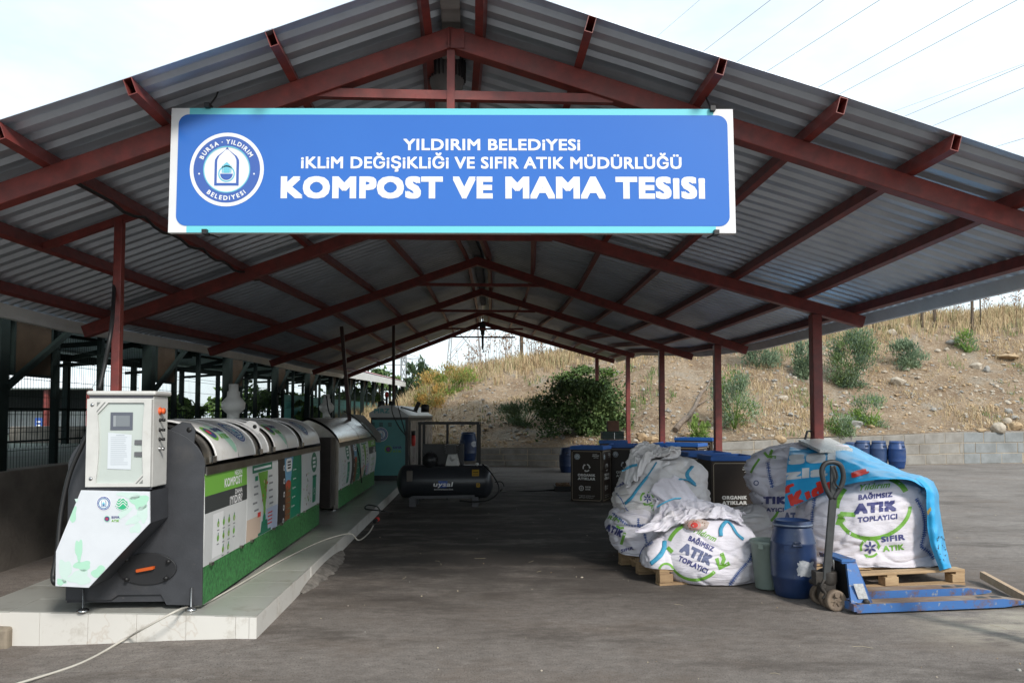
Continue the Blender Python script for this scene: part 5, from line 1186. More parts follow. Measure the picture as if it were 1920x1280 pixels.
mb = MB(); q = PB(786, 760, VT+.7); mb.beam(q + UPV*.08, q + B(-.09, 0, -.12), .09, .09, 0, (1, 0, 0)); mb.beam(PB(752, 763, VT+.4), PB(782, 772, VT+.8), .03, .03, 0); mb.build('handle_lever', M_black, tm)
mb = MB(); q = PB(725, 744, VT+.6); mb.tube([q - UPV*.2, q], .03, 8, 0); mb.lathe([(.04, 0), (.045, .05), (.04, .11), (0, .13)], q, 12, 1); mb.build('beacon', [M_black, M_print_r], tm)
mb = MB(); q = PB(771, 824, VT+.1) + B(.05, 0); mb.lathe([(0, -.14), (.04, -.14), (.05, .0), (.045, .10), (0, .11)], q, 12, 0); mb.lathe([(0, .10), (.045, .10), (.05, .2), (0, .2)], q, 12, 1); mb.build('socket_plug', [M_print_r, M_black], tm)
# hanging wires and the cable on the floor
for i, pts in enumerate(([(738, 738, 16.3), (735, 770, 16.5), (748, 800, 16.8), (762, 820, 16.8), (765, 850, 16.8), (770, 880, 16.7)], [(742, 745, 16.3), (750, 775, 16.5), (758, 805, 16.7), (762, 822, 16.75)], [(612, 742, 14.0), (618, 775, 13.9), (640, 800, 13.7), (660, 822, 13.4), (672, 850, 13.2), (678, 905, 13.2)], [(644, 770, 14.5), (668, 785, 14.6), (700, 818, 15.4), (706, 826, 15.6)])):
    tag(MB().tube(catmull([PB(*p) for p in pts], 6), .012, 5, 0).build('hanging_wire', M_black), ['black wire hanging from the far left post down the turquoise cabinet', 'short black wire looping to the turquoise cabinet corner', 'black wire draped from the rear fan over the polished hood', 'black wire lying along the top of the polished hood'][i], 'wire')
gp_ = [G(20, 1285, .02-.06), G(150, 1243, .015-.07), G(230, 1200, .02-.05), P(268, 1178, 5.33), P(330, 1145, 5.36), G(352, 1138, PZ+.012), G(383, 1131, PZ+.01), G(440, 1100, PZ+.01), G(520, 1054, PZ+.01), G(600, 1015, PZ+.01), G(655, 1000, PZ+.012), G(672, 1012, PZ*.6), G(690, 1000, .05), G(700, 985, .12)]
tag(MB().tube(catmull(gp_, 8), .0085, 6, 0).build('extension_cable', mat('cream cable', (.55, .52, .46), .5, 0, .05)), 'cream extension cable running across the asphalt and up over the plinth', 'cable')
gq = [G(702, 976, .14), G(712, 962, PZ+.01), G(708, 950, PZ+.01), G(690, 946, PZ+.01), G(685, 953, PZ+.01), G(705, 956, PZ+.01), G(722, 958, PZ+.01), G(735, 962, .02)]
tag(MB().tube(catmull(gq, 8), .010, 6, 0).build('extension_cable', M_black), 'short black cable looped on the plinth edge in front of the compressor', 'cable')
mb = MB(); q = G(702, 978, .13); mb.tube([q, q+Vector((.02, .06, .02))], .025, 8, 0); mb.tube([q + Vector((.02, .06, .02)), q+Vector((.03, .10, .03))], .032, 8, 1); tag(mb.build('cable_coupler', [M_black, M_print_r]), 'red and black cable plug coupler lying on the plinth edge', 'plug')
# ------------------------------------------------------------------ compressor
YC = 13.45; cp = world_thing('air_compressor', 'dark grey horizontal tank air compressor with pump on top beside the plinth', 'compressor', Vector((P(835, 945, YC).x, YC, 0)))
x0, x1 = P(744, 905, YC).x, P(925, 905, YC).x; zc_, R = .43, .30; prof = []
for k in range(9): t = PI/2*k/8; prof.append((R*math.sin(t), -.16*math.cos(t)))
L = x1-x0-.32; M90 = Matrix.Rotation(PI/2, 3, 'Y'); M_tank = mat('tank charcoal', (.035, .039, .046), .32, .1, .12, 3, (.028, .03, .035))
prof = prof + [(R, L*.5)] + [(r, L - z) for r, z in prof[::-1]]
mb = MB(); mb.lathe(prof, (x0+.16, YC+.05, zc_), 40, 0, M90); tank = mb
bv = BVHTree.FromPolygons([tuple(v) for v in mb.v], mb.f); fnc = px_on(bv, .0018)
put(mb, [rect(822, -911, 839, -901), poly([(822, -911), (839, -911), (836, -914), (825, -914)])], fnc, 1, 1, 2.5); put(mb, text('uysal', 831, -907, 9.0, 36, .02, 0, .2), fnc, 2, 2, 2.5); put(mb, text('KOMPRESÖR', 832, -917, 2.2, 36, .03), fnc, 2, 2, 2.5)
put(mb, rect(885, -892, 898, -880), fnc, 3, 1, 2.5); put(mb, [rect(886.5, -886, 896.5, -884.5), rect(886.5, -890, 896.5, -888.8)], fnc, 4, 2, 2.5); put(mb, rrect(893, -913, 900, -905, 2), fnc, 3, 1, 2.5); put(mb, ring(896.5, -908.5, 1.2, 2.0), fnc, 4, 2)
mb.build('tank', [M_tank, M_print_b, M_print_w, mat('print amber', (.42, .26, .03), .5, 0, 0), M_blk], cp, flip=False)
for px in (774, 891):
    mb = MB(); q = P(px, 945, YC-.12); mb.box((q.x, YC-.14, .085), (.115, .05, .17), 0); mb.box((q.x, YC+.24, .085), (.115, .05, .17), 0); mb.box((q.x, YC+.05, .155), (.11, .38, .03), 0); mb.build('leg', mat('leg grey', (.09, .09, .10), .5, .1, .1), cp)
mb = MB(); mb.beam(Vector((P(774, 930, YC).x, YC-.16, .165)), Vector((P(891, 930, YC).x, YC-.16, .185)), .02, .05, 0); mb.build('stretcher', MATS['leg grey'], cp)
mb = MB(); q = P(832, 853, YC+.1); mb.box((q.x-.02, YC+.22, q.z), (.76, .03, .40), 0); mb.build('belt_guard', mat('belt guard black', (.02, .021, .024), .45, 0, .1), cp, .01)
mb = MB(); q = P(806, 862, YC); mb.lathe([(0, -.16), (.08, -.16), (.12, -.13), (.125, .0), (.125, .12), (0, .14)], (q.x, YC+.02, q.z), 26, 0, Matrix.Rotation(PI/2, 3, 'X'))
for k in range(20):
    t = 2*PI*k/20; mb.beam(Vector((q.x+math.cos(t)*.128, YC-.10, q.z+math.sin(t)*.128)), Vector((q.x+math.cos(t)*.128, YC+.12, q.z+math.sin(t)*.128)), .008, .02, 0, (math.cos(t), 0, math.sin(t)))
mb.lathe([(0, -.17), (.05, -.17), (.06, -.16), (.06, -.15)], (q.x, YC+.02, q.z), 18, 0, Matrix.Rotation(-PI/2, 3, 'X')); mb.build('motor', mat('motor black', (.02, .02, .022), .4, .1, .1), cp)
q0, q1 = P(837, 873, YC-.12), P(859, 851, YC-.12); cxp = (q0.x+q1.x)/2
mb = MB(); mb.prism([(q0.x-.02, q0.z), (q1.x+.02, q0.z), (q1.x-.03, q1.z), (q0.x+.03, q1.z)], lambda a, b, d: Vector((a, YC-.14+d, b)), 0, .26, 0); mb.lathe([(0, .012), (.045, .01), (.05, 0)], (cxp-.0, YC-.14, (q0.z+q1.z)/2+.03), 18, 0, Matrix.Rotation(PI/2, 3, 'X')); mb.build('crankcase', mat('cast silver', (.38, .38, .37), .45, .5, .1), cp, .012)
mb = MB(); z = q1.z
for k in range(8): mb.box((cxp-.02, YC-.02, z+.012+.02*k), (.24 if k % 2 else .21, .26, .012), 0)
mb.box((cxp-.02, YC-.02, z+.085), (.17, .2, .17), 0); mb.build('cylinder_head', MATS['motor black'], cp)
mb = MB(); q = P(844, 875, YC); mb.box((q.x-.08, YC+.05, q.z-.015), (.95, .30, .035), 0); mb.build('mounting_plate', MATS['motor black'], cp)
mb = MB(); q = P(768, 892, YC-.25); mb.box((q.x, YC-.26, q.z), (.10, .08, .19), 0); mb.build('pressure_switch', mat('taupe box', (.12, .105, .09), .5, 0, .1), cp, .012)
mb = MB(); q = P(895, 869, YC); mb.lathe([(0, .02), (.028, .02), (.03, 0), (.03, -.02)], (q.x, YC-.12, q.z), 16, 0, Matrix.Rotation(PI/2, 3, 'X')); mb.build('gauge', mat('gauge face', (.5, .5, .48), .4, 0, 0), cp)
hp = catmull([P(905, 870, YC-.1), P(920, 885, YC-.2), P(935, 910, YC-.3), P(932, 925, YC-.35), P(915, 937, YC-.35), P(890, 940, YC-.3), P(862, 938, YC-.25)], 8)
tag(MB().tube(hp, .014, 6, 0).build('air_hose', M_black), 'black air hose curling at the right end of the compressor', 'hose')
hp = catmull([P(928, 903, YC), P(940, 903, YC), P(945, 912, YC), P(938, 920, YC), G(945, 921, .012), G(1000, 920, .012), G(1045, 917, .012)], 8)
tag(MB().tube(hp, .012, 6, 0).build('air_hose', M_black), 'thin black hose running right across the floor from the compressor', 'hose')
# dark table frame behind
fr = world_thing('steel_frame', 'open black square-tube frame standing behind the compressor', 'frame', P(840, 870, 14.4) * 1)
mb = MB(); Yf = 14.5; t = .05; zt = P(840, 793, Yf).z
for px in (787, 896):
    for Yk in (Yf, Yf+.75):
        q = P(px, 800, Yf); m_ = MB(); m_.beam(Vector((q.x, Yk, 0)), Vector((q.x, Yk, zt-t/2)), t, t, 0, (0, 1, 0)); m_.build('leg', M_black, fr)
xa, xb = P(784, 800, Yf).x, P(898.5, 800, Yf).x
m_ = MB(); m_.beam(Vector((xa, Yf, zt)), Vector((xb, Yf, zt)), t, t, 0); m_.beam(Vector((xa, Yf+.75, zt)), Vector((xb, Yf+.75, zt)), t, t, 0)
for x in (xa+t/2, xb-t/2): m_.beam(Vector((x, Yf+t/2+.001, zt)), Vector((x, Yf+.75-t/2-.001, zt)), t*.98, t*.98, 0)
m_.build('top_frame', M_black, fr)
m_ = MB(); q = P(839, 800, Yf); m_.beam(Vector((q.x, Yf+.002, .0)), Vector((q.x, Yf+.002, zt-t/2)), t*.9, t*.9, 0, (0, 1, 0)); m_.build('upright', M_black, fr)
q = P(795, 800, Yf); m_ = MB(); m_.beam(Vector((q.x, Yf+.004, .0)), Vector((q.x, Yf+.004, zt-t/2)), t*.9, t*.9, 0, (0, 1, 0)); m_.build('upright', M_black, fr)
# ------------------------------------------------------------------ blue drums
M_drum = mat('blue drum plastic', (.016, .055, .19), .38, 0, .1, 2.5, (.012, .042, .15), .03, 60)
M_drum_d = mat('dark blue drum plastic', (.018, .040, .115), .36, 0, .12, 2.5, (.013, .03, .085), .03, 60)
for m_ in (M_drum, M_drum_d): wear(m_, [(7, .58, .72, (.11, .13, .17), .6, (2, 0, 1)), (30, .68, .72, (.25, .26, .28), .7, (0, 3, 0)), (2.0, .52, .7, (.075, .085, .10), .5, (4, 0, 0))])
def drum(name, label, loc, r, h, m, group=None, rz=0., detail=False, marks=None):
    th = world_thing(name, label, 'drum', loc, group) if detail or marks else thing(name, label, 'drum', loc, rz, group)
    o = Vector(loc) if th.get('world_kids') else Vector((0, 0, 0)); k = r; s = h
    prof = [(0, 0), (k*.74, 0), (k*.80, s*.015), (k*.86, s*.10), (k*.945, s*.25), (k*.975, s*.268), (k*.96, s*.282), (k, s*.42), (k, s*.58), (k*.97, s*.70), (k*.985, s*.712), (k*.96, s*.726), (k*.87, s*.85), (k*.80, s*.905), (k*.78, s*.925)]
    mb = MB(); mb.lathe(prof, o, 40, 0); body = mb
    if marks:
        bv = BVHTree.FromPolygons([tuple(v) for v in mb.v], mb.f); marks(mb, px_on(bv, .0015))
        mb.build('body', [m, mat('torn label', (.52, .53, .55), .6, 0, .25, 22, (.30, .32, .36)), mat('drum recess', (.012, .03, .09), .5, 0, 0)], th, flip=False)
    else: mb.build('body', m, th)
    mb = MB(); mb.lathe([(k*.78, s*.92), (k*.84, s*.922), (k*.845, s*.945), (k*.80, s*.95), (k*.80, s*.995), (k*.76, s), (k*.74, s*.975), (k*.0, s*.965)], o, 40, 0); mb.build('lid', m, th)
    if detail:
        mb = MB(); mb.lathe([(k*.845, s*.935), (k*.865, s*.938), (k*.865, s*.952), (k*.845, s*.955)], o, 40, 0); mb.build('clamp_ring', mat('dull ring', (.22, .27, .36), .4, .3, .1), th)
    else:
        for a in (-PI/2-.1, PI/2): 
            mb = MB(); d = Vector((math.cos(a), math.sin(a), 0)); c = o + d*(k*.90) + UPV*s*.80; mb.box(c, (k*.42, k*.12, s*.065), 0); mb.box(c - d*.0 + Vector((0, -.005 if a < 0 else .005, 0)), (k*.26, k*.13, s*.03), 1); mb.build('handle', [m, M_black], th)
    return th
gdr = G(1488, 1124); cdr = Vector((P(1488, 1100, gdr.y+.17).x, gdr.y+.17, 0))
def dm(mb, fn):
    rr = random.Random(6); o = []
    for k in range(30):
        t = 2*PI*k/30; r = 1+.22*rr.uniform(-1, 1); o.append((1511+17*r*math.copysign(abs(math.cos(t))**.5, math.cos(t))*.95, -(1066+14*r*math.copysign(abs(math.sin(t))**.6, math.sin(t)))))
    put(mb, poly(o), fn, 1, 1, 2.0)
    put(mb, rrect(1470, -1034, 1493, -1022, 3), fn, 2, 1, 2.0); put(mb, rrect(1475, -1023, 1488, -1014, 4), fn, 2, 1, 2.0)
d0 = drum('blue_drum', 'dark blue plastic drum with torn white label beside the pallet jack', cdr, .197, .672, M_drum_d, detail=True, marks=dm)
mb = MB(); q = cdr + Vector((-.035, -.196, .47)); mb.box(q, (.085, .02, .016), 0); mb.box(q+UPV*.028, (.06, .02, .012), 0); mb.build('handle', M_drum_d, d0, .004)
far = [(1605, 876, 'leftmost of the blue drums by the block wall, mostly hidden by the tarp', .24), (1626, 877, 'faded blue drum with handle slot, second from left by the block wall', .25), (1656, 878, 'faded blue drum with handle slot between two drums by the block wall', .25), (1690, 879, 'bright blue drum at the right end of the row by the block wall', .255)]
for i, (px, py, lab, r) in enumerate(far):
    q = G(px, py); drum('blue_drum', lab, q+Vector((0, .25, 0)), r, .84 if i else .78, M_drum if i == 3 else mat('faded drum plastic', (.035, .07, .17), .42, 0, .1, 2.5), None, .2*i)
for px, lab in ((1064, 'dark blue drum left of the brown bins, in front of the other'), (1077, 'dark blue drum hidden mostly behind the first brown bin')):
    drum('blue_drum', lab, G(px, 885)+Vector((0, .4 if px > 1070 else 0, 0)), .24, .70, M_drum_d)
q = P(878, 862, 22.6); blk = tag(MB().box((q.x, 22.6, q.z/2-.02), (.7, .6, q.z+.0), 0).build('concrete_block', M_conc, bevel=.02), 'rough concrete block under the blue drum behind the compressor', 'block')
def dm2(mb, fn): put(mb, disc(889, -832, 5.5, 14), fn, 1, 1, 2.0)
drum('blue_drum', 'dark blue drum with pale round sticker standing behind the black frame', (q.x, 22.6, q.z-.02), .26, .86, M_drum_d, detail=True, marks=dm2)

# ------------------------------------------------------------------ brown organic-waste bins with blue liners
M_binb = mat('bin brown', (.028, .017, .011), .5, 0, .12, 3); M_liner = mat('bin liner blue', (.022, .12, .42), .45, 0, .08, 3); M_line = mat('bin border line', (.40, .33, .24), .5, 0, 0); M_binw = mat('bin print', (.68, .68, .66), .5, 0, 0)
def bin_(label, x, y, rz, w=.62, d=.62, h=1.0, sides='fr'):
    th = thing('waste_bin', label, 'bin', (x, y, 0), rz, 'brown organic waste bins beside the bags')
    mb = MB(); t = .02
    for c, s in (((0, -d/2+t/2, h/2), (w, t, h)), ((0, d/2-t/2, h/2), (w, t, h)), ((-w/2+t/2, 0, h/2), (t, d-2*t, h)), ((w/2-t/2, 0, h/2), (t, d-2*t, h)), ((0, 0, .02), (w-2*t, d-2*t, .03))): mb.box(c, s, 0)
    f1 = lambda a, b, l: Vector((a-w/2, -d/2-.0012*l, b)); f2 = lambda a, b, l: Vector((w/2+.0012*l, a-d/2, b))
    for fn, ww in ((f1, w), (f2, d)):
        e = .03
        put(mb, [stroke([(e+.02, e), (ww-e-.02, e), (ww-e, e+.02), (ww-e, h-e-.02), (ww-e-.02, h-e), (e+.02, h-e), (e, h-e-.02), (e, e+.02), (e+.02, e)], .008)], fn, 1, 1)
        if sides == 'fr': put_emblem(mb, .13, h-.13, .055, fn, 2, 3, 3, False, 1)
        put(mb, text('OKTAY', ww-.13, h-.11, .028, .13, .03, 0, .2), fn, 2, 1); put(mb, [rect(ww-.19, h-.085, ww-.10, h-.078), stroke([(ww-.17, h-.15), (ww-.12, h-.14), (ww-.08, h-.148)], .008)], fn, 2, 1)
        put(mb, recycle(ww/2, h*.655, .075, .3) if sides == 'fr' else [], fn, 2, 1)
        put(mb, text('ORGANiK', ww/2, h*.515, .052, .34, .05), fn, 2, 1); put(mb, text('ATIKLAR', ww/2, h*.445, .052, .34, .05), fn, 2, 1)
        put(mb, ring(ww/2-.10, h*.26, .035, .048, n=20), fn, 2, 1); put(mb, flower(ww/2-.10, h*.26, .035), fn, 2, 1); put(mb, text('SIFIR', ww/2+.03, h*.285, .030, .11, .02), fn, 2, 1); put(mb, text('ATIK', ww/2+.025, h*.24, .030, .10, .02), fn, 2, 1)
        put(mb, text('"organik atıklarınızı', ww/2, h*.12, .018, .31, .01), fn, 2, 1); put(mb, text('gübreye dönüşüyor"', ww/2, h*.085, .018, .29, .01), fn, 2, 1)
    mb.build('body', [M_binb, M_line, M_binw, mat('bin emblem blue', (.06, .16, .25), .5, 0, 0)], th, flip=False)
    mb = MB(); t2 = .012; i = t+.004; hh = .07
    for sx in (-1, 1): mb.box((sx*(w/2-i), 0, h-.20+hh/2), (t2, d-2*i, .40+hh), 0); mb.box((0, sx*(d/2-i), h-.20+hh/2), (w-2*i-t2, t2, .40+hh), 0)
    for sx in (-1, 1): mb.box((sx*(w/2+.004), 0, h+hh*.5), (.012, d+.02, hh*.9), 0); mb.box((0, sx*(d/2+.004), h+hh*.5), (w-.002, .012, hh*.9), 0)
    mb.box((0, 0, h-.35), (w-2*i-.02, d-2*i-.02, .02), 0); mb.build('liner', M_liner, th)
    return th
def bin_px(label, px, py_top, Z, rz, **k):
    q = P(px, py_top, Z); bin_(label, q.x, Z, rz, **k)
bin_px('brown bin with complete white lettering, leftmost at the front beside the aisle', 1108, 838, 14.35, math.radians(-22), h=.97)
bin_px('brown bin second from the aisle, its lettering cut off by the white bags', 1174, 835, 15.0, math.radians(-14), h=.98)
bin_px('brown bin behind the crumpled white bag top, third from the aisle', 1222, 840, 14.2, math.radians(-4), h=.97)
bin_px('brown bin with emblem on its side panel beside the fourth red post', 1275, 833, 15.6, math.radians(-32), w=.95, h=.98)
bin_px('brown bin farthest back, showing only its blue rim beside the red post', 1308, 823, 18.6, math.radians(-34), w=.95, h=1.0)
bin_px('brown bin nearest the camera with big lettering above the front white bag', 1362, 856, 10.35, math.radians(3), w=.62, d=.6, h=1.0, sides='n')
bin_px('brown bin directly behind the nearest one, only its blue rim visible', 1318, 853, 11.3, math.radians(4), w=.62, h=1.0)
bin_px('brown bin at the back carrying the dark green crate', 1150, 838, 17.2, math.radians(-8), h=.98)
q = P(1148, 829, 17.2); mb = MB(); mb.box((q.x, 17.2, 1.06+.10), (.48, .40, .18), 0); mb.box((q.x, 17.2-.2, 1.18), (.49, .02, .03), 0); mb.box((q.x+.02, 17.0-.012, 1.15), (.02, .01, .16), 1); tag(mb.build('storage_crate', [mat('dark green crate', (.012, .035, .03), .5, 0, .1), M_steel], bevel=.01), 'dark green crate with a pale strap standing on the rear brown bin', 'crate')
mb = MB(); mb.box((q.x+.02, 17.25, 1.255+.12), (.26, .24, .24), 0); mb.box((q.x+.02, 17.12, 1.255+.20), (.262, .015, .03), 0); tag(mb.build('wooden_box', mat('brown box wood', (.16, .075, .045), .7, 0, .15, 6), bevel=.006), 'small reddish brown wooden box on top of the green crate', 'box')
# shallow dark tray with scraps
q = G(1057, 921); tr_ = world_thing('scrap_tray', 'shallow black tray of brown scraps on the floor left of the bins', 'tray', q)
mb = MB(); w_, d_, h_ = .34, .6, .11
for c, s in (((0, 0, .01), (w_, d_, .02)), ((0, -d_/2, h_/2), (w_, .02, h_)), ((0, d_/2, h_/2), (w_, .02, h_)), ((-w_/2, 0, h_/2), (.02, d_, h_)), ((w_/2, 0, h_/2), (.02, d_, h_))): mb.box(q + Vector(c) + Vector((0, .3, 0)), s, 0)
mb.build('tray_body', M_black, tr_)
mb = MB(); rr = random.Random(12)
for k in range(160):
    vs, fs = pebble_mesh(rr, rr.uniform(.015, .035)); o = q + Vector((rr.uniform(-.15, .15), .3+rr.uniform(-.27, .27), rr.uniform(.09, .13))); mb.add([v+o for v in vs], fs, 0)
tag(mb.build('scraps', mat('brown scraps', (.22, .13, .07), .9, 0, .3, 20), tr_, flip=False), kind='stuff')
# white sheets on the ground by the rear wall
mb = MB(); a, b = G(918, 873), G(974, 870); mb.add([a+UPV*.03, b+UPV*.05, b+Vector((0, 1.0, .09)), a+Vector((0, 1.0, .06))] , [(0, 1, 2, 3)], 0); o = mb.build('metal_sheet', mat('bare white sheet', (.62, .64, .66), .3, .2, .1, 2)); md = o.modifiers.new('solid', 'SOLIDIFY'); md.thickness = .02; tag(o, 'pale metal sheet lying on the ground at the foot of the rear wall', 'sheet')

# ------------------------------------------------------------------ pallets
M_wood = mat('pallet wood', (.50, .35, .20), .8, 0, .2, 3, (.34, .22, .12), .25, 30, (1, 7, 7)); M_wood_o = mat('old pallet wood', (.40, .27, .15), .85, 0, .2, 3, (.25, .16, .09), .25, 30, (1, 7, 7))
def pallet(label, c, rz, lx, ly, m):
    th = thing('wooden_pallet', label, 'pallet', c, rz)
    rr = random.Random(int(lx*1000))
    for y in (-ly/2+.05, 0, ly/2-.05):
        mb = MB(); mb.box((0, y, .0125), (lx, .10, .022), 0); mb.build('bottom_board', m, th)
        for x in (-lx/2+.07, 0, lx/2-.07): mb = MB(); mb.box((x, y, .066), (.14+rr.uniform(-.01, .01), .10, .078), 0); mb.build('block', m, th, .003)
    for x in (-lx/2+.05, 0, lx/2-.05): mb = MB(); mb.box((x, 0, .1165), (.10, ly, .021), 0); mb.build('stringer', m, th)
    n = 5
    for k in range(n): mb = MB(); mb.box((0, -ly/2+.06+(ly-.12)*k/(n-1), .139), (lx, .12, .022), 0); mb.build('deck_board', m, th, .002)
    return th
a, b = G(1530, 1110), G(1810, 1096); rz = math.atan2(b.y-a.y, b.x-a.x); lx = (b-a).length; c = (a+b)/2 + Vector((-math.sin(rz), math.cos(rz), 0))*.55
pallet('new pale wooden pallet under the big white bag behind the pallet jack', c, rz, lx, 1.1, M_wood)
a, b = G(1237, 1098), G(1425, 1088); rz = math.atan2(b.y-a.y, b.x-a.x); lx = (b-a).length; c = (a+b)/2 + Vector((-math.sin(rz), math.cos(rz), 0))*.55
pallet('weathered wooden pallet under the slumped front white bag', c, rz, lx, 1.1, M_wood_o)
# brown cardboard under the left bag
q = G(1190, 1062); mb = MB(); mb.box(q + Vector((.28, .45, .09)), (.62, .9, .18), 0); mb.box(q + Vector((.28, .0, .17)), (.63, .03, .05), 0); tag(mb.build('cardboard_box', mat('tan cardboard', (.36, .24, .13), .85, 0, .12, 4), bevel=.02), 'flattened tan cardboard box squeezed under the lower left white bag', 'box')

# ------------------------------------------------------------------ big woven bags
def bagmat(name, a, b):
    seed_ = len(name)
    m = mat(name, a, .62, 0, .1, 2.2, b, 0, 1, (1, 1, 1), .3); n = m.node_tree; bs = n.nodes['Principled BSDF']; L = n.links
    t = node(m, 'ShaderNodeTexCoord'); w1 = node(m, 'ShaderNodeTexNoise'); w1.inputs['Scale'].default_value = 9; w1.inputs['Detail'].default_value = 8; w1.inputs['Roughness'].default_value = .6
    mp_ = node(m, 'ShaderNodeMapping'); mp_.inputs['Scale'].default_value = (.6, .6, 2.6); b1 = node(m, 'ShaderNodeBump'); b1.inputs['Strength'].default_value = .45; b1.inputs['Distance'].default_value = .03
    L.new(t.outputs['Object'], mp_.inputs['Vector']); L.new(mp_.outputs['Vector'], w1.inputs['Vector']); L.new(w1.outputs['Fac'], b1.inputs['Height'])
    v = node(m, 'ShaderNodeTexChecker'); v.inputs['Scale'].default_value = 260; b2 = node(m, 'ShaderNodeBump'); b2.inputs['Strength'].default_value = .12; b2.inputs['Distance'].default_value = .004
    L.new(t.outputs['Object'], v.inputs['Vector']); L.new(v.outputs['Fac'], b2.inputs['Height']); L.new(b1.outputs['Normal'], b2.inputs['Normal']); L.new(b2.outputs['Normal'], bs.inputs['Normal'])
    wear(m, [(2.4, .54, .72, (.50, .44, .37), .45, (seed_, 1, 0)), (13, .64, .72, (.33, .27, .21), .45, (0, seed_, 2)), (45, .68, .72, (.22, .18, .14), .6, (3, 0, seed_))])
    return m
M_bag = bagmat('woven bag white', (.74, .71, .78), (.66, .635, .69)); M_bag_d = bagmat('woven bag dusty', (.68, .655, .66), (.58, .555, .55))
M_strap = mat('light blue strap', (.06, .36, .56), .6, 0, .15, 30, (.04, .25, .42), .3, 200); M_seam = mat('seam blue', (.05, .10, .32), .6, 0, 0)
BAGM = [M_bag, M_print_n, M_print_g, M_seam, mat('seam white', (.66, .66, .70), .6, 0, 0), mat('bag navy faded', (.09, .11, .22), .6, 0, .25, 30, (.15, .17, .28))]
def crease(p):
    q = p + Vector((noise.noise(p*.7), noise.noise(p*.7+Vector((9, 0, 0))), noise.noise(p*.7+Vector((0, 9, 0)))))*.9
    return max(0, 1-abs(noise.noise(q))/.16)
def ridged(p): return 1-abs(noise.noise(p))*2
def bag(name, label, rows, Y, depth, seed, m=None, nexp=2.6, amp=.05, wr=.014, marks=None, lean=(0, 0), floor=0.0):
    th = world_thing(name, label, 'bag', Vector((P((rows[-1][1]+rows[-1][2])/2, rows[-1][0], Y).x, Y, floor)))
    tab = []
    for y, a, b in rows:
        p, q = P(a, y, Y), P(b, y, Y); tab.append((p.z, (p.x+q.x)/2, (q.x-p.x)/2))
    tab = tab[::-1]; rmax = max(t[2] for t in tab); NL, NS = 96, 184; zs = []
    pts = catmull([Vector(t) for t in tab], max(3, NL//(len(tab)-1))); rings = []; z0, z1 = tab[0][0], tab[-1][0]
    for p in pts:
        t = (p.x-z0)/(z1-z0); ring_ = []; rx = p.z; ry = depth*(.35+.65*rx/rmax)
        cy = Y + lean[1]*t
        for k in range(NS):
            a = 2*PI*k/NS; c, s = math.cos(a), math.sin(a); f = 1/((abs(c)**nexp + abs(s)**nexp)**(1/nexp))
            ring_.append(Vector((p.y + c*f*rx, cy + s*f*ry, p.x)))
        rings.append(ring_)
    def cap(r, s):
        out = []; c = sum(r, Vector())/len(r)
        for k in (.72, .42, .14): out.append([c.lerp(q, k) + Vector((0, 0, s*(1-k*k)*.035)) for q in r])
        return out
    allr = cap(rings[0], -.3)[::-1] + rings + cap(rings[-1], 1.0)
    vs = []; sd = Vector((seed*3.7, seed*1.3, seed)); cx = sum((r[0].x+r[NS//2].x)/2 for r in rings)/len(rings)
    for r in allr:
        c = sum(r, Vector())/len(r)
        for q in r:
            d = (q - Vector((cx, Y, (z0+z1)/2))); d.z *= .5; d.normalize()
            h = amp*fbm(q*2.2+sd, 2) + wr*ridged(Vector((q.x*2.5, q.y*2.5, q.z*13))+sd) * max(0, .3+noise.noise(q*3+sd)) + wr*.8*ridged(q*5+sd)
            h -= crease(q*1.9+sd)*amp*.55 + crease(Vector((q.x*3, q.y*3, q.z*7))+sd*2)*wr*1.3
            w_ = q + d*h
            if w_.z < floor: w_.z = floor + .002
            vs.append(w_)
    n = len(allr); fs = [(j*NS+i, j*NS+(i+1) % NS, (j+1)*NS+(i+1) % NS, (j+1)*NS+i) for j in range(n-1) for i in range(NS)]
    mb = MB(); mb.add(vs, fs, 0, True); o = len(vs); mb.f.append(list(range(NS))[::-1]); mb.m.append(0); mb.sm.append(True); mb.f.append([(n-1)*NS+k for k in range(NS)]); mb.m.append(0); mb.sm.append(True)
    bv = BVHTree.FromPolygons([tuple(v) for v in mb.v], mb.f)
    if marks: marks(mb, px_on(bv, .0028))
    ms = list(BAGM); ms[0] = m or M_bag
    mb.build('sack', ms, th, flip=False)
    return th, bv
def seam(mb, fn, pts, w=5.0):
    pts = [Vector((a, -b, 0)) for a, b in pts]; c = catmull(pts, 8); line = [(p.x, p.y) for p in c]
    put(mb, stroke(line, w), fn, 4, 1, 4); put(mb, stroke(line, w*.28), fn, 3, 2, 4)
    d = 0; last = line[0]
    for i in range(1, len(line)):
        L = math.hypot(line[i][0]-last[0], line[i][1]-last[1])
        if L < 3.2: continue
        tx, ty = (line[i][0]-last[0])/L, (line[i][1]-last[1])/L; k = 0
        while k < L:
            x, y = last[0]+tx*k, last[1]+ty*k; put(mb, stroke([(x-ty*w*.62, y+tx*w*.62), (x+ty*w*.62, y-tx*w*.62)], 1.1), fn, 3, 3); k += 3.2
        last = line[i]
def tr2(shapes, f): return [([f(x, y) for x, y in s[0]],) + tuple(s[1:]) for s in shapes]
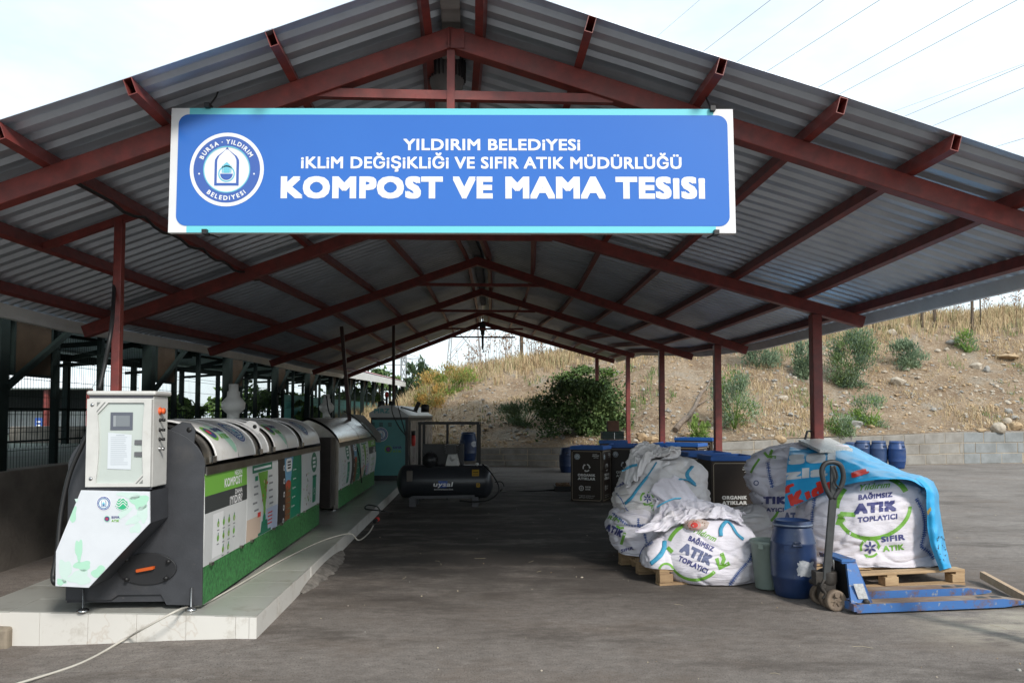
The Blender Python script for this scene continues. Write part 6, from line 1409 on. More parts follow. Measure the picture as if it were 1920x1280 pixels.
def logo_front(mb, fn, M, script=True, warp=None, full=True):
    """the bag print in its own frame (0..100 wide, y up, about 95 high); M maps to pixels"""
    S_ = []
    def ad(sh, mi, l=1):
        sh = sh if isinstance(sh, list) else [sh]; put(mb, tr2([cut(s, 4) + tuple(s[2:]) for s in sh], M), fn, mi, l)
    if script: ad(text('Yıldırım', 50, 86, 11, 46, .02, .02, .35), 2)
    ad(text('BAĞIMSIZ', 51, 68, 10, 50, .04), 1); ad(text('ATIK', 51, 48, 20, 62, .07), 5 if full == 2 else 1); ad(text('TOPLAYICI', 54, 28, 10, 58, .04), 1)
    def arcp(a0, a1, r, cx=50, cy=47, n=26): return [(cx+math.cos(math.radians(a0+(a1-a0)*k/n))*r, cy+math.sin(math.radians(a0+(a1-a0)*k/n))*r) for k in range(n+1)]
    return ad, arcp
# right front bag on the new pallet
RA = [(895, 1590, 1690), (904, 1552, 1716), (925, 1518, 1727), (955, 1504, 1730), (990, 1498, 1730), (1018, 1500, 1726), (1036, 1503, 1730), (1056, 1508, 1746), (1074, 1522, 1752), (1086, 1545, 1735)]
def mA(mb, fn):
    # photo pixel frame of the print
    def M(x, y): return (1580 + x*1.27 + y*.03, -(1006 - (y)*1.02 + x*(-.10)))
    ad, arcp = logo_front(mb, fn, lambda x, y: (1576 + 1.28*x, -(1006 - 1.04*y - .12*x)))
    ad(stroke(arcp(-167, -2, 53, 49, 45), [5+2.2*math.sin(k/26*PI) for k in range(27)]), 2); ad(stroke(arcp(178, 140, 55, 49, 50), 8), 2); ad(stroke(arcp(62, 22, 50, 49, 52), 8), 2)
    ad(stroke([(4, 26), (-1, 42)], 8), 2); ad(stroke([(-1, 42), (22, 37)], 8), 2); ad(stroke([(2, 41), (-4, 22)], 8), 2)
    put(mb, [s for s in recycle(1631, -1026, 19, .22)], fn, 2, 1, 4); put(mb, flower(1631, -1026, 17), fn, 1, 2, 4)
    put(mb, text('SIFIR', 1674, -1008, 11.5, 45, .035, .10), fn, 1, 1, 4); put(mb, text('ATIK', 1675, -1026, 11.5, 40, .035, .10), fn, 2, 1, 4)
    seam(mb, fn, [(1528, 935), (1524, 965), (1522, 1000), (1526, 1040), (1536, 1065)]); seam(mb, fn, [(1718, 935), (1728, 955), (1733, 985), (1729, 1015), (1727, 1024), (1740, 1034), (1750, 1048)], 6); seam(mb, fn, [(1715, 1078), (1735, 1076), (1756, 1068)], 5)
bA, bvA = bag('bulk_bag', 'biggest white woven bag with full print, standing on the new pallet', RA, 7.72, .50, 1, nexp=3.4, amp=.045, marks=mA, floor=.15)
RC = [(900, 1452, 1560), (925, 1436, 1580), (970, 1438, 1585), (1020, 1446, 1585), (1060, 1458, 1580), (1085, 1475, 1570)]
def mC(mb, fn):
    put(mb, text('ATIK', 1443, -937, 15, 62, .06), fn, 1, 1, 4); put(mb, text('TOPLAYICI', 1437, -955, 8, 66, .035), fn, 1, 1, 4)
    put(mb, stroke([(1459, -958), (1455, -966), (1447, -975), (1440, -981)], 5), fn, 2, 1, 4); put(mb, text('ATIK', 1490, -968, 18, 40, .05), fn, 5, 1, 4); put(mb, stroke([(1494, -952), (1502, -950)], 7), fn, 2, 1, 4)
bag('bulk_bag', 'white woven bag wedged behind the blue drum, left of the biggest bag', RC, 8.35, .45, 2, nexp=3, marks=mC)
RB = [(837, 1478, 1590), (846, 1440, 1610), (866, 1410, 1640), (895, 1404, 1660), (925, 1414, 1660), (955, 1430, 1640), (985, 1452, 1600)]
def mBb(mb, fn):
    seam(mb, fn, [(1440, 868), (1443, 890), (1452, 925), (1458, 950)], 6)
    put(mb, [stroke([(1433, -848), (1440, -856), (1455, -857)], 5), stroke([(1448, -843), (1443, -856)], 5), stroke([(1424, -860), (1413, -876), (1408, -886)], 4)], fn, 2, 1, 4)
    put(mb, [ring(1418, -905, 3, 5)], fn, 5, 1, 4)
bag('bulk_bag', 'bulging white woven bag topmost in the right pile, under the blue tarp', RB, 8.55, .55, 3, nexp=2.3, amp=.07, marks=mBb, lean=(0, .1))
RG = [(952, 1385, 1440), (960, 1355, 1450), (965, 1345, 1455), (1000, 1345, 1455), (1060, 1360, 1450)]
bag('bulk_bag', 'dusty grey white bag in the gap between the two bag piles', RG, 8.6, .4, 4, M_bag_d, amp=.06)
# left pile
RF = [(948, 1165, 1250), (962, 1146, 1262), (985, 1140, 1268), (1010, 1146, 1268), (1030, 1160, 1262), (1046, 1185, 1250)]
def mF(mb, fn):
    put(mb, text('RIM', 1152, -972, 8, 22, .03, -.35, .3), fn, 2, 1, 4); put(mb, stroke([(1156, -985), (1163, -990), (1170, -989)], 4), fn, 2, 1, 4)
    put(mb, text('ATIK', 1152, -993, 14, 34, .06, -.45), fn, 1, 1, 4); put(mb, stroke([(1172, -998), (1168, -1010), (1165, -1020)], 5), fn, 2, 1, 4); put(mb, text('SIFIR', 1176, -1029, 6, 24, .03, .25), fn, 1, 1, 4)
    seam(mb, fn, [(1197, 972), (1198, 985), (1207, 998), (1213, 1018)], 4); seam(mb, fn, [(1150, 962), (1175, 982), (1198, 984), (1225, 980)], 3)
bag('bulk_bag', 'white woven bag at the bottom left of the left pile, on cardboard', RF, 8.15, .48, 5, nexp=2.5, amp=.05, wr=.02, marks=mF, floor=.16)
RE = [(862, 1205, 1300), (878, 1180, 1320), (905, 1160, 1326), (930, 1148, 1328), (950, 1152, 1325), (968, 1172, 1315), (984, 1205, 1295)]
def mE(mb, fn):
    put(mb, [s for s in recycle(1213, -934, 13, .24)], fn, 2, 1, 4); put(mb, flower(1214, -934, 11), fn, 1, 2, 4); put(mb, text('SIFIR', 1240, -946, 8, 30, .03, -.9), fn, 1, 1, 4); put(mb, text('ATIK', 1228, -955, 8, 26, .03, -.9), fn, 2, 1, 4)
    put(mb, stroke([(1238, -903), (1232, -912), (1232, -925), (1240, -935), (1252, -936)], 5), fn, 2, 1, 4); put(mb, stroke([(1258, -902), (1266, -908), (1270, -918)], 5), fn, 2, 1, 4); put(mb, text('ATIK', 1258, -922, 7, 34, .04, -.75), fn, 1, 1, 4); put(mb, text('Yıldırım', 1247, -902, 6, 24, .02, -.1, .3), fn, 2, 1, 4)
    put(mb, stroke([(1150, -918), (1165, -935), (1175, -955), (1200, -972)], 1.6), fn, 3, 1, 4); put(mb, stroke([(1152, -915), (1175, -903), (1192, -897)], 1.6), fn, 3, 1, 4); put(mb, text('ATIK', 1170, -905, 6, 20, .03, .5), fn, 1, 1, 4)
bag('bulk_bag', 'dusty white woven bag lying on top of the left pile with a crumpled open neck', RE, 8.2, .50, 6, M_bag_d, nexp=2.4, amp=.06, wr=.02, marks=mE, lean=(0, .1))
RDb = [(968, 1262, 1368), (982, 1246, 1398), (1000, 1232, 1414), (1025, 1218, 1424), (1045, 1216, 1427), (1062, 1226, 1426), (1080, 1248, 1412), (1096, 1300, 1385)]
def mD(mb, fn):
    c, s = math.cos(-.44), math.sin(-.44)
    def M(x, y):
        X, Y_ = (x-50)*1.02, (y-50)*1.05; return (1306 + X*c - Y_*s, -1035 + X*s + Y_*c)
    ad, arcp = logo_front(mb, fn, M, full=2)
    ad(stroke(arcp(182, 120, 54, 50, 50), 7), 2); ad(stroke([(92, 68), (101, 60), (102, 44)], 7), 2); ad(stroke([(88, 56), (101, 42), (113, 58)], 7), 2)
    ad(stroke(arcp(-150, -20, 50, 48, 50), [3+3.5*k/26 for k in range(27)]), 2); ad(stroke([(-2, 36), (10, 32)], 7), 2)
    seam(mb, fn, [(1412, 1030), (1405, 1048), (1388, 1068), (1375, 1085), (1366, 1098)], 6)
bD, bvD = bag('bulk_bag', 'slumped open white bag with tilted print, in front of the left pile', RDb, 7.55, .50, 7, nexp=2.5, amp=.03, wr=.010, marks=mD, floor=.01)
RL = [(1012, 1222, 1252), (1024, 1206, 1264), (1042, 1198, 1272), (1060, 1200, 1274), (1073, 1214, 1268)]
def mL(mb, fn):
    seam(mb, fn, [(1224, 1016), (1208, 1026), (1200, 1042), (1201, 1060)], 5); put(mb, ring(1249, -1069, 11, 15, .1, 2.9), fn, 2, 1, 4); put(mb, flower(1246, -1071, 10), fn, 1, 1, 4)
bag('bulk_bag', 'small white bag corner bulging on the weathered pallet left of the slumped bag', RL, 7.42, .28, 8, nexp=2.3, amp=.02, wr=.012, marks=mL, floor=.15)
# crumpled necks and loose flaps
def roll(name, label, pts, rad, seed, m, cat='bag flap', fl=1.0, amp=.35):
    """pts (px, py, Y): a loose crumpled length of woven cloth"""
    c = catmull([P(*p) for p in pts], 10); rr_ = catmull([Vector((r, 0, 0)) for r in rad], 10); n = 36; vs = []; sd = Vector((seed*2.3, seed, 1)); pn = None
    for i, p in enumerate(c):
        d = (c[min(i+1, len(c)-1)]-c[max(i-1, 0)]).normalized()
        if pn is None: pn = d.cross(Vector((0, 1, 0))).normalized()
        pn = (pn - d*pn.dot(d)).normalized(); b = d.cross(pn)
        for k in range(n):
            a = 2*PI*k/n; h = rr_[i].x; q = p + pn*math.cos(a)*h + b*math.sin(a)*h*fl
            w_ = 1 + amp*ridged(Vector((math.cos(a)*1.3, math.sin(a)*1.3, i*.10))+sd)*.55 + amp*.5*noise.noise(q*9+sd) + .22*amp*ridged(q*16+sd)
            vs.append(p + (q-p)*w_)
    fs = [(i*n+k, i*n+(k+1) % n, (i+1)*n+(k+1) % n, (i+1)*n+k) for i in range(len(c)-1) for k in range(n)]
    mb = MB(); mb.add(vs, fs, 0, True); mb.f.append(list(range(n))[::-1]); mb.f.append([(len(c)-1)*n+k for k in range(n)]); mb.m += [0, 0]; mb.sm += [True, True]
    return mb
def flap(par, name, *a, **k): return roll(name, '', *a, **k).build(name, a[3], par, flip=False)
def kid(o, par):
    return o
bE = [o for o in bpy.data.objects if o.get('label', '').startswith('dusty white woven bag lying')][0]
bD_ = bD
def crumple(par, name, m, us, vs_, top, grow, seed, frames=56, quality=5):
    """a loose sheet of the same woven cloth let down on the pile: grid of start points, then real cloth falling and buckling"""
    nu, nv = us, vs_
    vs = [top(i/(nu-1), j/(nv-1)) for j in range(nv) for i in range(nu)]
    me = bpy.data.meshes.new(name); me.from_pydata(vs, [], [(j*nu+i, j*nu+i+1, (j+1)*nu+i+1, (j+1)*nu+i) for j in range(nv-1) for i in range(nu-1)])
    for p in me.polygons: p.use_smooth = True
    o = bpy.data.objects.new(name, me); COL.objects.link(o)
    md = o.modifiers.new('cloth', 'CLOTH'); c = md.settings; c.quality = quality; c.mass = .25; c.tension_stiffness = 22; c.compression_stiffness = 22; c.shear_stiffness = 12; c.bending_stiffness = .35; c.air_damping = 2.5; c.shrink_min = -grow; c.shrink_max = -grow*.6
    md.collision_settings.use_self_collision = True; md.collision_settings.self_distance_min = .008; md.collision_settings.distance_min = .010; md.collision_settings.collision_quality = 3
    md.point_cache.frame_start = 1; md.point_cache.frame_end = frames+1
    for f in range(1, frames+1): S.frame_set(f)
    dg = bpy.context.evaluated_depsgraph_get(); res = bpy.data.meshes.new_from_object(o.evaluated_get(dg)); bpy.data.objects.remove(o)
    ok = all(math.isfinite(v.co.x) and v.co.length < 100 for v in res.vertices)
    S.frame_set(1)
    r = bpy.data.objects.new(name, res); COL.objects.link(r); res.materials.clear(); res.materials.append(m); r.parent = par; r.matrix_parent_inverse = Matrix.Translation(par.location).inverted()
    a = r.modifiers.new('sub', 'SUBSURF'); a.levels = a.render_levels = 1
    b = r.modifiers.new('solid', 'SOLIDIFY'); b.thickness = .004
    trees_[r.name] = BVHTree.FromPolygons([tuple(v.co) for v in res.vertices], [tuple(p.vertices) for p in res.polygons])
    return r
colliders = [o for o in bpy.data.objects if o.name.startswith('sack')]
for o in colliders:
    o.modifiers.new('collide', 'COLLISION'); o.collision.thickness_outer = .012; o.collision.cloth_friction = 60; o.collision.damping = .6
def down(x, y, zs):                                          # height of the pile under a point
    z = 0.05
    for o in colliders:
        mi = o.matrix_world.inverted() if False else Matrix.Translation(o.parent.location).inverted() @ Matrix.Translation(o.parent.location)
        h = zs.get(o.name).ray_cast(Vector((x, y, 4)), Vector((0, 0, -1)))
        if h[0] is not None: z = max(z, h[0].z)
    return z
trees_ = {}
for o in colliders: trees_[o.name] = BVHTree.FromPolygons([tuple(v.co) for v in o.data.vertices], [tuple(p.vertices) for p in o.data.polygons])
def over(xa, xb, ya, yb, lift, seed, slope=0.0):
    def f(a, b):
        x = xa + (xb-xa)*a + .03*noise.noise(Vector((a*4, b*4, seed))); y = ya + (yb-ya)*b + slope*(a-.5); z = max(down(x, y, trees_), down(x, ya+.25, trees_)-.25) + lift
        return Vector((x, y, z + .05*noise.noise(Vector((a*6, b*6, seed+3))) + .03*noise.noise(Vector((a*15, b*15, seed)))))
    return f
bpy.context.view_layer.update()
xl, xr = P(1186, 860, 7.9).x, P(1312, 860, 7.9).x
crumple(bE, 'crumpled_neck', M_bag_d, 56, 48, over(xl, xr, 7.93, 8.5, .04, 3), .22, 3)
xl, xr = P(1240, 940, 7.3).x, P(1412, 940, 7.3).x
crumple(bD, 'crumpled_flap', M_bag, 64, 40, over(xl, xr, 7.26, 7.8, .04, 7, .12), .24, 7)
for o in colliders:
    for m_ in [m_ for m_ in o.modifiers if m_.type == 'COLLISION']: o.modifiers.remove(m_)
def strap(par, pts, w, Y=None):
    o_ = Vector((0, 0, CAMZ)); line = []
    for p in catmull([P(*p) for p in pts], 8):               # the webbing lies on whatever cloth is under it
        d = (p-o_).normalized(); hs = [h for h in (t.ray_cast(o_, d) for t in trees_.values()) if h[0] is not None]
        h = min(hs, key=lambda h: h[3]) if hs else None
        line.append(h[0] - d*.012 if h and abs(h[3]-(p-o_).length) < .6 else p)
    line = [line[0]] + [(a+b*2+c)/4 for a, b, c in zip(line, line[1:], line[2:])] + [line[-1]]
    mb = MB(); mb.tube(line, w, 10, 0, flat=.4); return mb.build('lifting_strap', M_strap, par)
strap(bE, [(1231, 866, 7.55), (1214, 892, 7.5), (1196, 915, 7.48), (1184, 932, 7.46), (1172, 943, 7.46)], [.012]*9+[.022]*24)
strap(bE, [(1298, 874, 7.56), (1288, 890, 7.54), (1302, 908, 7.54)], .022); strap(bE, [(1276, 898, 7.54), (1290, 900, 7.53), (1304, 910, 7.53)], .022); strap(bE, [(1168, 882, 7.7), (1182, 874, 7.64), (1195, 871, 7.62)], .014)
strap(bD, [(1232, 950, 7.0), (1245, 942, 6.98), (1262, 935, 7.0), (1275, 934, 7.05)], .020)
strap(bD, [(1246, 1014, 6.98), (1244, 1030, 6.97), (1232, 1046, 6.96), (1220, 1056, 6.96)], .022); strap(bD, [(1248, 1026, 6.96), (1240, 1042, 6.95), (1226, 1053, 6.95)], .014)
strap(bD, [(1352, 1004, 7.02), (1352, 990, 7.0), (1362, 977, 7.0), (1372, 984, 6.99), (1382, 1000, 6.98), (1394, 1010, 6.98)], .018); strap(bD, [(1408, 1012, 7.05), (1418, 1020, 7.05), (1419, 1030, 7.08)], .024)
# packet showing in the mouth of the slumped bag
mb = MB(); q = P(1308, 984, 7.12)
mb.lathe([(0, -.07), (.09, -.06), (.14, -.02), (.13, .03), (.06, .06), (0, .065)], q + Vector((.03, .15, -.015)), 24, 0)
bv = BVHTree.FromPolygons([tuple(v) for v in mb.v], mb.f); fn = px_on(bv, .003)
put(mb, xf(disc(0, 0, 1, 18), 1302, -984, 0, 7, 5), fn, 1, 1, 2); put(mb, ring(1302, -984, 9, 12, ky=.7), fn, 2, 1, 2); put(mb, [disc(1300, -985, 1.6, 8)], fn, 2, 2, 2); put(mb, [disc(1282+random.random()*50, -(975+random.random()*18), .9, 6) for _ in range(18)], fn, 3, 2)
tag(mb.build('food_packet', [mat('packet cream', (.58, .47, .42), .45, 0, .1, 8), M_print_r, mat('packet pink', (.60, .30, .27), .5, 0, 0), M_print_br], flip=False), 'cream packet with a red picture poking from the slumped bag mouth', 'packet')

# ------------------------------------------------------------------ blue banner tarp over the right pile
M_tarp = mat('cyan tarp', (.035, .37, .70), .30, 0, .08, 3, (.028, .32, .62), .15, 14)
rows_ = [[(1481, 838, 8.35), (1530, 832, 8.5), (1590, 834, 8.6), (1640, 858, 8.5), (1682, 880, 8.3), (1730, 894, 8.0)],
         [(1477, 862, 7.93), (1528, 858, 7.80), (1588, 860, 7.72), (1640, 872, 7.75), (1688, 886, 7.8), (1738, 900, 7.7)],
         [(1473, 905, 7.80), (1526, 895, 7.62), (1583, 884, 7.45), (1640, 884, 7.4), (1695, 892, 7.4), (1742, 906, 7.4)],
         [(1470, 957, 7.78), (1528, 932, 7.5), (1580, 911, 7.22), (1640, 900, 7.14), (1700, 900, 7.14), (1735, 915, 7.12)]]
def cloth(rows, nu, nv, amp, seed):
    R_ = [catmull([P(*p) for p in r], nu) for r in rows]; cols = [catmull([R_[j][i] for j in range(len(R_))], nv) for i in range(len(R_[0]))]; vs = []; sd = Vector((seed, 2*seed, 0)); a, b = len(cols), len(cols[0])
    for i in range(a):
        for j in range(b):
            q = cols[i][j]; e = min(1, min(i, a-1-i, j, b-1-j)/4+.35); h = amp*(ridged(Vector((q.x*3.2, q.y*3.2, q.z*6))+sd)*.6 + ridged(q*8+sd)*.25)*e
            vs.append(q + Vector((0, -.8, .5))*h)
    return vs, [(i*b+j, i*b+j+1, (i+1)*b+j+1, (i+1)*b+j) for i in range(a-1) for j in range(b-1)]
tp = world_thing('banner_tarp', 'bright blue printed banner used as a tarp over the right bag pile', 'tarp', P(1600, 880, 7.4))
vs, fs = cloth(rows_, 14, 14, .05, 3.3); mb = MB(); mb.add(vs, fs, 0, True); bv = BVHTree.FromPolygons([tuple(v) for v in vs], fs); fn = px_on(bv, .004)
M_tw = mat('tarp print silver', (.66, .68, .70), .4, 0, .05); M_tr = mat('tarp print red', (.66, .045, .03), .4, 0, 0)
for s, cx, cy, h, wd, mi, rot in (('sel', 1523, -855, 27, 88, 1, 0.06), ('zla', 1511, -886, 20, 82, 1, .10), ('a', 1612, -884, 16, 34, 2, .3), ('Kıda', 1523, -923, 31, 92, 2, .42), ('r', 1480, -912, 20, 20, 2, .35)):
    put(mb, text(s, cx, cy, h, wd, .055, rot, .1), fn, mi, 1, 3)
mb.build('sheet', [M_tarp, M_tw, M_tr], tp, flip=False)
rows2 = [[(1716, 896, 7.20), (1732, 894, 7.35), (1750, 903, 7.6)], [(1735, 918, 7.12), (1748, 920, 7.2), (1759, 924, 7.5)], [(1737, 950, 7.13), (1750, 952, 7.15), (1762, 958, 7.45)], [(1740, 1000, 7.13), (1756, 1004, 7.12), (1770, 1008, 7.4)], [(1750, 1040, 7.10), (1764, 1042, 7.08), (1778, 1044, 7.3)], [(1762, 1070, 7.08), (1773, 1066, 7.05), (1784, 1064, 7.2)]]
vs, fs = cloth(rows2, 8, 8, .035, 5.1); mb = MB(); mb.add(vs, fs, 0, True); bv = BVHTree.FromPolygons([tuple(v) for v in vs], fs); fn = px_on(bv, .004); rr = random.Random(4)
for k in range(22): x, y = rr.uniform(1755, 1772), rr.uniform(1000, 1050); put(mb, poly([(x, -y), (x+rr.uniform(1, 4), -(y+rr.uniform(-2, 1))), (x+rr.uniform(0, 3), -(y+rr.uniform(2, 5)))]), fn, 1, 1)
put(mb, poly([(1738, -958), (1745, -950), (1746, -956), (1740, -966)]), fn, 2, 1, 3)
mb.build('hanging_edge', [M_tarp, mat('tarp grime', (.03, .06, .09), .6, 0, 0), mat('tarp amber', (.45, .33, .10), .5, 0, 0)], tp, flip=False)
c4 = [P(1497, 829, 8.45), P(1556, 825, 8.9), P(1599, 846, 8.15), P(1537, 848, 7.75)]
mb = MB(); dn = Vector((0, .0, -.035)); mb.add([p+UPV*.03 for p in c4]+[p+UPV*.03+dn for p in c4], [(0, 1, 2, 3), (7, 6, 5, 4), (0, 4, 5, 1), (1, 5, 6, 2), (2, 6, 7, 3), (3, 7, 4, 0)], 0)
tag(mb.build('stone_slab', mat('speckled slab', (.66, .65, .62), .4, 0, .15, 60, (.36, .35, .33)), bevel=.004), 'pale speckled slab lying on top of the blue tarp as a weight', 'slab')

# ------------------------------------------------------------------ bucket, jack, timber
gq = G(1443, 1110); bk = world_thing('bucket', 'pale grey-green plastic bucket between the slumped bag and the blue drum', 'bucket', gq+Vector((.02, .12, 0)))
M_buck = mat('pale green plastic', (.22, .27, .24), .45, 0, .08, 4); o = gq+Vector((.02, .13, .012))
mb = MB(); mb.lathe([(0, 0), (.098, 0), (.104, .01), (.140, .40), (.150, .41), (.152, .44), (.142, .445), (.134, .40), (.10, .02), (0, .02)], o, 36, 0); mb.build('body', M_buck, bk)
mb = MB(); mb.box(o+Vector((-.085, -.115, .395)), (.05, .03, .045), 0, Matrix.Rotation(-.6, 3, 'Z')); mb.build('handle_lug', M_buck, bk, .006)
M_jack = mat('worn blue paint', (.045, .15, .42), .5, .1, 0, 5)
def jackmat():
    m = MATS['worn blue paint']; b = m.node_tree.nodes['Principled BSDF']; c = mixcol(m, nfac(m, 5, .50, .62, detail=10, rough=.75), (.05, .15, .39), (.16, .085, .05)); c = mixcol(m, nfac(m, 17, .60, .70, detail=6, loc=(3, 0, 0)), c, (.30, .30, .29)); m.node_tree.links.new(c, b.inputs['Base Color'])
jackmat()
M_forktop = mat('rusty fork top', (.30, .24, .19), .6, .2, .2, 4, (.19, .10, .06), .2, 30, (1, 3, 1)); M_cast = mat('dirty cast iron', (.05, .043, .037), .6, .2, .2, 14, (.025, .021, .018)); M_whl = mat('dusty wheel', (.24, .185, .135), .75, 0, .2, 10, (.13, .095, .07))
H = G(1612, 1153); T_ = G(1935, 1140); e = (T_-H); e.z = 0; LF_ = e.length; e.normalize(); pn = Vector((-e.y, e.x, 0))
jk = world_thing('pallet_jack', 'worn blue hand pallet jack with rusty forks parked before the biggest bag', 'pallet jack', H)
J = lambda a, b, z: H + e*a + pn*b + UPV*z                    # along forks, across, up
def fork(b0):
    w_ = .155; zt, zb_ = .088, .018; L = LF_
    mb = MB(); x0_, x1_ = -.02, L-.26
    sec = [(0, zt), (w_, zt), (w_, zb_), (w_-.012, zb_), (w_-.012, zt-.008), (.012, zt-.008), (.012, zb_), (0, zb_)]
    vs = [J(x0_, b0+b, z) for b, z in sec] + [J(x1_, b0+b, z) for b, z in sec]; n = 8
    mb.add(vs, [(k, (k+1) % n, n+(k+1) % n, n+k) for k in range(n)] + [tuple(range(n))], 0)
    mb.m[-9] = 1
    tipv = [J(x1_, b0, zt), J(x1_, b0+w_, zt), J(L, b0+w_*.78, .05), J(L, b0+w_*.22, .05), J(x1_, b0, zb_), J(x1_, b0+w_, zb_), J(L, b0+w_*.78, .03), J(L, b0+w_*.22, .03)]
    mb.add(tipv, [(0, 1, 2, 3), (0, 4, 7, 3), (1, 2, 6, 5), (2, 3, 7, 6), (4, 5, 6, 7)], 0); mb.m[-5] = 1
    for k in (0, 1):
        a0 = L-.46+k*.13
        put(mb, [poly([(a0, b0+.045), (a0+.10, b0+.045), (a0+.085, b0+.105), (a0+.02, b0+.105)])], lambda x, y, l: J(x, y, zt+.0015*l), 2, 1)
    mb.build('fork', [M_jack, M_forktop, M_black], jk)
    mb = MB(); mb.lathe([(0, -.045), (.036, -.045), (.04, -.04), (.04, .04), (.036, .045), (0, .045)], J(L-.36, b0+w_/2, .04), 18, 0, Matrix.Rotation(math.atan2(e.y, e.x), 3, 'Z') @ Matrix.Rotation(PI/2, 3, 'X')); mb.build('load_roller', M_cast, jk)
fork(.0); fork(.40)
mb = MB(); mb.prism([(-.05, .03), (.0, .03), (.0, .088), (-.05, .088)], lambda a, z, d: J(a, d, z), .0, .555, 0); mb.build('cross_member', M_jack, jk)
mb = MB(); top = J(-.10, .27, .43)                           # upright bracket: two leaning plates under a head plate
def plate(b): return [(-.045, b, .03), (.13, b, .05), (.135, b, .09), (.055, b+(.09 if b < .2 else -.09), .40), (.03, b+(.09 if b < .2 else -.09), .425), (-.07, b+(.09 if b < .2 else -.09), .425), (-.07, b+(.09 if b < .2 else -.09), .39), (-.03, b+(.09 if b < .2 else -.09), .39)]
for b in (.03, .52):
    q = [J(*p) for p in plate(b)]; q2 = [p + pn*.022 for p in q]; mb.add(q+q2, [(0, 1, 2, 3, 4, 5, 6, 7), (15, 14, 13, 12, 11, 10, 9, 8)] + [(k, (k+1) % 8, 8+(k+1) % 8, 8+k) for k in range(8)], 0)
q = [J(-.02, .14, .10), J(.06, .14, .12), J(.03, .14, .40), J(-.03, .14, .40)]; q2 = [p + pn*.29 for p in q]; mb.add(q+q2, [(0, 1, 2, 3), (7, 6, 5, 4)] + [(k, (k+1) % 4, 4+(k+1) % 4, 4+k) for k in range(4)], 2)
q = [J(-.08, .11, .405), J(.045, .11, .405), J(.045, .45, .405), J(-.08, .45, .405)]; mb.add(q + [p + UPV*.022 for p in q], [(0, 1, 2, 3), (7, 6, 5, 4), (0, 1, 5, 4), (1, 2, 6, 5), (2, 3, 7, 6), (3, 0, 4, 7)], 0)
put(mb, [rect(1598, -1106, 1618, -1080)], lambda x, y, l: P(x, y*-1, J(.05, .06, .2).y-.035) if False else J((x-1598)/20*.085+.0-(-y-1093)/26*-.035, .03+.09*((1130+y)/90.)*.55-.004+.0, .12+(1106+y)/26*.12), 1, 1)
mb.build('fork_bracket', [M_jack, mat('jack sticker', (.50, .51, .52), .5, 0, .2, 40, (.3, .3, .3)), M_black], jk)
mb = MB(); mb.lathe([(0, -.02), (.022, -.02), (.024, .0), (.022, .01), (0, .012)], J(.075, .018, .10), 12, 0, Matrix.Rotation(PI/2, 3, 'X')); mb.build('pivot_bolt', M_cast, jk)
pc = J(-.115, .27, 0)
mb = MB(); mb.lathe([(.0, .20), (.075, .20), (.08, .22), (.08, .30), (.05, .32), (.0, .32)], pc, 20, 0); mb.lathe([(.016, .30), (.016, .42)], pc + e*.06, 10, 1); mb.lathe([(.016, .30), (.016, .42)], pc + e*.085 + pn*.03, 10, 1); mb.box(pc + UPV*.15 - e*.01, (.11, .13, .12), 0); mb.box(pc + UPV*.25 - e*.085, (.07, .10, .11), 0)
mb.tube([pc - e*.09 - pn*.10 + UPV*.2, pc - e*.09 + pn*.10 + UPV*.2], .022, 10, 0); mb.tube([pc - pn*.15 + UPV*.135, pc + pn*.15 + UPV*.135], .024, 12, 2)
mb.build('hydraulic_pump', [M_cast, M_steel, M_whl], jk, .004)
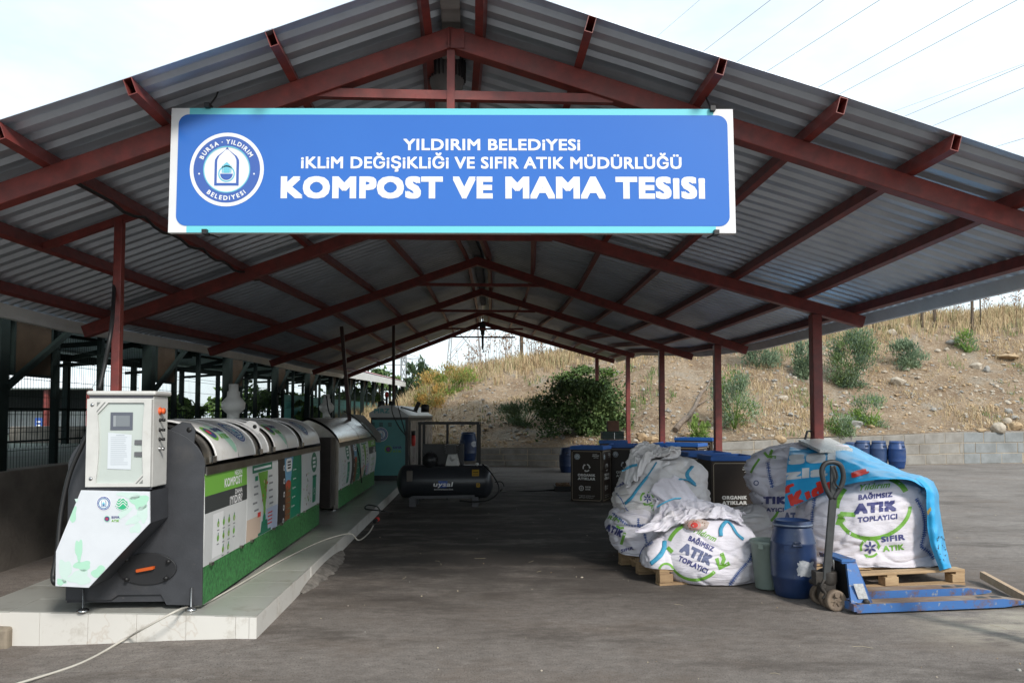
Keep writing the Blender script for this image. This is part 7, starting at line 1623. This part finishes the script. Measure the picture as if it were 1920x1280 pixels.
for b in (-.115, .115, -.03):
    mb = MB(); c_ = pc + pn*b + UPV*.086; RM = Matrix.Rotation(math.atan2(e.y, e.x), 3, 'Z') @ Matrix.Rotation(PI/2, 3, 'X')
    mb.lathe([(.0, -.012), (.018, -.022), (.022, -.012), (.052, -.010), (.056, -.026), (.080, -.028), (.086, -.020), (.086, .020), (.080, .028), (.056, .026), (.052, .010), (.022, .012), (.018, .022), (0, .012)], c_, 30, 0, RM)
    for k in range(6):
        t = 2*PI*k/6; mb.beam(c_ + RM @ Vector((math.cos(t)*.018, math.sin(t)*.018, .014)), c_ + RM @ Vector((math.cos(t)*.054, math.sin(t)*.054, .014)), .010, .012, 0)
    mb.build('steering_wheel', M_whl, jk)
Yh = 6.28
mb = MB(); b0, b1 = P(1549, 1088, Yh), P(1562, 930, Yh); ax = (b1-b0).normalized(); sd = Vector((ax.z, 0, -ax.x))
mb.beam(b0, b1, .030, .062, 0, sd); mb.beam(b1 - ax*.01, P(1562, 872, Yh), .026, .048, 0, sd)
mb.build('drawbar', mat('grey black drawbar', (.055, .058, .06), .5, .1, .15, 10), jk, .006)
lp = [(1559, 934), (1549, 916), (1543, 898), (1541, 882), (1546, 870), (1556, 866), (1568, 867), (1577, 874), (1581, 890), (1579, 906), (1571, 921), (1563, 934)]
mb = MB(); mb.tube(catmull([P(*p, Yh-.005) for p in lp], 6), .021, 10, 0); mb.build('loop_handle', mat('black grip', (.03, .031, .033), .5, 0, .1), jk)
mb = MB(); mb.tube(catmull([P(1564, 873, Yh-.04), P(1570, 892, Yh-.04), P(1566, 905, Yh-.04), P(1575, 916, Yh-.04)], 5), .008, 6, 0); mb.build('release_lever', M_black, jk)
mb = MB(); mb.tube(catmull([P(1545, 1086, Yh-.05), P(1540, 1100, Yh-.06), P(1548, 1112, Yh-.06), P(1543, 1122, Yh-.05)], 5), .012, 6, 0); mb.build('linkage', M_cast, jk)
a, b = G(1842, 1092), G(1965, 1152)
mb = MB(); mb.beam(a + UPV*.075, b + UPV*.03, .045, .07, 0); tag(mb.build('timber', mat('clean timber', (.52, .37, .24), .7, 0, .12, 3, (.42, .29, .18), .1, 30, (1, 8, 8)), bevel=.003), 'pale sawn timber batten lying beyond the fork tips at the right edge', 'timber')
# kerb stone at the lower left corner
q = G(8, 1210, -.1); mb = MB(); mb.box((q.x-.18, q.y+.18, -.06), (.44, .62, .22), 0, Matrix.Rotation(.15, 3, 'Z')); tag(mb.build('kerb_stone', mat('worn kerb stone', (.30, .25, .19), .9, 0, .2, 5), bevel=.02), 'worn tan kerb stone at the lower left beside the plinth front', 'kerb')
